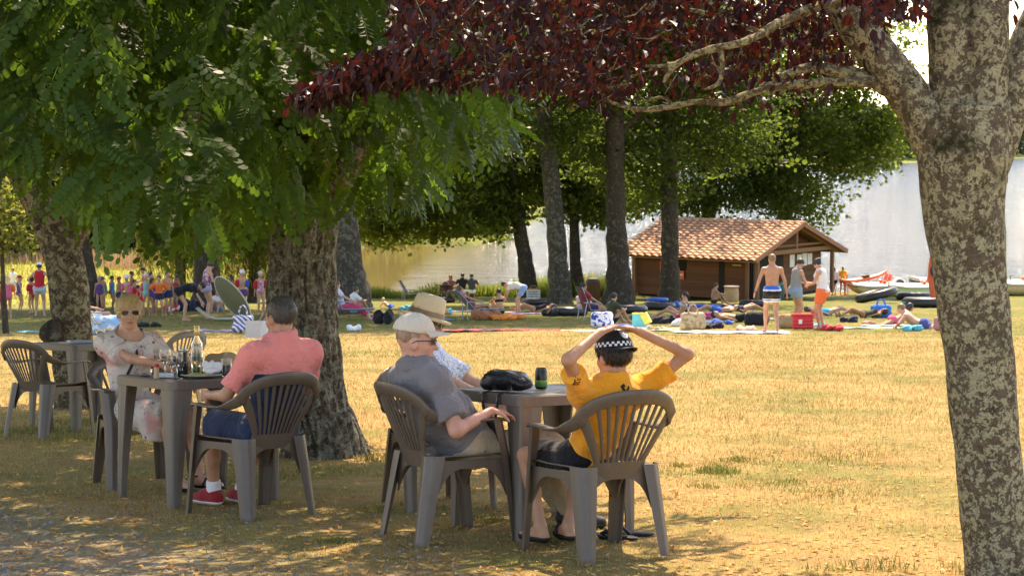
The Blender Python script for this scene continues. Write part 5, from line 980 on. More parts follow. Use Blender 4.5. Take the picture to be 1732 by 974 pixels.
# boy
k = 1.56/1.75
def boy(hands): return Fig(1.56, 'm', .94, sit=True, pel=um(k, 0, -.02, .475), lean=(-44, -30), head=(6, 6), hs=.98, armk=1.17, hands=hands, feet={'R': (um(k, .03, .20, .10), (.6, .6, 1)), 'L': (um(k, -.09, .27, .09), (-.08, .6, 1))}, fingers=True, curl=.35, handdir={'R': ((-1, .05, .30), (-.3, .1, -1)), 'L': ((1, .12, .36), (.3, .1, -1))})
f = boy({}); hnd = {q: (um(k, *(f.head+f.RH@A(sg*.124, -.065, .112))), (sg, -.35, -.55)) for q, sg in (('R', 1), ('L', -1))}; f = boy(hnd)
MORA = cloth('tee_orange', (.95, .37, .028))
by = person('boy from behind in an orange shirt and checkered cap, hands on his head', f, place(.355, 8.64, 29), .0068, SK['tan'], [('hair', f.hair(.007, HR['dark'], 'short', .014)), ('shirt', f.top(.020, .66, .06, .062, h=HF, mats=MORA, wrinkle=.0072, seed=8, flare=.016)), ('shorts', f.shorts(.022, .62, .09, HF, cloth('shorts_black', (.012, .012, .014)), .003, .02)), ('cap', f.cap(.006, cloth('cap_black', (.010, .011, .016)), 1, True))])
strands(hair_of(by), HR['dark'], 3500, .03, .0014, 4, (0, -.1, -1), .3); sh = [c for c in by.children if c.name.startswith('shirt')][0]; capo = [c for c in by.children if c.name.startswith('cap')][0]
INK = basic('print_black', (.01, .01, .01), .8)
c0 = f.chest+f.R2@A(.01, 0, .128); xs_, ys_, ns_ = f.R2@A(1, 0, 0), f.R2@A(0, 0, 1), f.R2@A(0, -1, 0)
P_, F_ = strokes([((-.022, .030), (.022, -.030)), ((.020, .026), (-.022, -.028)), ((-.018, .026), (-.006, .034))], .013); decal(sh, P_, F_, c0, xs_, ys_, ns_, INK, 'back_print', sh)
c1 = f.sh['L']*.45+f.el['L']*.55; nn = f.R2@A(-.3, -.9, .1); nn = nn/np.linalg.norm(nn); P_, F_ = strokes([((-.016, .012), (.016, .016)), ((-.016, 0), (.016, .003)), ((-.016, -.012), (.014, -.010)), ((-.018, -.018), (-.010, .018))], .006)
decal(sh, P_, F_, c1, xs_, ys_, nn, INK, 'sleeve_print', sh)
WH = basic('check_white', (.75, .75, .75), .7); mb = [MB(), MB()]; RHb, hk = f.RH, f.hk
for row in range(2):
    for j in range(44):
        q = []
        for dj, dr in ((0, 0), (1, 0), (1, 1), (0, 1)):
            a = 2*math.pi*(j+dj)/44; z = .052+.0125*(row+dr); zz = (z-.04)/(.086+.018/hk); sc = math.sqrt(max(0, 1-zz*zz)); q.append(f.hp(math.cos(a)*(.078+.0205/hk)*sc, -.015+math.sin(a)*(.097+.0205/hk)*sc, z))
        mb[(row+j) % 2].poly(q)
b_ = mb[0].obj('check_band', WH, capo); 
b_ = mb[1].obj('check_band', MATS['cap_black'], capo)
M_SIL = basic('badge_silver', (.62, .62, .60), .3, metal=.8); m = MB(); cb = f.hp(0, -.015, .04)
def capp(u, v): 
    d = A(u, -math.sqrt(max(.05, 1-u*u-v*v)), v); return f.hp(d[0]*(.078+.021/hk), -.015+d[1]*(.097+.021/hk), .04+d[2]*(.086+.021/hk))
m.tube([capp(.16*math.cos(a)+.05, .66+.16*math.sin(a)) for a in [R(-60-i*300/24+150) for i in range(25)]], .006, 6); m.tube([capp(.05+.05*math.cos(a), .66+.05*math.sin(a)) for a in [2*math.pi*i/10 for i in range(11)]], .006, 6)
for i in range(12): a = 2*math.pi*i/12; p = capp(.05+.17*math.cos(a), .66+.17*math.sin(a)); p2 = capp(.05+.23*math.cos(a+.2), .66+.23*math.sin(a+.2)); m.tube([p, p2], [.005, .002], 5)
m.obj('badge', M_SIL, capo, True)
for q in 'RL':
    s_ = sdf_mesh('sandal', [p.grow(.006) for p in f.Ft if np.linalg.norm((p.a+p.b)/2-f.an[q]) < .13], .008, MBLK, [((0, 0, f.an[q][2]-.042), (0, 0, 1))]); obj('sandal', s_, by) if s_ else None
    a = f.an[q]; m = MB(); m.tube([a+A(-.045, .06, -.045), a+A(-.015, .075, -.004), a+A(.02, .075, -.004), a+A(.045, .06, -.045)], .011, 6); m.obj('sandal_strap', MBLK, by, True)

# ------------------------------------------------------------------ things on and under the tables
def clear(name, c=(1, 1, 1), rough=.02, ior=1.45):
    if name in MATS: return MATS[name]
    n = N(name); n.base(c); n.set(Roughness=rough, IOR=ior, Transmission_Weight=1.0); MATS[name] = n.m; return n.m
GL = clear('clear_glass'); WINE = clear('white_wine', (.95, .85, .5), .0, 1.33)
def on_table(px, py, d, h=.75):
    """point on a table top seen at px: uses depth, tilted with the lawn"""
    x = (px-866)/FPX*d; return place(x, d, 0) @ Matrix.Translation((0, 0, h+.0005))
def lathe_thing(name, px, d, prof, mat, label, cat, group=None, n=24, rz=0):
    e = MB(); e.lathe(prof, n); o = e.obj(name, mat, None, True); o.matrix_world = on_table(px, 0, d); autosmooth(o.data, 50); return tag(o, label, cat, group)
o = lathe_thing('wine_bottle', 326, 10.72, [(.034, 0), (.037, .004), (.037, .17), (.034, .195), (.018, .225), (.0145, .24), (.0145, .295), (.016, .297), (.016, .305), (.013, .306), (.012, .24), (.015, .225), (.031, .192), (.034, .17), (.034, .008), (.001, .006)], GL, 'clear glass bottle half full of white wine on the left table', 'bottle')
m = MB(); m.lathe([(.0335, .0085), (.0335, .115), (.001, .1155)]); m.obj('wine', WINE, o, True); m = MB(); m.lathe([(.0152, .245), (.0165, .246), (.0168, .300), (.0152, .301)], 20); m.obj('neck_foil', basic('foil_gold', (.70, .50, .16), .35, metal=.4), o, True)
o = lathe_thing('drink_can', 302, 10.58, [(.024, 0), (.031, .008), (.033, .014), (.033, .15), (.026, .166), (.027, .169), (.0245, .168), (.001, .165)], basic('can_black', (.012, .012, .014), .25, metal=.3), 'tall black drink can beside the wine bottle', 'can')
m = MB()
for k_, (z0, z1, a0, a1) in enumerate(((.10, .112, 240, 285), (.082, .092, 245, 300), (.066, .075, 240, 290), (.04, .055, 250, 280))):
    m.poly([(.0336*math.cos(R(a)), .0336*math.sin(R(a)), z) for a, z in ((a0, z0), (a1, z0), (a1, z1), (a0, z1))])
m.obj('can_print', basic('can_white_print', (.7, .7, .7), .4), o); m = MB(); m.lathe([(.0335, .15), (.0265, .1665), (.0275, .1695), (.0245, .1685), (.001, .1655)], 20); m.obj('can_lid', basic('aluminium', (.6, .6, .62), .3, metal=.9), o, True)
def wineglass(px, d, label, s=1.0):
    return lathe_thing('wine_glass', px, d, [(r*s, z*s) for r, z in ((.032, 0), (.032, .003), (.006, .006), (.0035, .012), (.0035, .065), (.012, .075), (.034, .10), (.038, .125), (.034, .16), (.0325, .16), (.0365, .125), (.0325, .102), (.011, .0785), (.001, .077))], GL, label, 'glass', 'glasses on the left table')
wineglass(292, 10.42, 'stemmed wine glass nearest the black can'); wineglass(272, 10.75, 'stemmed wine glass in front of the woman’s hand'); wineglass(283, 10.60, 'small wine glass between the two larger ones', .8)
o = lathe_thing('pepper_mill', 257, 10.45, [(.017, 0), (.017, .004), (.0155, .03), (.016, .066), (.001, .067)], basic('mill_wood', (.48, .34, .20), .5), 'small pale spice shaker with a red cap at the table corner', 'shaker'); m = MB(); m.lathe([(.0165, .0672), (.0165, .080), (.012, .086), (.001, .087)]); m.obj('shaker_cap', basic('cap_red', (.6, .04, .03), .4), o, True)
o = lathe_thing('ashtray', 238, 10.66, [(.03, 0), (.04, .004), (.045, .022), (.041, .022), (.036, .007), (.001, .006)], GL, 'low clear glass ashtray left of the spice shaker', 'ashtray')
o = lathe_thing('plate', 334, 10.52, [(.06, 0), (.075, .004), (.125, .016), (.126, .019), (.075, .009), (.001, .008)], basic('plate_white', (.78, .76, .72), .25), 'white plate with leftovers and crumpled napkins', 'plate')
me = sdf_mesh('food', [Ell((random.uniform(-.06, .03), random.uniform(-.06, .06), .018), (.02, .022, .012), I3, .01) for _ in range(12)], .006, basic('food_green', (.35, .33, .10), .6, .4, 40), wrinkle=.003); obj('food', me, o)
o = obj('paper_napkin', sdf_mesh('paper_napkin', [Ell((0, 0, .035), (.045, .04, .022), I3, .02), Ell((.03, .01, .055), (.03, .012, .04), ry(30), .01), Ell((-.03, 0, .055), (.028, .012, .045), ry(-25), .01), Ell((0, .02, .06), (.014, .03, .04), rx(20), .01)], .006, basic('napkin_white', (.8, .8, .8), .8), wrinkle=.006)); o.matrix_world = on_table(352, 0, 10.55, .755); tag(o, 'crumpled white paper napkin on the plate', 'napkin')
o = obj('bread_bag', sdf_mesh('bread_bag', [Ell((0, 0, .06), (.10, .07, .07), I3, .03), Ell((.05, 0, .085), (.06, .05, .06), I3, .04), Ell((-.05, .01, .07), (.05, .05, .06), I3, .03)], .008, basic('bag_brown', (.40, .27, .15), .8), [((0, 0, .001), (0, 0, -1))], wrinkle=.005)); o.matrix_world = on_table(368, 0, 10.83); tag(o, 'crumpled brown paper bread bag behind the plate', 'bag')
o = lathe_thing('drinking_glass', 377, 10.62, [(.028, 0), (.030, .002), (.034, .11), (.0325, .11), (.0285, .006), (.001, .005)], GL, 'tumbler of pale drink next to the man’s elbow', 'glass'); m = MB(); m.lathe([(.028, .0065), (.0305, .07), (.001, .0705)]); m.obj('drink', basic('lemonade', (.62, .58, .30), .2), o, True)
m = MB(); m.box((0, 0, .02), (.10, .07, .008)); m.box((0, 0, .011), (.10, .07, .008)); m.box((0, 0, .003), (.11, .075, .005)); o = m.obj('paper_stack', basic('paper_white', (.75, .75, .75), .8)); o.matrix_world = on_table(274, 0, 10.57); tag(o, 'small stack of white papers between the glasses', 'papers')
m = MB()
for sg in (1, -1):
    m.poly([(0, 0, 0), (sg*.075, -.045, 0), (sg*.08, -.05, .10), (0, 0, .11)]); m.poly([(0, .0015, .11), (sg*.08, -.0485, .10), (sg*.075, -.0435, 0), (0, .0015, 0)])
o = m.obj('menu_card', basic('menu_white', (.8, .8, .78), .6)); o.matrix_world = place(-1.53, 10.62, -20) @ Matrix.Translation((0, 0, .98)) @ Matrix.Rotation(R(-12), 4, 'X'); tag(o, 'open white menu card held up in front of the pink shirted man', 'menu')
# right table
M_BAG = basic('bag_leather', (.010, .010, .011), .32, .3, 14, .6, 22, .02)
bm = place(-.03, 9.32, -35) @ Matrix.Translation((0, 0, .7505))
o = obj('shoulder_bag', sdf_mesh('shoulder_bag', [Ell((0, 0, .055), (.135, .075, .055), I3, .02), Cap((-.10, -.02, .045), (.09, -.02, .05), .045, .04, .03), Cap((-.08, .03, .075), (.08, .03, .07), .035, .035, .03), Ell((.12, -.01, .045), (.05, .05, .035), I3, .02)], .008, M_BAG, [((0, 0, .003), (0, 0, -1))], wrinkle=.005)); o.matrix_world = bm; tag(o, 'black leather shoulder bag lying on the right table, strap hanging down', 'bag')
m = MB(); m.tube([(-.11, -.05, .085), (-.04, -.075, .105), (.06, -.07, .103), (.12, -.05, .08)], .004, 6); m.obj('zip', basic('zip_dark', (.05, .05, .05), .3, metal=.6), o, True)
li = bm.inverted(); cn = Vector((.039, 8.93, 0)); lc = Vector((-.335, 9.53, 0)); 
def tb(t, out, h): p = cn.lerp(lc, t); nrm = Vector((-(lc-cn).y, (lc-cn).x, 0)).normalized(); p = p+nrm*out; return li @ (place(p.x, p.y, 0) @ Vector((0, 0, h)))
for t0, t1, t2 in ((.48, .44, .30), (.27, .30, .38)):
    m = MB(); m.band([(-.05 if t0 > .4 else .05, -.05, .05), tb(t0, -.06, .765), tb(t0, .012, .75), tb(t0, .016, .70), tb(t1, .018, .62), tb(t2, .018, .54), tb(t2+.02, .018, .49)], [tuple((tb(.6, 0, 0)-tb(.3, 0, 0)).normalized())]*7, .028, .005); m.obj('strap', M_BAG, o, True)
m = MB(); m.band([tb(.36, .022, .62), tb(.30, .022, .57), tb(.26, .02, .50)], [tuple((tb(.6, 0, 0)-tb(.3, 0, 0)).normalized())]*3, .05, .01); m.obj('buckle', basic('buckle_black', (.02, .02, .02), .4), o, True)
o = lathe_thing('drink_can', 916, 9.45, [(.024, 0), (.031, .008), (.033, .014), (.033, .10), (.026, .115), (.027, .118), (.0245, .117), (.001, .114)], basic('can_dark', (.02, .022, .02), .25, metal=.3), 'small dark drink can with green base beside the boy’s elbow', 'can'); m = MB(); m.lathe([(.0335, .015), (.0336, .05), (.033, .051), (.033, .0145)], 20); m.obj('can_stripe', basic('can_green', (.10, .32, .06), .3), o, True)
# back table and what lies about
o = lathe_thing('drinking_glass', 163, 15.75, [(.03, 0), (.032, .002), (.036, .12), (.0345, .12), (.0305, .006), (.001, .005)], GL, 'tumbler of orange juice on the table behind the woman', 'glass'); m = MB(); m.lathe([(.030, .0065), (.0335, .085), (.001, .0855)]); m.obj('juice', basic('orange_juice', (.75, .30, .02), .2), o, True)
o = lathe_thing('drinking_glass', 176, 15.85, [(.03, 0), (.032, .002), (.036, .13), (.0345, .13), (.0305, .006), (.001, .005)], GL, 'tumbler of dark red drink on the table behind the woman', 'glass'); m = MB(); m.lathe([(.030, .0065), (.0335, .05), (.001, .0505)]); m.obj('drink', basic('red_drink', (.20, .01, .02), .2), o, True)
m = MB(); m.box((0, 0, .006), (.30, .22, .008)); o = m.obj('serving_tray', basic('tray_grey', (.35, .36, .38), .4)); o.matrix_world = on_table(138, 0, 15.75) @ Matrix.Rotation(.4, 4, 'Z'); m = MB(); [m.box(c, d) for c, d in (((0, .106, .016), (.30, .008, .012)), ((0, -.106, .016), (.30, .008, .012)), ((.146, 0, .016), (.008, .204, .012)), ((-.146, 0, .016), (.008, .204, .012)))]; m.obj('rim', MATS['tray_grey'], o); tag(o, 'low grey serving tray on the table behind the empty chair', 'tray')
def flipflop(px, py, rz, label):
    g_ = G(px, py); sole = sdf_mesh('flip_flop', [Ell((0, .06, .012), (.046, .075, .012), I3, .03), Ell((0, -.07, .012), (.036, .06, .012), I3, .03)], .006, MBLK, [((0, 0, .001), (0, 0, -1))]); o = obj('flip_flop', sole); o.matrix_world = place(g_.x, g_.y, rz)
    m = MB(); m.tube([(-.042, .0, .012), (-.03, .04, .045), (0, .085, .022), (.03, .04, .045), (.042, .0, .012)], .010, 6); m.obj('thong', MBLK, o, True); return tag(o, label, 'flip flop', 'flip flops left under the boy’s chair')
flipflop(1042, 912, 60, 'black flip flop lying flat behind the chair leg of the boy'); flipflop(1066, 908, 95, 'black flip flop lying right of its twin near the boy’s chair')
# ------------------------------------------------------------------ wooden hut with tiled roof
def woodmat(name, a, b, sc=(2, 2, 26)):
    n = N(name); v = n.coord('Object', sc); f = n.noise(v, 2, 5, .6, .5); oi = n.n('ShaderNodeObjectInfo'); t = n.math('ADD', n.math('MULTIPLY', f, .7), n.math('MULTIPLY', oi.outputs['Random'], .4)); n.base(n.mix(t, a, b)); n.set(Roughness=.8, Specular_IOR_Level=.2); n.bump(f, .3, .01); return n.m
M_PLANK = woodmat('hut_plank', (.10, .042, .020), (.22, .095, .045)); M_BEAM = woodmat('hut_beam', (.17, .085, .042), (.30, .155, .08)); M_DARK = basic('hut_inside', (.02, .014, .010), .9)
def tilemat():
    n = N('roof_tile'); oi = n.n('ShaderNodeObjectInfo'); v = n.geo(); f = n.noise(v, 5, 5, .6); t = n.math('ADD', n.math('MULTIPLY', f, .6), n.math('MULTIPLY', oi.outputs['Random'], .25))
    c = n.mix(t, (.44, .22, .12), (.54, .31, .18)); c = n.mix(n.ramp(n.noise(v, 1.3, 6, .7), [(.62, 0.0), (.78, .4)]), c, (.24, .15, .10)); n.base(c); n.set(Roughness=.85); return n.m
M_TILE = tilemat()
C0 = GD(1258, 83); uY = Vector((.603, .798, 0)); hz = C0.z-.15; HM = Matrix.Translation((C0.x, C0.y, hz)) @ Matrix.Rotation(math.atan2(-.603, .798), 4, 'Z')
hut = empty('beach_hut', HM); LX, LY, EH, RH_ = 6.7, 8.3, 2.2, 3.6     # length, depth, eave and ridge height; gable looks along +X
def hb(name, c, d, mat, parent=hut, M=None): m = MB(); m.box(c, d, M); return m.obj(name, mat, parent)
for i in range(13):                                                     # front wall boards
    z = .1+.165*i+.0825; x1 = 0 if i != -1 else 0
    if 5 <= i <= 11: hb('plank', (-5.35, .6, z), (2.5, .05, .158), M_PLANK); hb('plank', (-2.55, .6, z), (1.9, .05, .158), M_PLANK); hb('plank', (-.72, .62, z), (1.35, .05, .158), M_PLANK)
    else: hb('plank', (-4.1, .6, z), (5.0, .05, .158), M_PLANK); hb('plank', (-.72, .62, z), (1.35, .05, .158), M_PLANK)
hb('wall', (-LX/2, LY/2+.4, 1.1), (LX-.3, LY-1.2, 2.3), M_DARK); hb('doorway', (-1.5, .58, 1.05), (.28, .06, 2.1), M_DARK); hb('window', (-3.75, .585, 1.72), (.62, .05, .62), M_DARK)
hb('sign', (-3.75, .54, 1.12), (.36, .02, .42), basic('sign_orange', (.75, .12, .03), .5)); hb('sign_print', (-3.75, .527, 1.14), (.24, .004, .08), basic('sign_cream', (.8, .65, .5), .5)); hb('sign', (-4.9, .545, 1.5), (.10, .02, .5), MATS['sign_orange'])
m = MB(); m.box((-.7, .578, 1.72), (.42, .012, .05)); m.poly([(-.50, .57, 1.67), (-.42, .57, 1.72), (-.50, .57, 1.77)]); m.obj('arrow_sign', basic('arrow_yellow', (.7, .5, .2), .5), hut)
for i in range(13):                                                     # recessed gable wall boards
    z = .1+.165*i+.0825; hb('plank', (-.15, 6.1, z), (.05, 4.0, .158), M_PLANK)
for i in range(9):
    z = 2.25+.165*i+.0825; w_ = LY*(1-(z-EH)/(RH_-EH)*1.0)-.5
    if w_ > .3: hb('plank', (-.15, LY/2, z), (.05, w_, .158), M_PLANK)
hb('doorway', (-.12, 2.6, 1.1), (.06, 3.0, 2.2), M_DARK); WHT = basic('notice_white', (.78, .76, .72), .7)
for j, y in enumerate((5.0, 5.75, 6.3, 6.85)): hb('notice', (-.10, y, 1.72), (.012, .48, .55 if j % 2 else .62), WHT)
for x, y in ((.55, .35), (.55, 8.0), (-LX+.4, .35)): hb('post', (x, y, EH/2), (.17, .17, EH), M_BEAM)
hb('post', (-.02, .42, EH/2), (.15, .15, EH), M_BEAM)
hb('tie_beam', (.55, LY/2, EH+.08), (.16, LY-.3, .2), M_BEAM); hb('king_post', (.55, LY/2, (EH+RH_)/2+.02), (.14, .16, RH_-EH-.3), M_BEAM)
for sg in (-1, 1):
    a = Vector((.55, LY/2, EH+.35)); b = Vector((.55, LY/2+sg*2.6, RH_-1.05)); m = MB(); m.band([a, b], [(1, 0, 0)]*2, .10, .12); m.obj('brace', M_BEAM, hut)
    m = MB(); m.band([(.62, LY/2, RH_-.10), (.62, LY/2+sg*(LY/2+.35), EH-.17)], [(1, 0, 0)]*2, .12, .18); m.obj('rafter', M_BEAM, hut)
    m = MB(); m.band([(.98, LY/2, RH_-.02), (.98, LY/2+sg*(LY/2+.55), EH-.16)], [(1, 0, 0)]*2, .05, .24); m.obj('barge_board', basic('barge_rust', (.30, .13, .07), .8), hut)
hb('fascia', (-LX/2+.15, -.42, EH-.14), (LX+1.3, .05, .2), M_BEAM)
pit = math.atan2(RH_-EH, LY/2); nrow, ncol = 15, 20; sl_len = (LY/2+.6)/math.cos(pit); x0, x1 = -LX-.5, 1.02; cw = (x1-x0)/ncol; rl = sl_len/nrow
def tile_mesh(wd, ln):
    m = MB(); rings = []
    for j, (y, lift) in enumerate(((0, .055), (ln*1.12, .0))):
        up_, dn_ = [], []
        for i in range(9):
            x = wd*i/8; z = .040*math.sin(math.pi*min(1, i/5.5))*(1 if i <= 5.5 else 0)-.02*(math.sin(math.pi*(i-5.5)/2.5) if i > 5.5 else 0); up_.append(Vector((x, y, z+lift))); dn_.append(Vector((x, y, z+lift-.02)))
        rings.append(up_+dn_[::-1])
    m.ring_sweep(rings); return autosmooth(m.mesh('tile', M_TILE), 45)
TM = tile_mesh(cw, rl); rest = []
roof = empty('roof', None, hut)
deck = MB()
for sg in (1, -1):
    yy = [LY/2, LY/2-sg*(LY/2+.55)]; deck.box((0, 0, 0), (0, 0, 0)) if False else None
    a, b = (x0+.05, yy[0], RH_-.02), (x1-.06, yy[0], RH_-.02); c, d = (x1-.06, yy[1], EH-.19), (x0+.05, yy[1], EH-.19); th = Vector((0, 0, -.05)); P_ = [Vector(q) for q in (a, b, c, d)]; deck.ring_sweep([[p for p in P_], [p+th for p in P_]])
deck.obj('roof_boards', M_BEAM, roof)
for r_ in range(nrow):
    for c_ in range(ncol):
        M_ = Matrix.Translation((x0+c_*cw, LY/2-(LY/2+.6)+(r_*rl)*math.cos(pit), EH-.19+(r_*rl)*math.sin(pit)+.03)) @ Matrix.Rotation(pit, 4, 'X')
        o = obj('tile', TM, roof, M_); o.rotation_euler.z += random.uniform(-.01, .01)
bm_ = MB()
for r_ in range(nrow):
    for c_ in range(ncol):
        M_ = Matrix.Translation((x0+(c_+1)*cw, LY/2+(LY/2+.6)-(r_*rl)*math.cos(pit), EH-.19+(r_*rl)*math.sin(pit)+.03)) @ Matrix.Rotation(math.pi, 4, 'Z') @ Matrix.Rotation(pit, 4, 'X'); b0 = len(bm_.v)
        bm_.v += [tuple(M_ @ v.co) for v in TM.vertices]; bm_.f += [[b0+i for i in p.vertices] for p in TM.polygons]; bm_.m += [0]*len(TM.polygons)
o = bm_.obj('tiles', M_TILE, roof); o['kind'] = 'stuff'
for i in range(17):
    m = MB(); x = x0+(x1-x0)*i/17; pr = []
    for xx, lf in ((x, .03), (x+(x1-x0)/17*1.1, .0)): pr.append([(xx, LY/2+.17*math.cos(a), RH_+.0+lf+.12*math.sin(a)) for a in [math.pi*j/6 for j in range(7)]]+[(xx, LY/2+.14*math.cos(a), RH_-.02+lf+.12*math.sin(a)) for a in [math.pi*j/6 for j in range(6, -1, -1)]])
    m.ring_sweep(pr); m.obj('ridge_tile', M_TILE, roof, True)
tag(hut, 'brown wooden beach hut with terracotta tiled gable roof', 'hut')

# ------------------------------------------------------------------ beach things
def soft(name, px, py, prims, mat, label, cat, group=None, h=.02, rz=0, wr=.006, cuts=True, tilt=True, dz=0):
    g_ = G(px, py); me = sdf_mesh(name, prims, h, mat, [((0, 0, .002), (0, 0, -1))] if cuts else [], wrinkle=wr, seed=px*.13); o = obj(name, me); o.matrix_world = place(g_.x, g_.y, rz, tilt) @ Matrix.Translation((0, 0, dz)); return tag(o, label, cat, group)
def towel(px, py, w_, l_, rz, mat, label, cat='towel', wob=.03, lift=.02):
    g_ = G(px, py); n1, n2 = 10, 16; m = MB(); V = []
    for lay in (0, 1):
        for j in range(n2+1):
            for i in range(n1+1):
                x, y = (i/n1-.5)*w_, (j/n2-.5)*l_; q = Vector((x*3, y*3, px*.37)); V.append((x+.03*noise.noise(q*1.3), y+.03*noise.noise(q*1.1+Vector((5, 0, 0))), lift+wob*max(-.4, noise.noise(q))*1.2-(.012 if lay else 0)))
    m.v = V; N1 = (n1+1)*(n2+1)
    for j in range(n2):
        for i in range(n1): a = j*(n1+1)+i; m.f += [[a, a+1, a+n1+2, a+n1+1], [N1+a, N1+a+n1+1, N1+a+n1+2, N1+a+1]]; m.m += [0, 0]
    bd = list(range(n1+1))+[j*(n1+1)+n1 for j in range(1, n2+1)]+[n2*(n1+1)+i for i in range(n1-1, -1, -1)]+[j*(n1+1) for j in range(n2-1, 0, -1)]
    for a, b in zip(bd, bd[1:]+bd[:1]): m.f.append([b, a, N1+a, N1+b]); m.m.append(0)
    o = m.obj('towel', mat, None, True); o.matrix_world = place(g_.x, g_.y, rz); return tag(o, label, cat)
def bag(px, py, w_, d_, h_, mat, label, handle=True, rz=0, name='beach_bag', cat='bag', hm=None):
    o = soft(name, px, py, [Cap((-w_*.32, 0, h_*.3), (w_*.32, 0, h_*.3), d_*.5, d_*.5, .05), Cap((-w_*.38, 0, h_*.75), (w_*.38, 0, h_*.75), d_*.36, d_*.36, .10)], mat, label, cat, rz=rz, wr=.008)
    if handle:
        for sy in (1, -1): m = MB(); m.tube([(w_*.22*math.cos(a), sy*d_*.2, h_*.95+h_*.45*math.sin(a)) for a in [math.pi*i/10 for i in range(11)]], .014, 6); m.obj('handle', hm or mat, o, True)
    return o
def heap(px, py, w_, h_, mat, label, cat='clothes', seed=1, rz=0):
    rs = random.Random(seed*31+px); P = [Ell((rs.uniform(-w_/2, w_/2), rs.uniform(-w_/4, w_/4), h_*rs.uniform(.2, .5)), (w_*rs.uniform(.15, .3), w_*rs.uniform(.12, .22), h_*rs.uniform(.35, .55)), rzm(rs.uniform(0, 180)), .05) for _ in range(7)]; return soft('clothes_heap', px, py, P, mat, label, cat, 'clothes left on the grass', wr=.018)
RUB = basic('tube_rubber', (.022, .023, .026), .38, .25, 5)
def ring(px, py, R_, r_, mat, label, tx=0, ty=0, dz=0.0, group='black inner tubes', valve=True):
    g_ = G(px, py); m = MB(); rings = []
    for i in range(40):
        a = 2*math.pi*i/40; c = Vector((math.cos(a), math.sin(a), 0)); rings.append([c*(R_+r_*math.cos(b))+Vector((0, 0, r_+r_*math.sin(b)*(1+.02*math.sin(9*a)))) for b in [2*math.pi*j/16 for j in range(16)]])
    rings.append(rings[0]); m.ring_sweep(rings, True, False); o = m.obj('inner_tube', mat, None, True); o.matrix_world = place(g_.x, g_.y, 0) @ Matrix.Translation((0, 0, dz)) @ Matrix.Rotation(R(tx), 4, 'X') @ Matrix.Rotation(R(ty), 4, 'Y')
    if valve: m = MB(); m.tube([(R_-r_*.9, 0, r_*1.3), (R_-r_*1.4, .02, r_*1.5)], .02, 6); m.obj('valve', MATS.get('zip_dark') or RUB, o, True)
    return tag(o, label, 'inner tube', group)
ring(963, 534, .48, .145, RUB, 'black inner tube lying before the mottled grey trunk'); ring(1115, 524, .46, .145, RUB, 'black inner tube at the foot of the trunk by the hut, blue ring on top'); ring(748, 512, .46, .14, RUB, 'black inner tube beside the straw hat, near the shore')
BLU = cloth('vinyl_blue', (.02, .13, .60), .35)
ring(1112, 523, .34, .07, BLU, 'small blue swim ring stacked on a black inner tube', dz=.29, group='swim rings')
ring(1484, 513, .80, .20, RUB, 'large black inner tube propped up at a slant near the boats', ty=-14, dz=.2); ring(1546, 507, .74, .19, RUB, 'black inner tube behind the dark haired girl, farthest of three'); ring(1567, 520, .76, .20, RUB, 'black inner tube lying flat nearest the plum trunk')
o = soft('air_mattress', 1185, 521, [Cap((-.9+.0, y, .12), (.95, y*.7, .06), .10, .05, .03) for y in (-.3, -.1, .1, .3)]+[Cap((-.95, -.3, .16), (-.95, .3, .16), .12, .12, .03)], BLU, 'blue inflatable air mattress on the grass before the hut', 'air mattress', rz=-5, wr=0)
# towels and belongings, right of the seated boy in green
towel(1085, 556, .9, 1.9, 80, cloth('towel_white', (.75, .75, .75)), 'white towel spread left of the pink cloth', ); towel(1100, 559, .5, 1.0, 60, cloth('towel_pink', (.75, .22, .30)), 'small pink cloth on the sunny grass edge'); towel(1140, 560, .6, 1.6, 75, cloth('towel_lime', (.72, .70, .30)), 'pale lime towel beside the tan bag'); towel(1238, 563, 1.2, 2.6, 84, cloth('towel_ivory', (.80, .76, .70)), 'large white towel left of the striding man')
towel(1455, 555, 1.1, 2.0, 100, cloth('towel_gaudy', (.75, .62, .10), c2=(.05, .45, .65), pattern='stripe', ps=1.6), 'yellow and turquoise striped towel right of the red cooler'); towel(1525, 551, .9, 1.9, 88, cloth('towel_pale', (.65, .66, .72), c2=(.7, .35, .4), pattern='stripe', ps=2.0), 'pale striped towel under the man lying face down')
towel(820, 559, 1.3, 3.4, 91, cloth('blanket_red', (.50, .035, .04), c2=(.06, .05, .05), pattern='stripe', ps=1.2), 'red checked blanket lying on the shade edge', 'blanket'); towel(760, 527, .9, 1.8, 85, cloth('towel_cream', (.62, .60, .56)), 'cream towel near the reclining sunbather'); towel(880, 528, .9, 1.9, 80, cloth('towel_sand', (.66, .60, .45)), 'sand coloured towel under the bending bather')
towel(395, 560, .8, 2.2, 82, cloth('towel_mauve', (.30, .22, .42)), 'mauve towel on the grass left of the striped beach bag'); towel(1190, 545, .9, 2.0, 85, cloth('towel_blue', (.05, .28, .60)), 'blue towel among the bathers before the hut'); towel(1415, 500, 1.0, 2.2, 85, cloth('towel_coral', (.75, .18, .08)), 'coral red towel by the two girls near the boats'); towel(72, 562, .6, 1.4, 85, cloth('towel_aqua', (.12, .50, .60)), 'aqua towel behind the left table')
towel(1420, 484, .7, 1.6, 88, BLU, 'blue mat with white edge at the water by the girls', 'mat'); towel(1660, 575, .5, 1.0, 88, MATS['towel_pink'], 'pink towel half hidden by the plum trunk')
bag(1018, 556, .50, .26, .44, cloth('bag_bluewhite', (.70, .72, .76), c2=(.03, .07, .32), pattern='blotch', ps=9), 'blue and white patterned beach bag beside the seated boy in green', False)
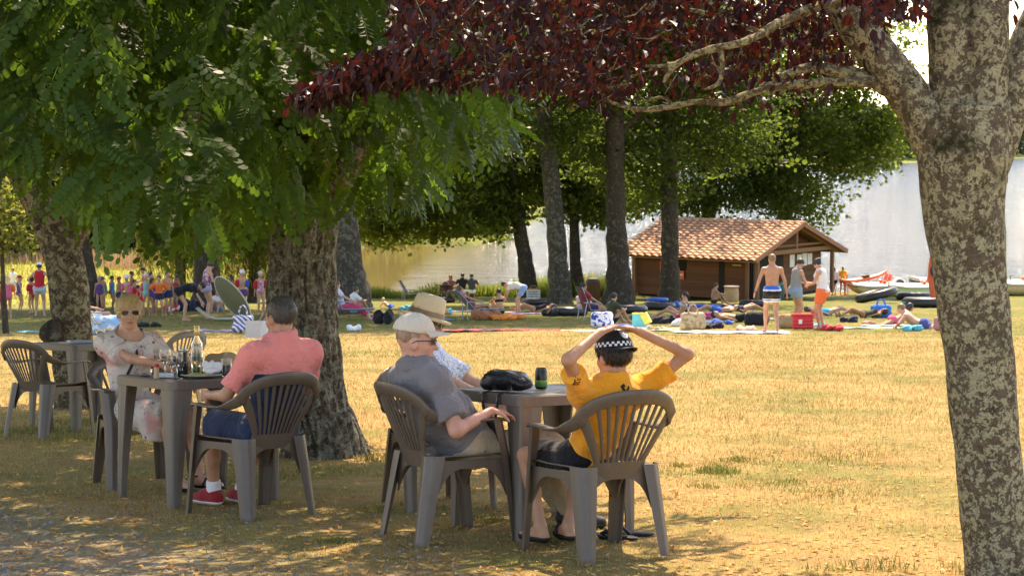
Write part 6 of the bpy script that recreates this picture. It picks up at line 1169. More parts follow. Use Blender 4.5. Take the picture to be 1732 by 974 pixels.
m = MB(); m.box((0, 0, .17), (.34, .22, .34)); g_ = G(1082, 555); o = m.obj('cool_box', basic('box_teal', (.08, .50, .50), .5)); o.matrix_world = place(g_.x, g_.y, -12); m = MB(); m.box((.25, 0, .14), (.16, .30, .28), Matrix.Rotation(R(-28), 4, 'Y')); m.obj('side_flap', basic('box_yellow', (.65, .62, .08), .5), o); m = MB(); m.box((0, 0, .36), (.36, .24, .04)); m.obj('lid', MATS['box_yellow'], o); tag(o, 'teal and yellow cool box among the towels', 'cool box')
heap(1083, 540, .55, .22, cloth('clothes_bluedots', (.05, .09, .30), c2=(.6, .6, .65), pattern='blotch', ps=14), 'blue dotted clothes piled behind the teal box', seed=1); heap(1122, 548, .6, .26, cloth('clothes_dark', (.02, .02, .022)), 'dark clothes heaped right of the teal box', seed=2); heap(1146, 541, .35, .18, cloth('clothes_red', (.55, .04, .05)), 'small red garment heap behind the dark clothes', seed=3); heap(1110, 560, .4, .14, cloth('clothes_beige', (.55, .42, .30)), 'beige garment on the lime towel', seed=4)
bag(1172, 559, .50, .30, .44, cloth('bag_tan', (.46, .36, .24), c2=(.30, .20, .12), pattern='blotch', ps=10), 'bulging tan beach bag between the towels'); heap(1205, 556, .6, .18, cloth('clothes_black2', (.015, .015, .016)), 'black strapped clothes right of the tan bag', seed=5); heap(1225, 549, .5, .14, cloth('clothes_cobalt', (.03, .10, .45)), 'cobalt cloth under the lying bathers', seed=6)
bag(1279, 551, .50, .30, .34, cloth('bag_black', (.014, .014, .016)), 'black sports bag left of the striding man’s leg', False, name='sports_bag'); bag(1331, 556, .46, .24, .36, cloth('bag_painted', (.36, .33, .17), c2=(.55, .14, .08), pattern='blotch', ps=6), 'olive shopping bag with red blotches behind the striding man', False); heap(1383, 556, .26, .2, cloth('bag_cyan', (.25, .60, .68)), 'pale cyan bag right of the red cooler', seed=7)
g_ = G(1358, 558); o = obj('cooler', sdf_mesh('cooler', [Cap((-.2, y, z), (.2, y, z), .05, .05, .02) for y in (-.12, 0, .12) for z in (.07, .15, .23, .30)], .012, basic('cooler_red', (.62, .02, .035), .35))); o.matrix_world = place(g_.x, g_.y, -8); m = MB(); m.box((0, 0, .365), (.52, .36, .04)); m.obj('lid', basic('cooler_lid', (.68, .06, .07), .35), o); m = MB(); m.tube([(-.26, 0, .28), (-.27, 0, .42), (.27, 0, .42), (.26, 0, .28)], .014, 6); m.obj('handle', MATS['cooler_lid'], o); m = MB(); m.box((-.06, -.178, .2), (.08, .006, .1)); m.obj('sticker', WHT, o); tag(o, 'bright red plastic cooler at the feet of the women', 'cooler')
bag(1490, 538, .55, .28, .40, cloth('bag_royal', (.02, .18, .60)), 'royal blue beach bag left of the dark haired girl'); bag(1593, 562, .34, .2, .40, cloth('bag_rose', (.55, .22, .24)), 'rose coloured tote bag touching the plum trunk'); heap(1528, 521, .3, .3, cloth('bag_green', (.02, .20, .16)), 'dark green bag behind the dark haired girl', seed=9)
bag(411, 565, .42, .24, .46, cloth('bag_striped', (.72, .72, .74), c2=(.10, .12, .32), pattern='stripe', ps=5), 'white beach bag with navy stripes behind the menu card'); heap(452, 556, .4, .32, cloth('clothes_magenta', (.50, .05, .20)), 'magenta towel heap next to the pink man’s head', seed=11); heap(655, 548, .5, .42, cloth('bag_black3', (.013, .013, .014)), 'black rucksack on the grass by the thick trunk', 'bag', seed=12)
heap(862, 541, .9, .2, cloth('cloth_orange', (.75, .22, .03)), 'orange cloth heap beside the reclining sunbather', seed=13); heap(823, 541, .7, .36, cloth('bag_terracotta', (.38, .14, .06)), 'terracotta bag under the lounger’s foot', 'bag', seed=14); heap(752, 532, .4, .2, cloth('clothes_aqua', (.10, .50, .62)), 'aqua towel heap right of the straw hat', seed=15); heap(600, 560, .3, .16, MATS['towel_white'], 'little white cloth on the grass right of the locust trunk', seed=16)
bag(185, 566, .8, .4, .4, cloth('bag_bluepale', (.30, .50, .72), c2=(.75, .75, .8), pattern='blotch', ps=5), 'pale blue and white bags piled by the deck chair', False)
heap(325, 526, .9, .5, cloth('bag_navy', (.02, .025, .05)), 'navy rucksacks piled behind the bending woman', 'bag', seed=18); heap(1315, 508, .5, .9, cloth('bag_teal2', (.03, .12, .11)), 'dark bags hung by the hut post behind the women', 'bag', seed=19); heap(287, 527, .5, .3, cloth('ball_red', (.55, .05, .04), c2=(.7, .7, .7), pattern='blotch', ps=6), 'red and white bathing things behind the children', seed=20); heap(130, 521, .5, .2, MATS['clothes_magenta'], 'pink bathing things on the bank left of the children', seed=21)
# bins, crates, posts
def prism(name, px, py, prof, mat, label, cat, n=16, extra=None):
    g_ = G(px, py); m = MB(); m.lathe(prof, n); o = m.obj(name, mat, None, True); autosmooth(o.data, 40); o.matrix_world = place(g_.x, g_.y, 0, False); return tag(o, label, cat)
o = prism('litter_bin', 1003, 512, [(.28, -.1), (.30, .9), (.33, .92), (.33, 1.0), (.25, 1.12), (.001, 1.16)], basic('bin_dark', (.04, .032, .026), .7), 'dark round litter bin behind the red topped sunbather', 'litter bin'); m = MB(); [m.box((.30*math.cos(a), .30*math.sin(a), .45), (.03, .05, .9), None) for a in [2*math.pi*i/18 for i in range(18)]]; m.obj('stave', M_PLANK, o)
o = prism('wooden_barrel', 1237, 511, [(.30, -.1), (.33, .15), (.34, .35), (.31, .66), (.30, .68), (.001, .68)], basic('barrel_wood', (.40, .27, .15), .8), 'pale wooden barrel stump before the hut post', 'barrel'); m = MB(); m.lathe([(.36, .68), (.36, .73), (.001, .735)]); m.obj('lid', basic('barrel_top', (.18, .14, .11), .8), o)
for px, hh, rr, lab in ((679, 1.02, .15, 'left and shorter of two wooden stumps by the reeds'), (692, 1.12, .15, 'right and taller of two wooden stumps by the reeds')): o = prism('wooden_stump', px, 503, [(rr, -.1), (rr, hh*.8), (rr*.9, hh), (.001, hh+.02)], M_BEAM, lab, 'stump', 9); m = MB(); m.lathe([(rr*.75, hh+.005), (rr*.7, hh+.03), (.001, hh+.03)]); m.obj('cut_face', M_PLANK, o)
g_ = G(902, 505); m = MB()
for x in (-.3, .3):
    for y in (-.2, .2): m.box((x, y, .22), (.04, .04, .44))
crate = m.obj('crate_frame', basic('crate_white', (.72, .70, .66), .6)); cr_ = empty('crate', place(g_.x, g_.y, 5)); crate.parent = cr_
for z in (.05, .17, .29, .41):
    for sy in (-.2, .2): m = MB(); m.box((0, sy*1.06, z), (.66, .02, .08)); m.obj('slat', MATS['crate_white'], cr_)
    for sx in (-.31, .31): m = MB(); m.box((sx*1.05, 0, z), (.02, .44, .08)); m.obj('slat', MATS['crate_white'], cr_)
tag(cr_, 'white slatted crate right of the bending bather', 'crate'); m = MB(); m.box((0, 0, .47), (.5, .3, .1)); o = m.obj('picnic_basket', basic('basket_orange', (.62, .26, .10), .7)); o.parent = None; o.matrix_world = place(g_.x, g_.y, 5); m = MB(); m.tube([(-.2, 0, .5), (-.1, 0, .66), (.1, 0, .66), (.2, 0, .5)], .015, 6); m.obj('handle', MATS['basket_orange'], o); tag(o, 'flat orange basket standing on the white crate', 'basket')
# picnic table near the shore
g_ = G(772, 511); pt = empty('picnic_table', place(g_.x, g_.y, 8)); M_PIC = woodmat('picnic_wood', (.045, .035, .028), (.10, .08, .065))
for i in range(5): m = MB(); m.box((0, -.32+.16*i, .78), (1.9, .145, .04)); m.obj('plank', M_PIC, pt)
for sy in (-.75, .75):
    for k_ in (0, .15): m = MB(); m.box((0, sy+(k_ if sy > 0 else -k_), .46), (1.9, .14, .04)); m.obj('plank', M_PIC, pt)
for sx in (-.7, .7):
    for a, b in (((sx, -.75, 0), (sx, -.25, .76)), ((sx, .75, 0), (sx, .25, .76))): m = MB(); m.band([a, b], [(1, 0, 0)]*2, .05, .09); m.obj('leg', M_PIC, pt)
    m = MB(); m.box((sx+.05, 0, .42), (.05, 1.85, .09)); m.obj('crossbar', M_PIC, pt)
tag(pt, 'dark wooden picnic table with benches at the water edge', 'picnic table')
# folding loungers
def lounger(px, py, rz, mat, label, back=50, w_=.55):
    g_ = G(px, py); e = empty('sun_lounger', place(g_.x, g_.y, rz)); b = R(back); FR = basic('lounger_frame', (.35, .36, .37), .35, metal=.6)
    top_ = Vector((0, -.15-.75*math.cos(b), .30+.75*math.sin(b)))
    m = MB(); m.band([(0, .75, .30), (0, .3, .27), (0, -.15, .28), top_*.5+Vector((0, -.075, .14)), top_], [(1, 0, 0)]*5, w_, .02); m.obj('sling', mat, e)
    for sx in (-1, 1):
        x = sx*w_/2*1.06; m = MB(); m.tube([(x, .78, .32), (x, -.12, .30), (x, top_.y, top_.z)], .016, 6); m.obj('side_rail', FR, e); m = MB(); m.tube([(x, .55, .30), (x, .65, .0)], .015, 6); m.obj('leg', FR, e); m = MB(); m.tube([(x, top_.y*.55, top_.z*.62), (x, -.35, .0)], .015, 6); m.obj('leg', FR, e); m = MB(); m.tube([(x, -.35, .52), (x, .15, .50)], .018, 6); m.obj('armrest', FR, e)
    return tag(e, label, 'lounger', 'folding beach chairs')
lounger(806, 540, -75, cloth('sling_grey', (.11, .12, .12)), 'grey canvas lounger with a reclining sunbather', 48, .6); lounger(165, 566, -60, cloth('sling_pale', (.50, .56, .45), c2=(.62, .62, .58), pattern='hstripe', ps=5), 'pale green striped deck chair behind the blond woman', 62); lounger(586, 541, -80, cloth('sling_blue', (.05, .22, .42)), 'low blue beach chair under the woman in pink at the thick trunk', 65); lounger(1000, 541, -70, cloth('sling_brown', (.10, .06, .04)), 'low brown beach chair under the woman in the brick red top', 70, .5); lounger(694, 508, -100, cloth('sling_black', (.03, .03, .035)), 'empty black folding chair by the wooden stumps', 60, .5)
# olive pop-up beach shelter
g_ = G(388, 542); m = MB(); NJ = 14
def shel(r, a): x, y = .78*r*math.cos(a), .34*r*math.sin(a); return Vector((x, y, .16*(1-r*r)))
V1 = [shel(i/6, 2*math.pi*j/28) for i in range(7) for j in range(28)]; m.v = [tuple(p) for p in V1]+[tuple(p-Vector((0, 0, .02))) for p in V1]; NN = len(V1)
for i in range(6):
    for j in range(28): a, b = i*28+j, i*28+(j+1) % 28; m.f += [[a, b, b+28, a+28], [NN+a, NN+a+28, NN+b+28, NN+b]]; m.m += [0, 0]
o = m.obj('beach_shelter', cloth('shelter_olive', (.15, .135, .06)), None, True); o.matrix_world = Matrix.Translation((g_.x+.1, g_.y, g_.z+.62)) @ Matrix.Rotation(R(-22), 4, 'Z') @ Matrix.Rotation(R(46), 4, 'Y') @ Matrix.Rotation(R(100), 4, 'X')
m = MB(); m.tube([shel(1, 2*math.pi*j/40) for j in range(41)], .022, 6); m.obj('hoop', basic('hoop_pale', (.5, .46, .34), .5), o, True); inv_ = o.matrix_world.inverted()
m = MB(); m.ring_sweep([[inv_ @ (Vector((g_.x-.9+1.5*i/12, g_.y-.3+dy, g_.z+.06+dz+.30*max(0, 1-i/5)**2)) ) for dy, dz in ((0, 0), (.45, 0), (.45, .02), (0, .02))] for i in range(13)]); m.obj('ground_flap', basic('flap_pale', (.50, .46, .33), .7), o, True); tag(o, 'olive pop up beach shelter being folded behind the tables', 'beach shelter')
# pedal boats drawn up on the shore
def boat(px, d, rz, label, seat, hullc, wheel=True, sc=1.0):
    g_ = GD(px, d); g_.z = max(g_.z, LAKE); e = empty('pedal_boat', Matrix.Translation(g_) @ Matrix.Rotation(R(rz), 4, 'Z') @ Matrix.Scale(sc, 4)); GEL = basic('boat_white', (.72, .70, .66), .3); LOW = basic(hullc[0], hullc[1], .45)
    for sy in (-.55, .55):
        m = MB(); rings = []
        for i in range(13):
            t = i/12; w_ = .30*math.sin(math.pi*min(1, .12+t*.95))**.45; zb = .42*max(0, 1-t/.3)**2+.12*max(0, (t-.85)/.15); x = -1.55+3.1*t
            rings.append([(x, sy-w_, .55), (x, sy-w_*.9, .22+zb), (x, sy-w_*.4, .02+zb), (x, sy+w_*.4, .02+zb), (x, sy+w_*.9, .22+zb), (x, sy+w_, .55)])
        m.ring_sweep(rings); m.obj('hull', LOW, e, True)
    m = MB(); rings = []
    for i in range(13):
        t = i/12; x = -1.6+3.2*t; w_ = .92*math.sin(math.pi*min(1, .15+t*.92))**.35; z = .56+.10*max(0, 1-t/.3); rings.append([(x, -w_, z-.03), (x, w_, z-.03), (x, w_*1.02, z+.05), (x, w_*.85, z+.14), (x, -w_*.85, z+.14), (x, -w_*1.02, z+.05)])
    m.ring_sweep(rings); m.obj('deck', GEL, e)
    for sy in (-.38, .38):
        me = sdf_mesh('seat', [Cap((.25, sy-.14, .80), (.25, sy+.14, .80), .10, .10, .05), Cap((.52, sy-.14, .85), (.62, sy-.12, 1.22), .07, .05, .06), Cap((.52, sy+.14, .85), (.62, sy+.12, 1.22), .07, .05, .06), Cap((.58, sy-.1, 1.05), (.58, sy+.1, 1.05), .06, .06, .06)], .03, basic(*seat), wrinkle=0); obj('seat', me, e)
    if wheel:
        for sy in (-1,):
            m = MB(); m.ring_sweep([[(.95+rr*math.cos(a), sy*(.96+dy), .72+rr*math.sin(a)) for a in [2*math.pi*j/24 for j in range(24)]] for rr, dy in ((.36, -.25), (.36, .02), (.30, .05))], True, True); m.obj('wheel_cover', GEL, e)
            m = MB(); m.ring_sweep([[(.95+rr*math.cos(a), sy*(.96+dy), .72+rr*math.sin(a)) for a in [2*math.pi*j/24 for j in range(24)]] for rr, dy in ((.27, .055), (.25, .075), (.15, .075), (.14, .055))], True, False); m.obj('wheel_rim', RUB, e)
            m = MB(); m.ring_sweep([[(.95+rr*math.cos(a), sy*(.96+dy), .72+rr*math.sin(a)) for a in [2*math.pi*j/16 for j in range(16)]] for rr, dy in ((.14, .058), (.12, .07), (.03, .085))], True, True); m.obj('hub', basic(*seat), e)
    m = MB(); m.tube([(-.5, 0, .65), (-.5, 0, .95), (-.38, 0, 1.0)], .025, 6); m.obj('tiller', RUB, e); return tag(e, label, 'pedal boat', 'pedal boats on the shore')
ORS = ('boat_orange', (.78, .13, .04), .4)
boat(1487, 99, 4, 'white pedal boat with tan hull drawn up left of the others', ORS, ('hull_tan', (.55, .42, .20))); boat(1556, 97.5, -6, 'pale pedal boat with green stripe half hidden by the plum trunk', ORS, ('hull_lime', (.50, .60, .25))); boat(1600, 101, 10, 'pedal boat with tall orange seats beside the plum trunk', ORS, ('hull_tan', (.55, .42, .20)), False, 1.15); boat(1728, 100, 0, 'pedal boat with orange seats right of the plum trunk', ORS, ('hull_tan', (.55, .42, .20)), True, 1.1)
def kayak(px, py, rz, label, rx_=0, dz=0):
    g_ = G(px, py); m = MB(); rings = []
    for i in range(15):
        t = i/14; w_ = .34*math.sin(math.pi*min(1, max(.02, t)))**.6; z0 = .22*(2*t-1)**4; rings.append([(-1.4+2.8*t, w_*math.cos(a), .2+z0+.18*math.sin(a)*(.4+w_)) for a in [2*math.pi*j/12 for j in range(12)]])
    m.ring_sweep(rings); o = m.obj('kayak', basic('boat_orange', (.78, .13, .04), .4), None, True); o.matrix_world = place(g_.x, g_.y, rz, False) @ Matrix.Translation((0, 0, dz)) @ Matrix.Rotation(R(rx_), 4, 'Y'); m = MB(); m.lathe([(.26, .0), (.28, .03), (.20, .03), (.19, -.06), (.001, -.06)], 18); q = m.obj('cockpit', RUB, o, True); q.location = (.1, 0, .37); return tag(o, label, 'kayak', 'orange kayaks by the boats')
kayak(1462, 500, 8, 'orange kayak resting on the boats with its bow raised', -10, .75); kayak(1583, 518, 80, 'orange kayak stood on end against the boats by the plum trunk', -72, 1.2)
# ------------------------------------------------------------------ bathers in the background
HB = .021
def st(**k): return dict(k)
def pose(kind, rs):
    j = lambda a: rs.uniform(-a, a)
    if kind == 'stand': return dict(lean=(j(3), j(3)), hands={q: ((s*(.26+j(.03)), .06+j(.06), .84), (s*.3, -1, 0)) for q, s in (('R', 1), ('L', -1))}, feet={'R': ((.11, .03+j(.05), .08), (.05, 1, 0)), 'L': ((-.11, j(.05), .08), (-.05, 1, 0))})
    if kind == 'hips': return dict(lean=(0, 0), hands={'R': ((.20, .02, 1.02), (1, -.5, 0)), 'L': ((-.20, .02, 1.02), (-1, -.5, 0))}, feet={'R': ((.13, 0, .08), (.05, 1, 0)), 'L': ((-.13, .02, .08), (-.05, 1, 0))})
    if kind == 'walk': return dict(lean=(2, 2), hands={'R': ((.34, .02, .86), (.6, -1, 0)), 'L': ((-.36, .10, .88), (-.6, -1, 0))}, feet={'R': ((.10, -.13, .10), (.05, 1, 0)), 'L': ((-.10, .16, .08), (-.05, 1, 0))})
    if kind == 'look': return dict(lean=(2, 8), head=(34, j(10)), hands={'R': ((.12, .32, 1.10), (.8, -.3, -1)), 'L': ((-.10, .33, 1.06), (-.8, -.3, -1))}, feet={'R': ((.10, 0, .08), (.05, 1, 0)), 'L': ((-.10, .02, .08), (-.05, 1, 0))})
    if kind == 'bend': return dict(pel=(0, -.12, .90), lean=(62, 84), head=(78, 0), hands={'R': ((.14, .52, .52), (.4, -.4, .3)), 'L': ((-.14, .55, .55), (-.4, -.4, .3))}, feet={'R': ((.11, .0, .08), (.05, 1, 0)), 'L': ((-.11, .04, .08), (-.05, 1, 0))})
    if kind == 'ground': return dict(sit=True, pel=(0, 0, .11), lean=(-6, 12), head=(8, j(25)), hands={'R': ((.16, .40, .42), (1, -.3, -.4)), 'L': ((-.14, .42, .40), (-1, -.3, -.4))}, feet={'R': ((.12, .52, .07), (.15, .1, 1)), 'L': ((-.12, .48, .07), (-.15, .1, 1))})
    if kind == 'prop': return dict(sit=True, pel=(0, 0, .11), lean=(-28, -16), head=(6, j(30)), hands={'R': ((.30, -.38, .10), (.8, -.8, .2)), 'L': ((-.28, -.36, .10), (-.8, -.8, .2))}, feet={'R': ((.10, .72, .07), (.1, .1, 1)), 'L': ((-.10, .80, .07), (-.1, .1, 1))})
    if kind == 'recline': return dict(sit=True, pel=(0, -.12, .42), lean=(-46, -42), head=(-22, j(8)), hands={'R': ((.18, .10, .58), (1, -.4, -.2)), 'L': ((-.18, .12, .58), (-1, -.4, -.2))}, feet={'R': ((.10, .58, .12), (.1, .1, 1)), 'L': ((-.10, .66, .14), (-.1, .1, 1))})
    if kind == 'chairlow': return dict(sit=True, pel=(0, -.1, .40), lean=(-24, -16), head=(0, j(15)), hands={'R': ((.20, .22, .52), (1, -.4, -.4)), 'L': ((-.16, .24, .54), (-1, -.4, -.4))}, feet={'R': ((.10, .66, .08), (.1, .2, 1)), 'L': ((-.10, .60, .08), (-.1, .2, 1))})
    if kind == 'bench': return dict(sit=True, pel=(0, -.05, .57), lean=(8, 16), head=(6, j(25)), hands={'R': ((.16, .36, .80), (1, -.3, -.5)), 'L': ((-.16, .36, .80), (-1, -.3, -.5))}, feet={'R': ((.11, .32, .08), (.1, .3, 1)), 'L': ((-.11, .30, .08), (-.1, .3, 1))})
    if kind == 'lieback': return dict(pel=(0, 0, .13), lean=(-88, -86), head=(-70, j(20)), hands={'R': ((.30, -.10, .08), (1, 0, .1)), 'L': ((-.30, -.12, .08), (-1, 0, .1))}, feet={'R': ((.11, .84, .08), (.1, 0, 1)), 'L': ((-.11, .80, .08), (-.1, 0, 1))}, footdir={'R': (.3, .2, 1), 'L': (-.3, .2, 1), 'Rn': (0, 1, 0), 'Ln': (0, 1, 0)})
    if kind == 'liefront': return dict(pel=(0, 0, .12), lean=(76, 52), head=(10, j(15)), hands={'R': ((.12, .66, .06), (1, .2, -.4)), 'L': ((-.14, .62, .06), (-1, .2, -.4))}, feet={'R': ((.11, -.84, .08), (.1, 0, -1)), 'L': ((-.11, -.82, .08), (-.1, 0, -1))}, footdir={'R': (0, -1, .1), 'L': (0, -1, .1)})
def wear(f, items, h):
    out = []
    for it in items:
        k, c, *r = it; mt = c if not isinstance(c, str) else None
        if k == 'hair': out.append(('hair', f.hair(h*.8, HR[c], r[0] if r else 'short')))
        elif k == 'cap': out.append(('cap', f.cap(h*.8, mt)))
        elif k == 'hatcap': out.append(('bathing_cap', f.cap(h*.8, mt, 0)))
        elif k == 'tee': out.append(('shirt', f.top(.020, .65, .05, .07, h=h, mats=mt, flare=.02)))
        elif k == 'tank': out.append(('tank_top', f.top(.020, 0, .06, .07, straps=True, h=h, mats=mt)))
        elif k == 'shorts': out.append(('shorts', f.shorts(.020, r[0] if r else .45, .07, h, mt)))
        elif k == 'briefs': out.append(('swim_briefs', f.shorts(.016, .12, .03, h, mt)))
        elif k == 'suit': out.append(('swimsuit', f.swim(h, mt, g=.015)))
        elif k == 'bra': out.append(('bikini_top', f.bra(h, mt, .016)))
        elif k == 'pants': out.append(('trousers', f.shorts(.022, 1.0, .07, h, mt, shin=.8)))
        elif k == 'floats':
            for q in 'RL':
                a = f.sh[q]+(f.el[q]-f.sh[q])*.30; b = f.sh[q]+(f.el[q]-f.sh[q])*.85; out.append(('armband', sdf_mesh('armband', [Cap(a, b, .075, .075, .03)], h, (r[0] if r and q == 'L' else mt))))
        elif k == 'ring': out.append(('swim_ring', sdf_mesh('swim_ring', [Cap(f.waist+A(.2*math.cos(t), .2*math.sin(t), 0), f.waist+A(.2*math.cos(t+.6), .2*math.sin(t+.6), 0), .07, .07, .03) for t in np.arange(0, 6.28, .6)], h, mt)))
    return out
def bather(px, py, hgt, face, kind, sex, sk, items, label, group=None, d=None, hs=1.0, dz=0, build=1.0, **over):
    rs = random.Random(px*7+py); kw = pose(kind, rs)
    for q in ('head', 'hands', 'feet', 'lean', 'twist', 'pel'):
        if q in over: kw[q] = over[q]
    f = Fig(hgt, sex, build, hs=hs, **kw); g_ = GD(px, d) if d else G(px, py)
    M = Matrix.Translation(g_+Vector((0, 0, dz))) @ Matrix.Rotation(R(face), 4, 'Z'); h = HB*max(.6, min(1, hgt/1.6)) if g_.y > 45 else .014
    if kind.startswith('lie'): M = Matrix.Translation(g_+Vector((0, 0, dz))) @ Matrix.Rotation(-TILT, 4, 'X') @ Matrix.Rotation(R(face), 4, 'Z')
    return person(label, f, M, h, SK[sk], wear(f, items, h), group=group)
c_ = lambda n_, c: cloth('wear_'+n_, c)
WHI, BLA, RED, NAV, DEN, GRN = c_('white', (.75, .74, .72)), c_('black', (.012, .012, .014)), c_('red', (.50, .02, .03)), c_('navy', (.02, .03, .09)), c_('denim', (.22, .30, .42)), c_('olive', (.045, .055, .025))
PNK, PUR, MIN, ORA, YEL, LTB = c_('pink', (.70, .12, .22)), c_('purple', (.14, .06, .24)), c_('mint', (.22, .48, .42)), c_('orange', (.85, .16, .03)), c_('yellow', (.80, .42, .03)), c_('paleblue', (.42, .52, .60))
# standing group by the hut
def trunks(c): z = c[:, 2]; return np.select([z > .985, z > .955, z > .77, z > .745, z > .72], [0, 1, 2, 1, 0], 1)
f = Fig(1.80, 'm', 1.08, **pose('walk', random.Random(1))); g_ = G(1305, 562); VB = c_('swimblue', (.02, .14, .55))
mn = person('bare backed man striding away in blue, white and black swim shorts', f, Matrix.Translation(g_) @ Matrix.Rotation(R(6), 4, 'Z'), .014, SK['tan'], [('hair', f.hair(.012, HR['sandy'], 'short', .006)), ('swim_shorts', f.shorts(.018, .55, .09, .014, [VB, WHI, BLA], mfun=trunks))])
m = MB(); a = f.wr['L']; b = f.el['L']; m.tube([a, a+(b-a)*.08], .034, 10); m.obj('wristwatch', RUB, mn)
bather(1345, 551, 1.80, -68, 'look', 'f', 'tan', [('hair', 'dark', 'short'), ('tank', c_('greytop', (.26, .25, .24))), ('shorts', DEN, .42)], 'woman in a grey top and denim shorts bending over a phone by the hut', build=1.12)
bather(1390, 558, 1.74, 60, 'look', 'f', 'warm', [('hair', 'dark', 'bun'), ('tank', WHI), ('shorts', c_('coral', (.85, .20, .06)), .6)], 'woman in a white top and coral shorts facing the one with denim shorts', build=1.1)
bather(1411, 499, 1.58, 20, 'stand', 'f', 'warm', [('hair', 'dark', 'tail'), ('tee', c_('palegrey', (.6, .58, .56))), ('shorts', BLA, .45)], 'girl in a pale shirt and black shorts by the lake, left of two'); bather(1425, 499, 1.62, -15, 'stand', 'f', 'tan', [('hair', 'brown', 'bun'), ('tee', YEL), ('shorts', BLA, .4)], 'girl in a yellow shirt and black shorts by the lake, right of two')
bather(1207, 513, 1.72, -70, 'ground', 'm', 'tan', [('hair', 'brown'), ('shorts', GRN, .6)], 'bare chested man sitting against the hut beside the barrel'); bather(1432, 497, 1.1, -10, 'stand', 'f', 'warm', [('hair', 'brown', 'tail'), ('suit', ORA)], 'child in an orange swimsuit right of the yellow shirted girl', hs=1.15)
# lying and sitting in front of the hut
bather(1215, 531, 1.70, 95, 'lieback', 'm', 'warm', [('hair', 'dark'), ('shorts', VB, .6)], 'man lying on his back in blue shorts before the air mattress'); bather(1255, 528, 1.66, -80, 'lieback', 'f', 'tan', [('hair', 'dark', 'bob'), ('suit', NAV)], 'woman lying in a navy swimsuit by the hut post')
bather(1400, 534, 1.68, -85, 'lieback', 'f', 'warm', [('hair', 'brown', 'bob'), ('suit', c_('turquoise', (.04, .40, .62)))], 'sunbather lying behind the women under a turquoise wrap'); bather(1512, 548, 1.55, -75, 'liefront', 'f', 'tan', [('hair', 'dark', 'long'), ('briefs', PNK)], 'girl with long dark hair propped on her elbows near the black tubes'); bather(1560, 556, 1.75, 70, 'liefront', 'm', 'fair', [('hair', 'sandy'), ('shorts', c_('trunksblue', (.08, .10, .30)), .4)], 'man lying face down on a pale towel near the plum trunk', build=1.1)
bather(1000, 541, 1.72, -70, 'chairlow', 'f', 'tan', [('hair', 'dark', 'short'), ('tee', c_('brick', (.32, .03, .04))), ('shorts', NAV, .6)], 'woman in a brick red top sitting in a low chair by the flared trunk', build=1.12); bather(1034, 547, 1.62, -60, 'ground', 'm', 'warm', [('hair', 'dark'), ('tee', GRN), ('shorts', BLA, .6)], 'boy in an olive shirt hugging his knees beside the patterned bag'); bather(982, 530, 1.60, -40, 'ground', 'f', 'fair', [('hair', 'blond', 'bob'), ('tee', c_('palepink', (.66, .48, .46))), ('shorts', BLA, .5)], 'woman in a pale pink top sitting behind the brick red top')
# middle: loungers, picnic table
bather(806, 540, 1.66, -75, 'recline', 'f', 'tan', [('hair', 'grey', 'short'), ('suit', c_('stripes', (.25, .10, .08)))], 'sunbather reclining in the grey canvas lounger'); bather(845, 531, 1.68, 20, 'ground', 'f', 'tan', [('hair', 'dark', 'bun'), ('bra', BLA), ('briefs', BLA)], 'bare backed woman sitting on the grass behind the lounger')
bather(878, 530, 1.68, 78, 'bend', 'f', 'fair', [('hair', 'dark', 'short'), ('tee', c_('offwhite', (.70, .68, .60))), ('shorts', c_('skyshorts', (.25, .40, .62)), .6)], 'person in a white shirt and blue shorts bending down to a basket')
bather(660, 521, 1.10, 60, 'liefront', 'm', 'fair', [('hair', 'blond'), ('shorts', VB, .5)], 'small fair child lying on its front near the thick trunk', hs=1.15); bather(585, 541, 1.66, -80, 'chairlow', 'f', 'warm', [('hair', 'brown', 'short'), ('tee', c_('lilac', (.60, .55, .62))), ('pants', c_('fuchsia', (.58, .06, .12)))], 'woman with fuchsia trousers in the low blue chair by the thick trunk'); bather(598, 535, 1.6, -60, 'ground', 'm', 'tan', [('hair', 'grey'), ('tee', WHI), ('shorts', DEN, .6)], 'person in a white shirt sitting behind the woman in fuchsia trousers', dz=.12)
gp = G(772, 511)
for (dx, dy, fc, sx, it, lab, hh) in ((-.28, .78, 175, 'f', [('hair', 'brown', 'long'), ('tee', c_('rust', (.30, .10, .08))), ('shorts', DEN)], 'long haired woman on the far bench of the picnic table', 1.66), (.30, -.78, 0, 'm', [('hair', 'dark'), ('tee', BLA), ('shorts', WHI, .6)], 'man in a black shirt on the near bench of the picnic table', 1.78), (.72, -.76, 8, 'm', [('hair', 'dark'), ('tee', c_('slate', (.05, .06, .06))), ('shorts', WHI, .6)], 'man in a slate shirt at the right end of the near bench', 1.74)):
    g_ = gp+Vector((dx, dy, 0)); bather(0, int(dx*100), hh, fc, 'bench', sx, 'tan', it, lab, d=1) if False else None
    kw = pose('bench', random.Random(int(dx*100))); f = Fig(hh, sx, **kw); person(lab, f, Matrix.Translation((g_.x, g_.y, gz(g_.x, g_.y)-.03)) @ Matrix.Rotation(R(fc), 4, 'Z'), HB, SK['tan'], wear(f, it, HB))
o = soft('rucksack', 754, 511, [Ell((0, 0, .25), (.17, .14, .25), I3, .05), Ell((0, -.1, .18), (.13, .09, .14), I3, .05)], cloth('rucksack_plum', (.10, .05, .07)), 'dark patterned rucksack on the picnic bench', 'bag', dz=.48, wr=.006)
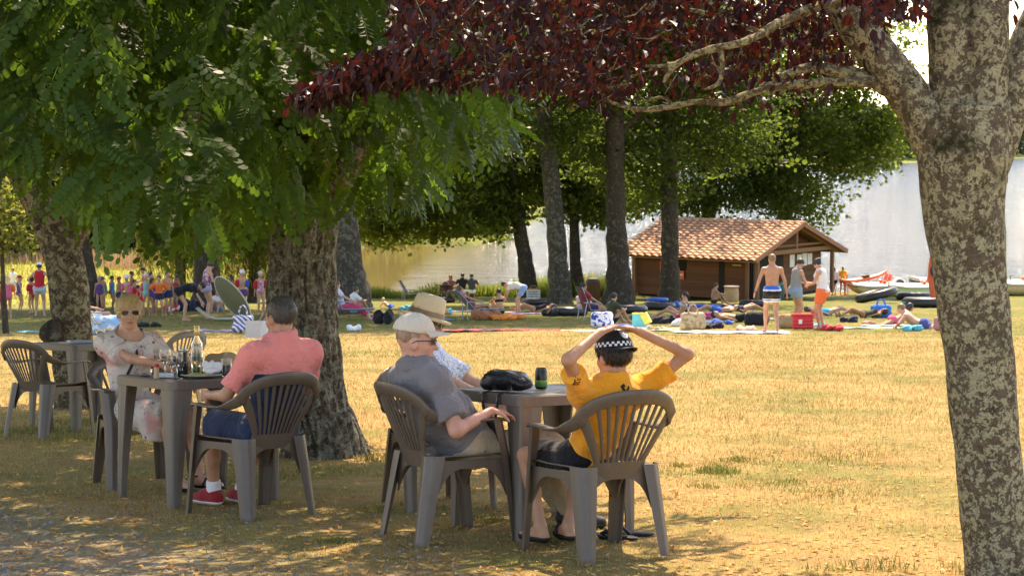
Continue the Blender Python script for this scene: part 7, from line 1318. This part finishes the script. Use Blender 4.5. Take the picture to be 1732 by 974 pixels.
# left: the bathing class
bather(68, 536, 1.70, 8, 'hips', 'f', 'warm', [('hair', 'dark', 'tail'), ('cap', WHI), ('tank', RED), ('shorts', LTB, .42)], 'woman in a red top and pale blue shorts, hand on hip, seen from behind', build=1.08); bather(20, 492, 1.65, 160, 'stand', 'f', 'warm', [('hair', 'brown'), ('tee', WHI), ('shorts', LTB, .5)], 'distant person in white walking at the left edge', d=92)
bather(311, 543, 1.66, -78, 'bend', 'f', 'warm', [('hair', 'dark', 'short'), ('tee', BLA), ('shorts', BLA, .3)], 'woman in black bending over beside the beach shelter'); bather(350, 540, 1.72, -60, 'look', 'f', 'warm', [('hair', 'dark', 'bun'), ('suit', cloth('wear_patterned', (.30, .10, .16), c2=(.6, .5, .55), pattern='blotch', ps=14)), ('shorts', c_('lilacshorts', (.35, .33, .45)), .2)], 'woman in a patterned swimsuit standing over the beach shelter', build=1.12)
bather(243, 512, 1.62, 100, 'look', 'm', 'brown', [('hair', 'dark'), ('cap', BLA), ('shorts', NAV, .5)], 'bare chested teenager in a black cap behind the row of children', d=74, head=(0, 0))
KG = 'children of the bathing class'
kids = [(14, 531, 1.25, 40, 'tan', [('hair', 'blond', 'long'), ('suit', PNK), ('floats', ORA)], 'child with orange armbands at the far left edge', 1.0), (4, 534, 1.1, -20, 'brown', [('hair', 'dark'), ('suit', RED), ('floats', RED)], 'child cut by the left edge in a red swimsuit', 1.0), (55, 530, 1.12, 30, 'tan', [('hair', 'dark', 'bob'), ('suit', RED), ('floats', RED)], 'child in red partly behind the woman with the white cap', 1.0),
        (169, 521, 1.10, 170, 'tan', [('hatcap', c_('capgrey', (.30, .28, .26))), ('suit', PUR)], 'child in a purple swimsuit at the left end of the row', 1), (190, 523, 1.12, -120, 'brown', [('hair', 'dark'), ('suit', c_('suitblue', (.03, .25, .55)))], 'dark haired child in a blue swimsuit second in the row', 1), (203, 525, 1.12, 150, 'brown', [('cap', RED), ('shorts', NAV, .5)], 'child in a red cap in the row behind the blond woman', 1), (216, 526, 1.12, 160, 'warm', [('cap', WHI), ('floats', PNK), ('shorts', NAV)], 'child in a white cap with pink armbands', 1), (228, 528, 1.08, 200, 'tan', [('hair', 'dark', 'bun'), ('floats', PNK), ('suit', RED)], 'child with a top knot and pink armbands', 1),
        (249, 530, 1.28, 170, 'warm', [('hatcap', c_('capinklilac', (.62, .45, .60))), ('suit', MIN), ('floats', PNK)], 'girl in a mint swimsuit, lilac bathing cap and pink armbands', 1), (258, 526, 1.15, 200, 'brown', [('hair', 'dark', 'bob'), ('suit', PUR)], 'dark haired child just behind the girl in mint', 1), (270, 530, 1.15, 175, 'tan', [('hair', 'dark'), ('floats', ORA), ('suit', ORA), ('shorts', NAV)], 'child with large orange armbands right of the girl in mint', 1), (284, 528, 1.25, 190, 'tan', [('hair', 'brown'), ('shorts', NAV, .5)], 'bare chested child at the right end of the row', 1), (238, 529, .98, 165, 'tan', [('hair', 'dark'), ('suit', RED)], 'small child in red low in the middle of the row', 1),
        (392, 527, 1.20, 190, 'brown', [('hair', 'dark', 'bob'), ('suit', c_('suitdark', (.03, .04, .06)))], 'dark haired child behind the beach shelter', 1), (410, 527, 1.18, 170, 'warm', [('cap', WHI), ('floats', RED, c_('floatblue', (.03, .12, .50))), ('shorts', PUR)], 'child in a white cap with one red and one blue armband', 1), (441, 532, 1.12, 178, 'tan', [('hatcap', c_('capwhite2', (.6, .5, .45))), ('floats', RED), ('suit', cloth('wear_flower', (.55, .20, .22), c2=(.5, .5, .6), pattern='blotch', ps=18))], 'child with red armbands standing alone by the locust trunk', 1), (300, 524, 1.16, 160, 'brown', [('hair', 'dark'), ('suit', RED)], 'child in red half hidden by the bending woman', 1)]
kids += [(178, 517, 1.2, 80, 'tan', [('hair', 'brown', 'tail'), ('suit', c_('suitteal', (.03, .22, .22)))], 'child in a teal swimsuit turned sideways behind the left of the row', 1), (223, 517, 1.3, -100, 'brown', [('hair', 'dark'), ('shorts', RED, .5)], 'taller bare chested child in red shorts behind the row', 1), (262, 518, 1.35, 60, 'warm', [('cap', NAV), ('tee', YEL), ('shorts', NAV)], 'child in a yellow shirt and navy cap behind the row', 1), (292, 519, 1.1, 120, 'tan', [('hatcap', RED), ('suit', NAV)], 'child in a red bathing cap at the right end behind the row', 1)]
for q_, (px, py, hh, fc, sk, it, lab, _) in enumerate(kids):
    rs = random.Random(q_*13+5); bather(px, py+rs.randint(0, 9), hh*rs.uniform(1.0, 1.2), fc+rs.uniform(-50, 50), rs.choice(['stand', 'stand', 'stand', 'hips', 'look']), 'f', sk, it, lab, KG, hs=1.16, build=1.04)
bather(160, 560, 1.6, -60, 'recline', 'f', 'fair', [('hair', 'grey', 'bob'), ('tee', c_('flowerpink', (.62, .40, .42))), ('shorts', WHI, .6)], 'person in pink lying in the pale deck chair, partly behind the trunk')

# more bathers and belongings so that the shady bank is as full as in the photograph
bather(118, 545, 1.6, -30, 'ground', 'f', 'warm', [('hair', 'dark', 'bun'), ('suit', NAV)], 'woman in a navy swimsuit sitting just right of the left trunk'); bather(470, 545, 1.62, 120, 'ground', 'f', 'tan', [('hair', 'brown', 'tail'), ('bra', PNK), ('briefs', PNK)], 'woman in a pink bikini sitting near the locust trunk')
bather(370, 527, 1.55, 170, 'ground', 'f', 'warm', [('hair', 'brown', 'bob'), ('tee', WHI), ('shorts', DEN)], 'woman in white sitting in the shade behind the shelter'); bather(330, 520, 1.2, 150, 'stand', 'f', 'tan', [('hair', 'brown', 'tail'), ('suit', MIN), ('floats', YEL)], 'child with yellow armbands behind the bending woman', KG, hs=1.16); bather(100, 528, 1.2, 60, 'stand', 'f', 'tan', [('hair', 'dark'), ('suit', ORA), ('floats', PNK)], 'child in orange left of the lichened trunk', KG, hs=1.16); bather(33, 527, 1.22, -60, 'stand', 'f', 'warm', [('cap', RED), ('suit', PUR)], 'child in a red cap and purple suit at the left edge', KG, hs=1.16)
bather(905, 528, 1.66, 100, 'lieback', 'f', 'tan', [('hair', 'brown', 'bob'), ('suit', BLA)], 'sunbather in black lying left of the mottled trunk'); bather(720, 538, 1.64, 80, 'lieback', 'f', 'fair', [('hair', 'blond', 'bob'), ('suit', RED)], 'sunbather in red lying behind the straw hat'); bather(1150, 537, 1.62, 70, 'prop', 'f', 'warm', [('hair', 'dark', 'tail'), ('bra', WHI), ('briefs', WHI)], 'woman in a white bikini leaning back among the bags'); bather(1248, 545, 1.7, -100, 'lieback', 'm', 'tan', [('hair', 'dark'), ('shorts', BLA, .5)], 'man in black shorts lying beside the black sports bag'); bather(1462, 538, 1.6, 95, 'lieback', 'f', 'brown', [('hair', 'dark', 'bob'), ('suit', GRN)], 'sunbather in olive lying left of the royal blue bag')
ring(905, 516, .44, .14, RUB, 'black inner tube between the bending bather and the mottled trunk'); ring(1065, 530, .46, .14, RUB, 'black inner tube behind the seated boy in olive'); ring(1275, 519, .46, .14, RUB, 'black inner tube by the hut’s front post')
for px, py, w_, h_, mt, lab in ((1050, 560, .5, .2, MATS['clothes_cobalt'], 'cobalt shirt dropped in front of the seated boy'), (1140, 552, .5, .2, MATS['towel_white'], 'crumpled white shirt among the bags'), (1160, 534, .5, .25, MATS['clothes_dark'], 'dark clothes by the blue air mattress'), (1190, 540, .4, .22, MATS['clothes_magenta'], 'magenta clothes behind the tan bag'), (1262, 560, .4, .14, MATS['clothes_beige'], 'beige cloth on the big white towel'), (1410, 560, .5, .16, MATS['clothes_red'], 'red towel crumpled right of the coral shorts'), (1440, 545, .5, .2, MATS['bag_navy'], 'navy rucksack near the lying sunbather in olive'), (1545, 560, .4, .18, MATS['clothes_aqua'], 'aqua cloth before the man lying face down'), (930, 535, .5, .25, MATS['bag_black3'], 'black bag left of the front inner tube'), (690, 527, .5, .25, MATS['clothes_aqua'], 'aqua cloth by the small fair child'), (640, 540, .4, .2, MATS['clothes_magenta'], 'magenta cloth right of the low blue chair'), (500, 552, .5, .25, MATS['clothes_cobalt'], 'cobalt cloth behind the pink shirted man’s shoulder'), (250, 553, .5, .16, MATS['clothes_dark'], 'dark cloth on the grass behind the bottle'), (120, 560, .5, .2, MATS['clothes_aqua'], 'aqua cloth on the grass beside the burl')): heap(px, py, w_, h_, mt, lab, seed=px % 17)
towel(1010, 560, .8, 1.7, 82, MATS['towel_sand'], 'sand coloured towel below the patterned bag'); towel(1300, 540, .8, 1.8, 86, MATS['towel_cream'], 'cream towel behind the striding man'); towel(905, 531, .8, 1.8, 86, MATS['towel_mauve'], 'mauve towel under the sunbather in black'); towel(718, 541, .8, 1.8, 84, MATS['towel_blue'], 'blue towel under the sunbather in red')
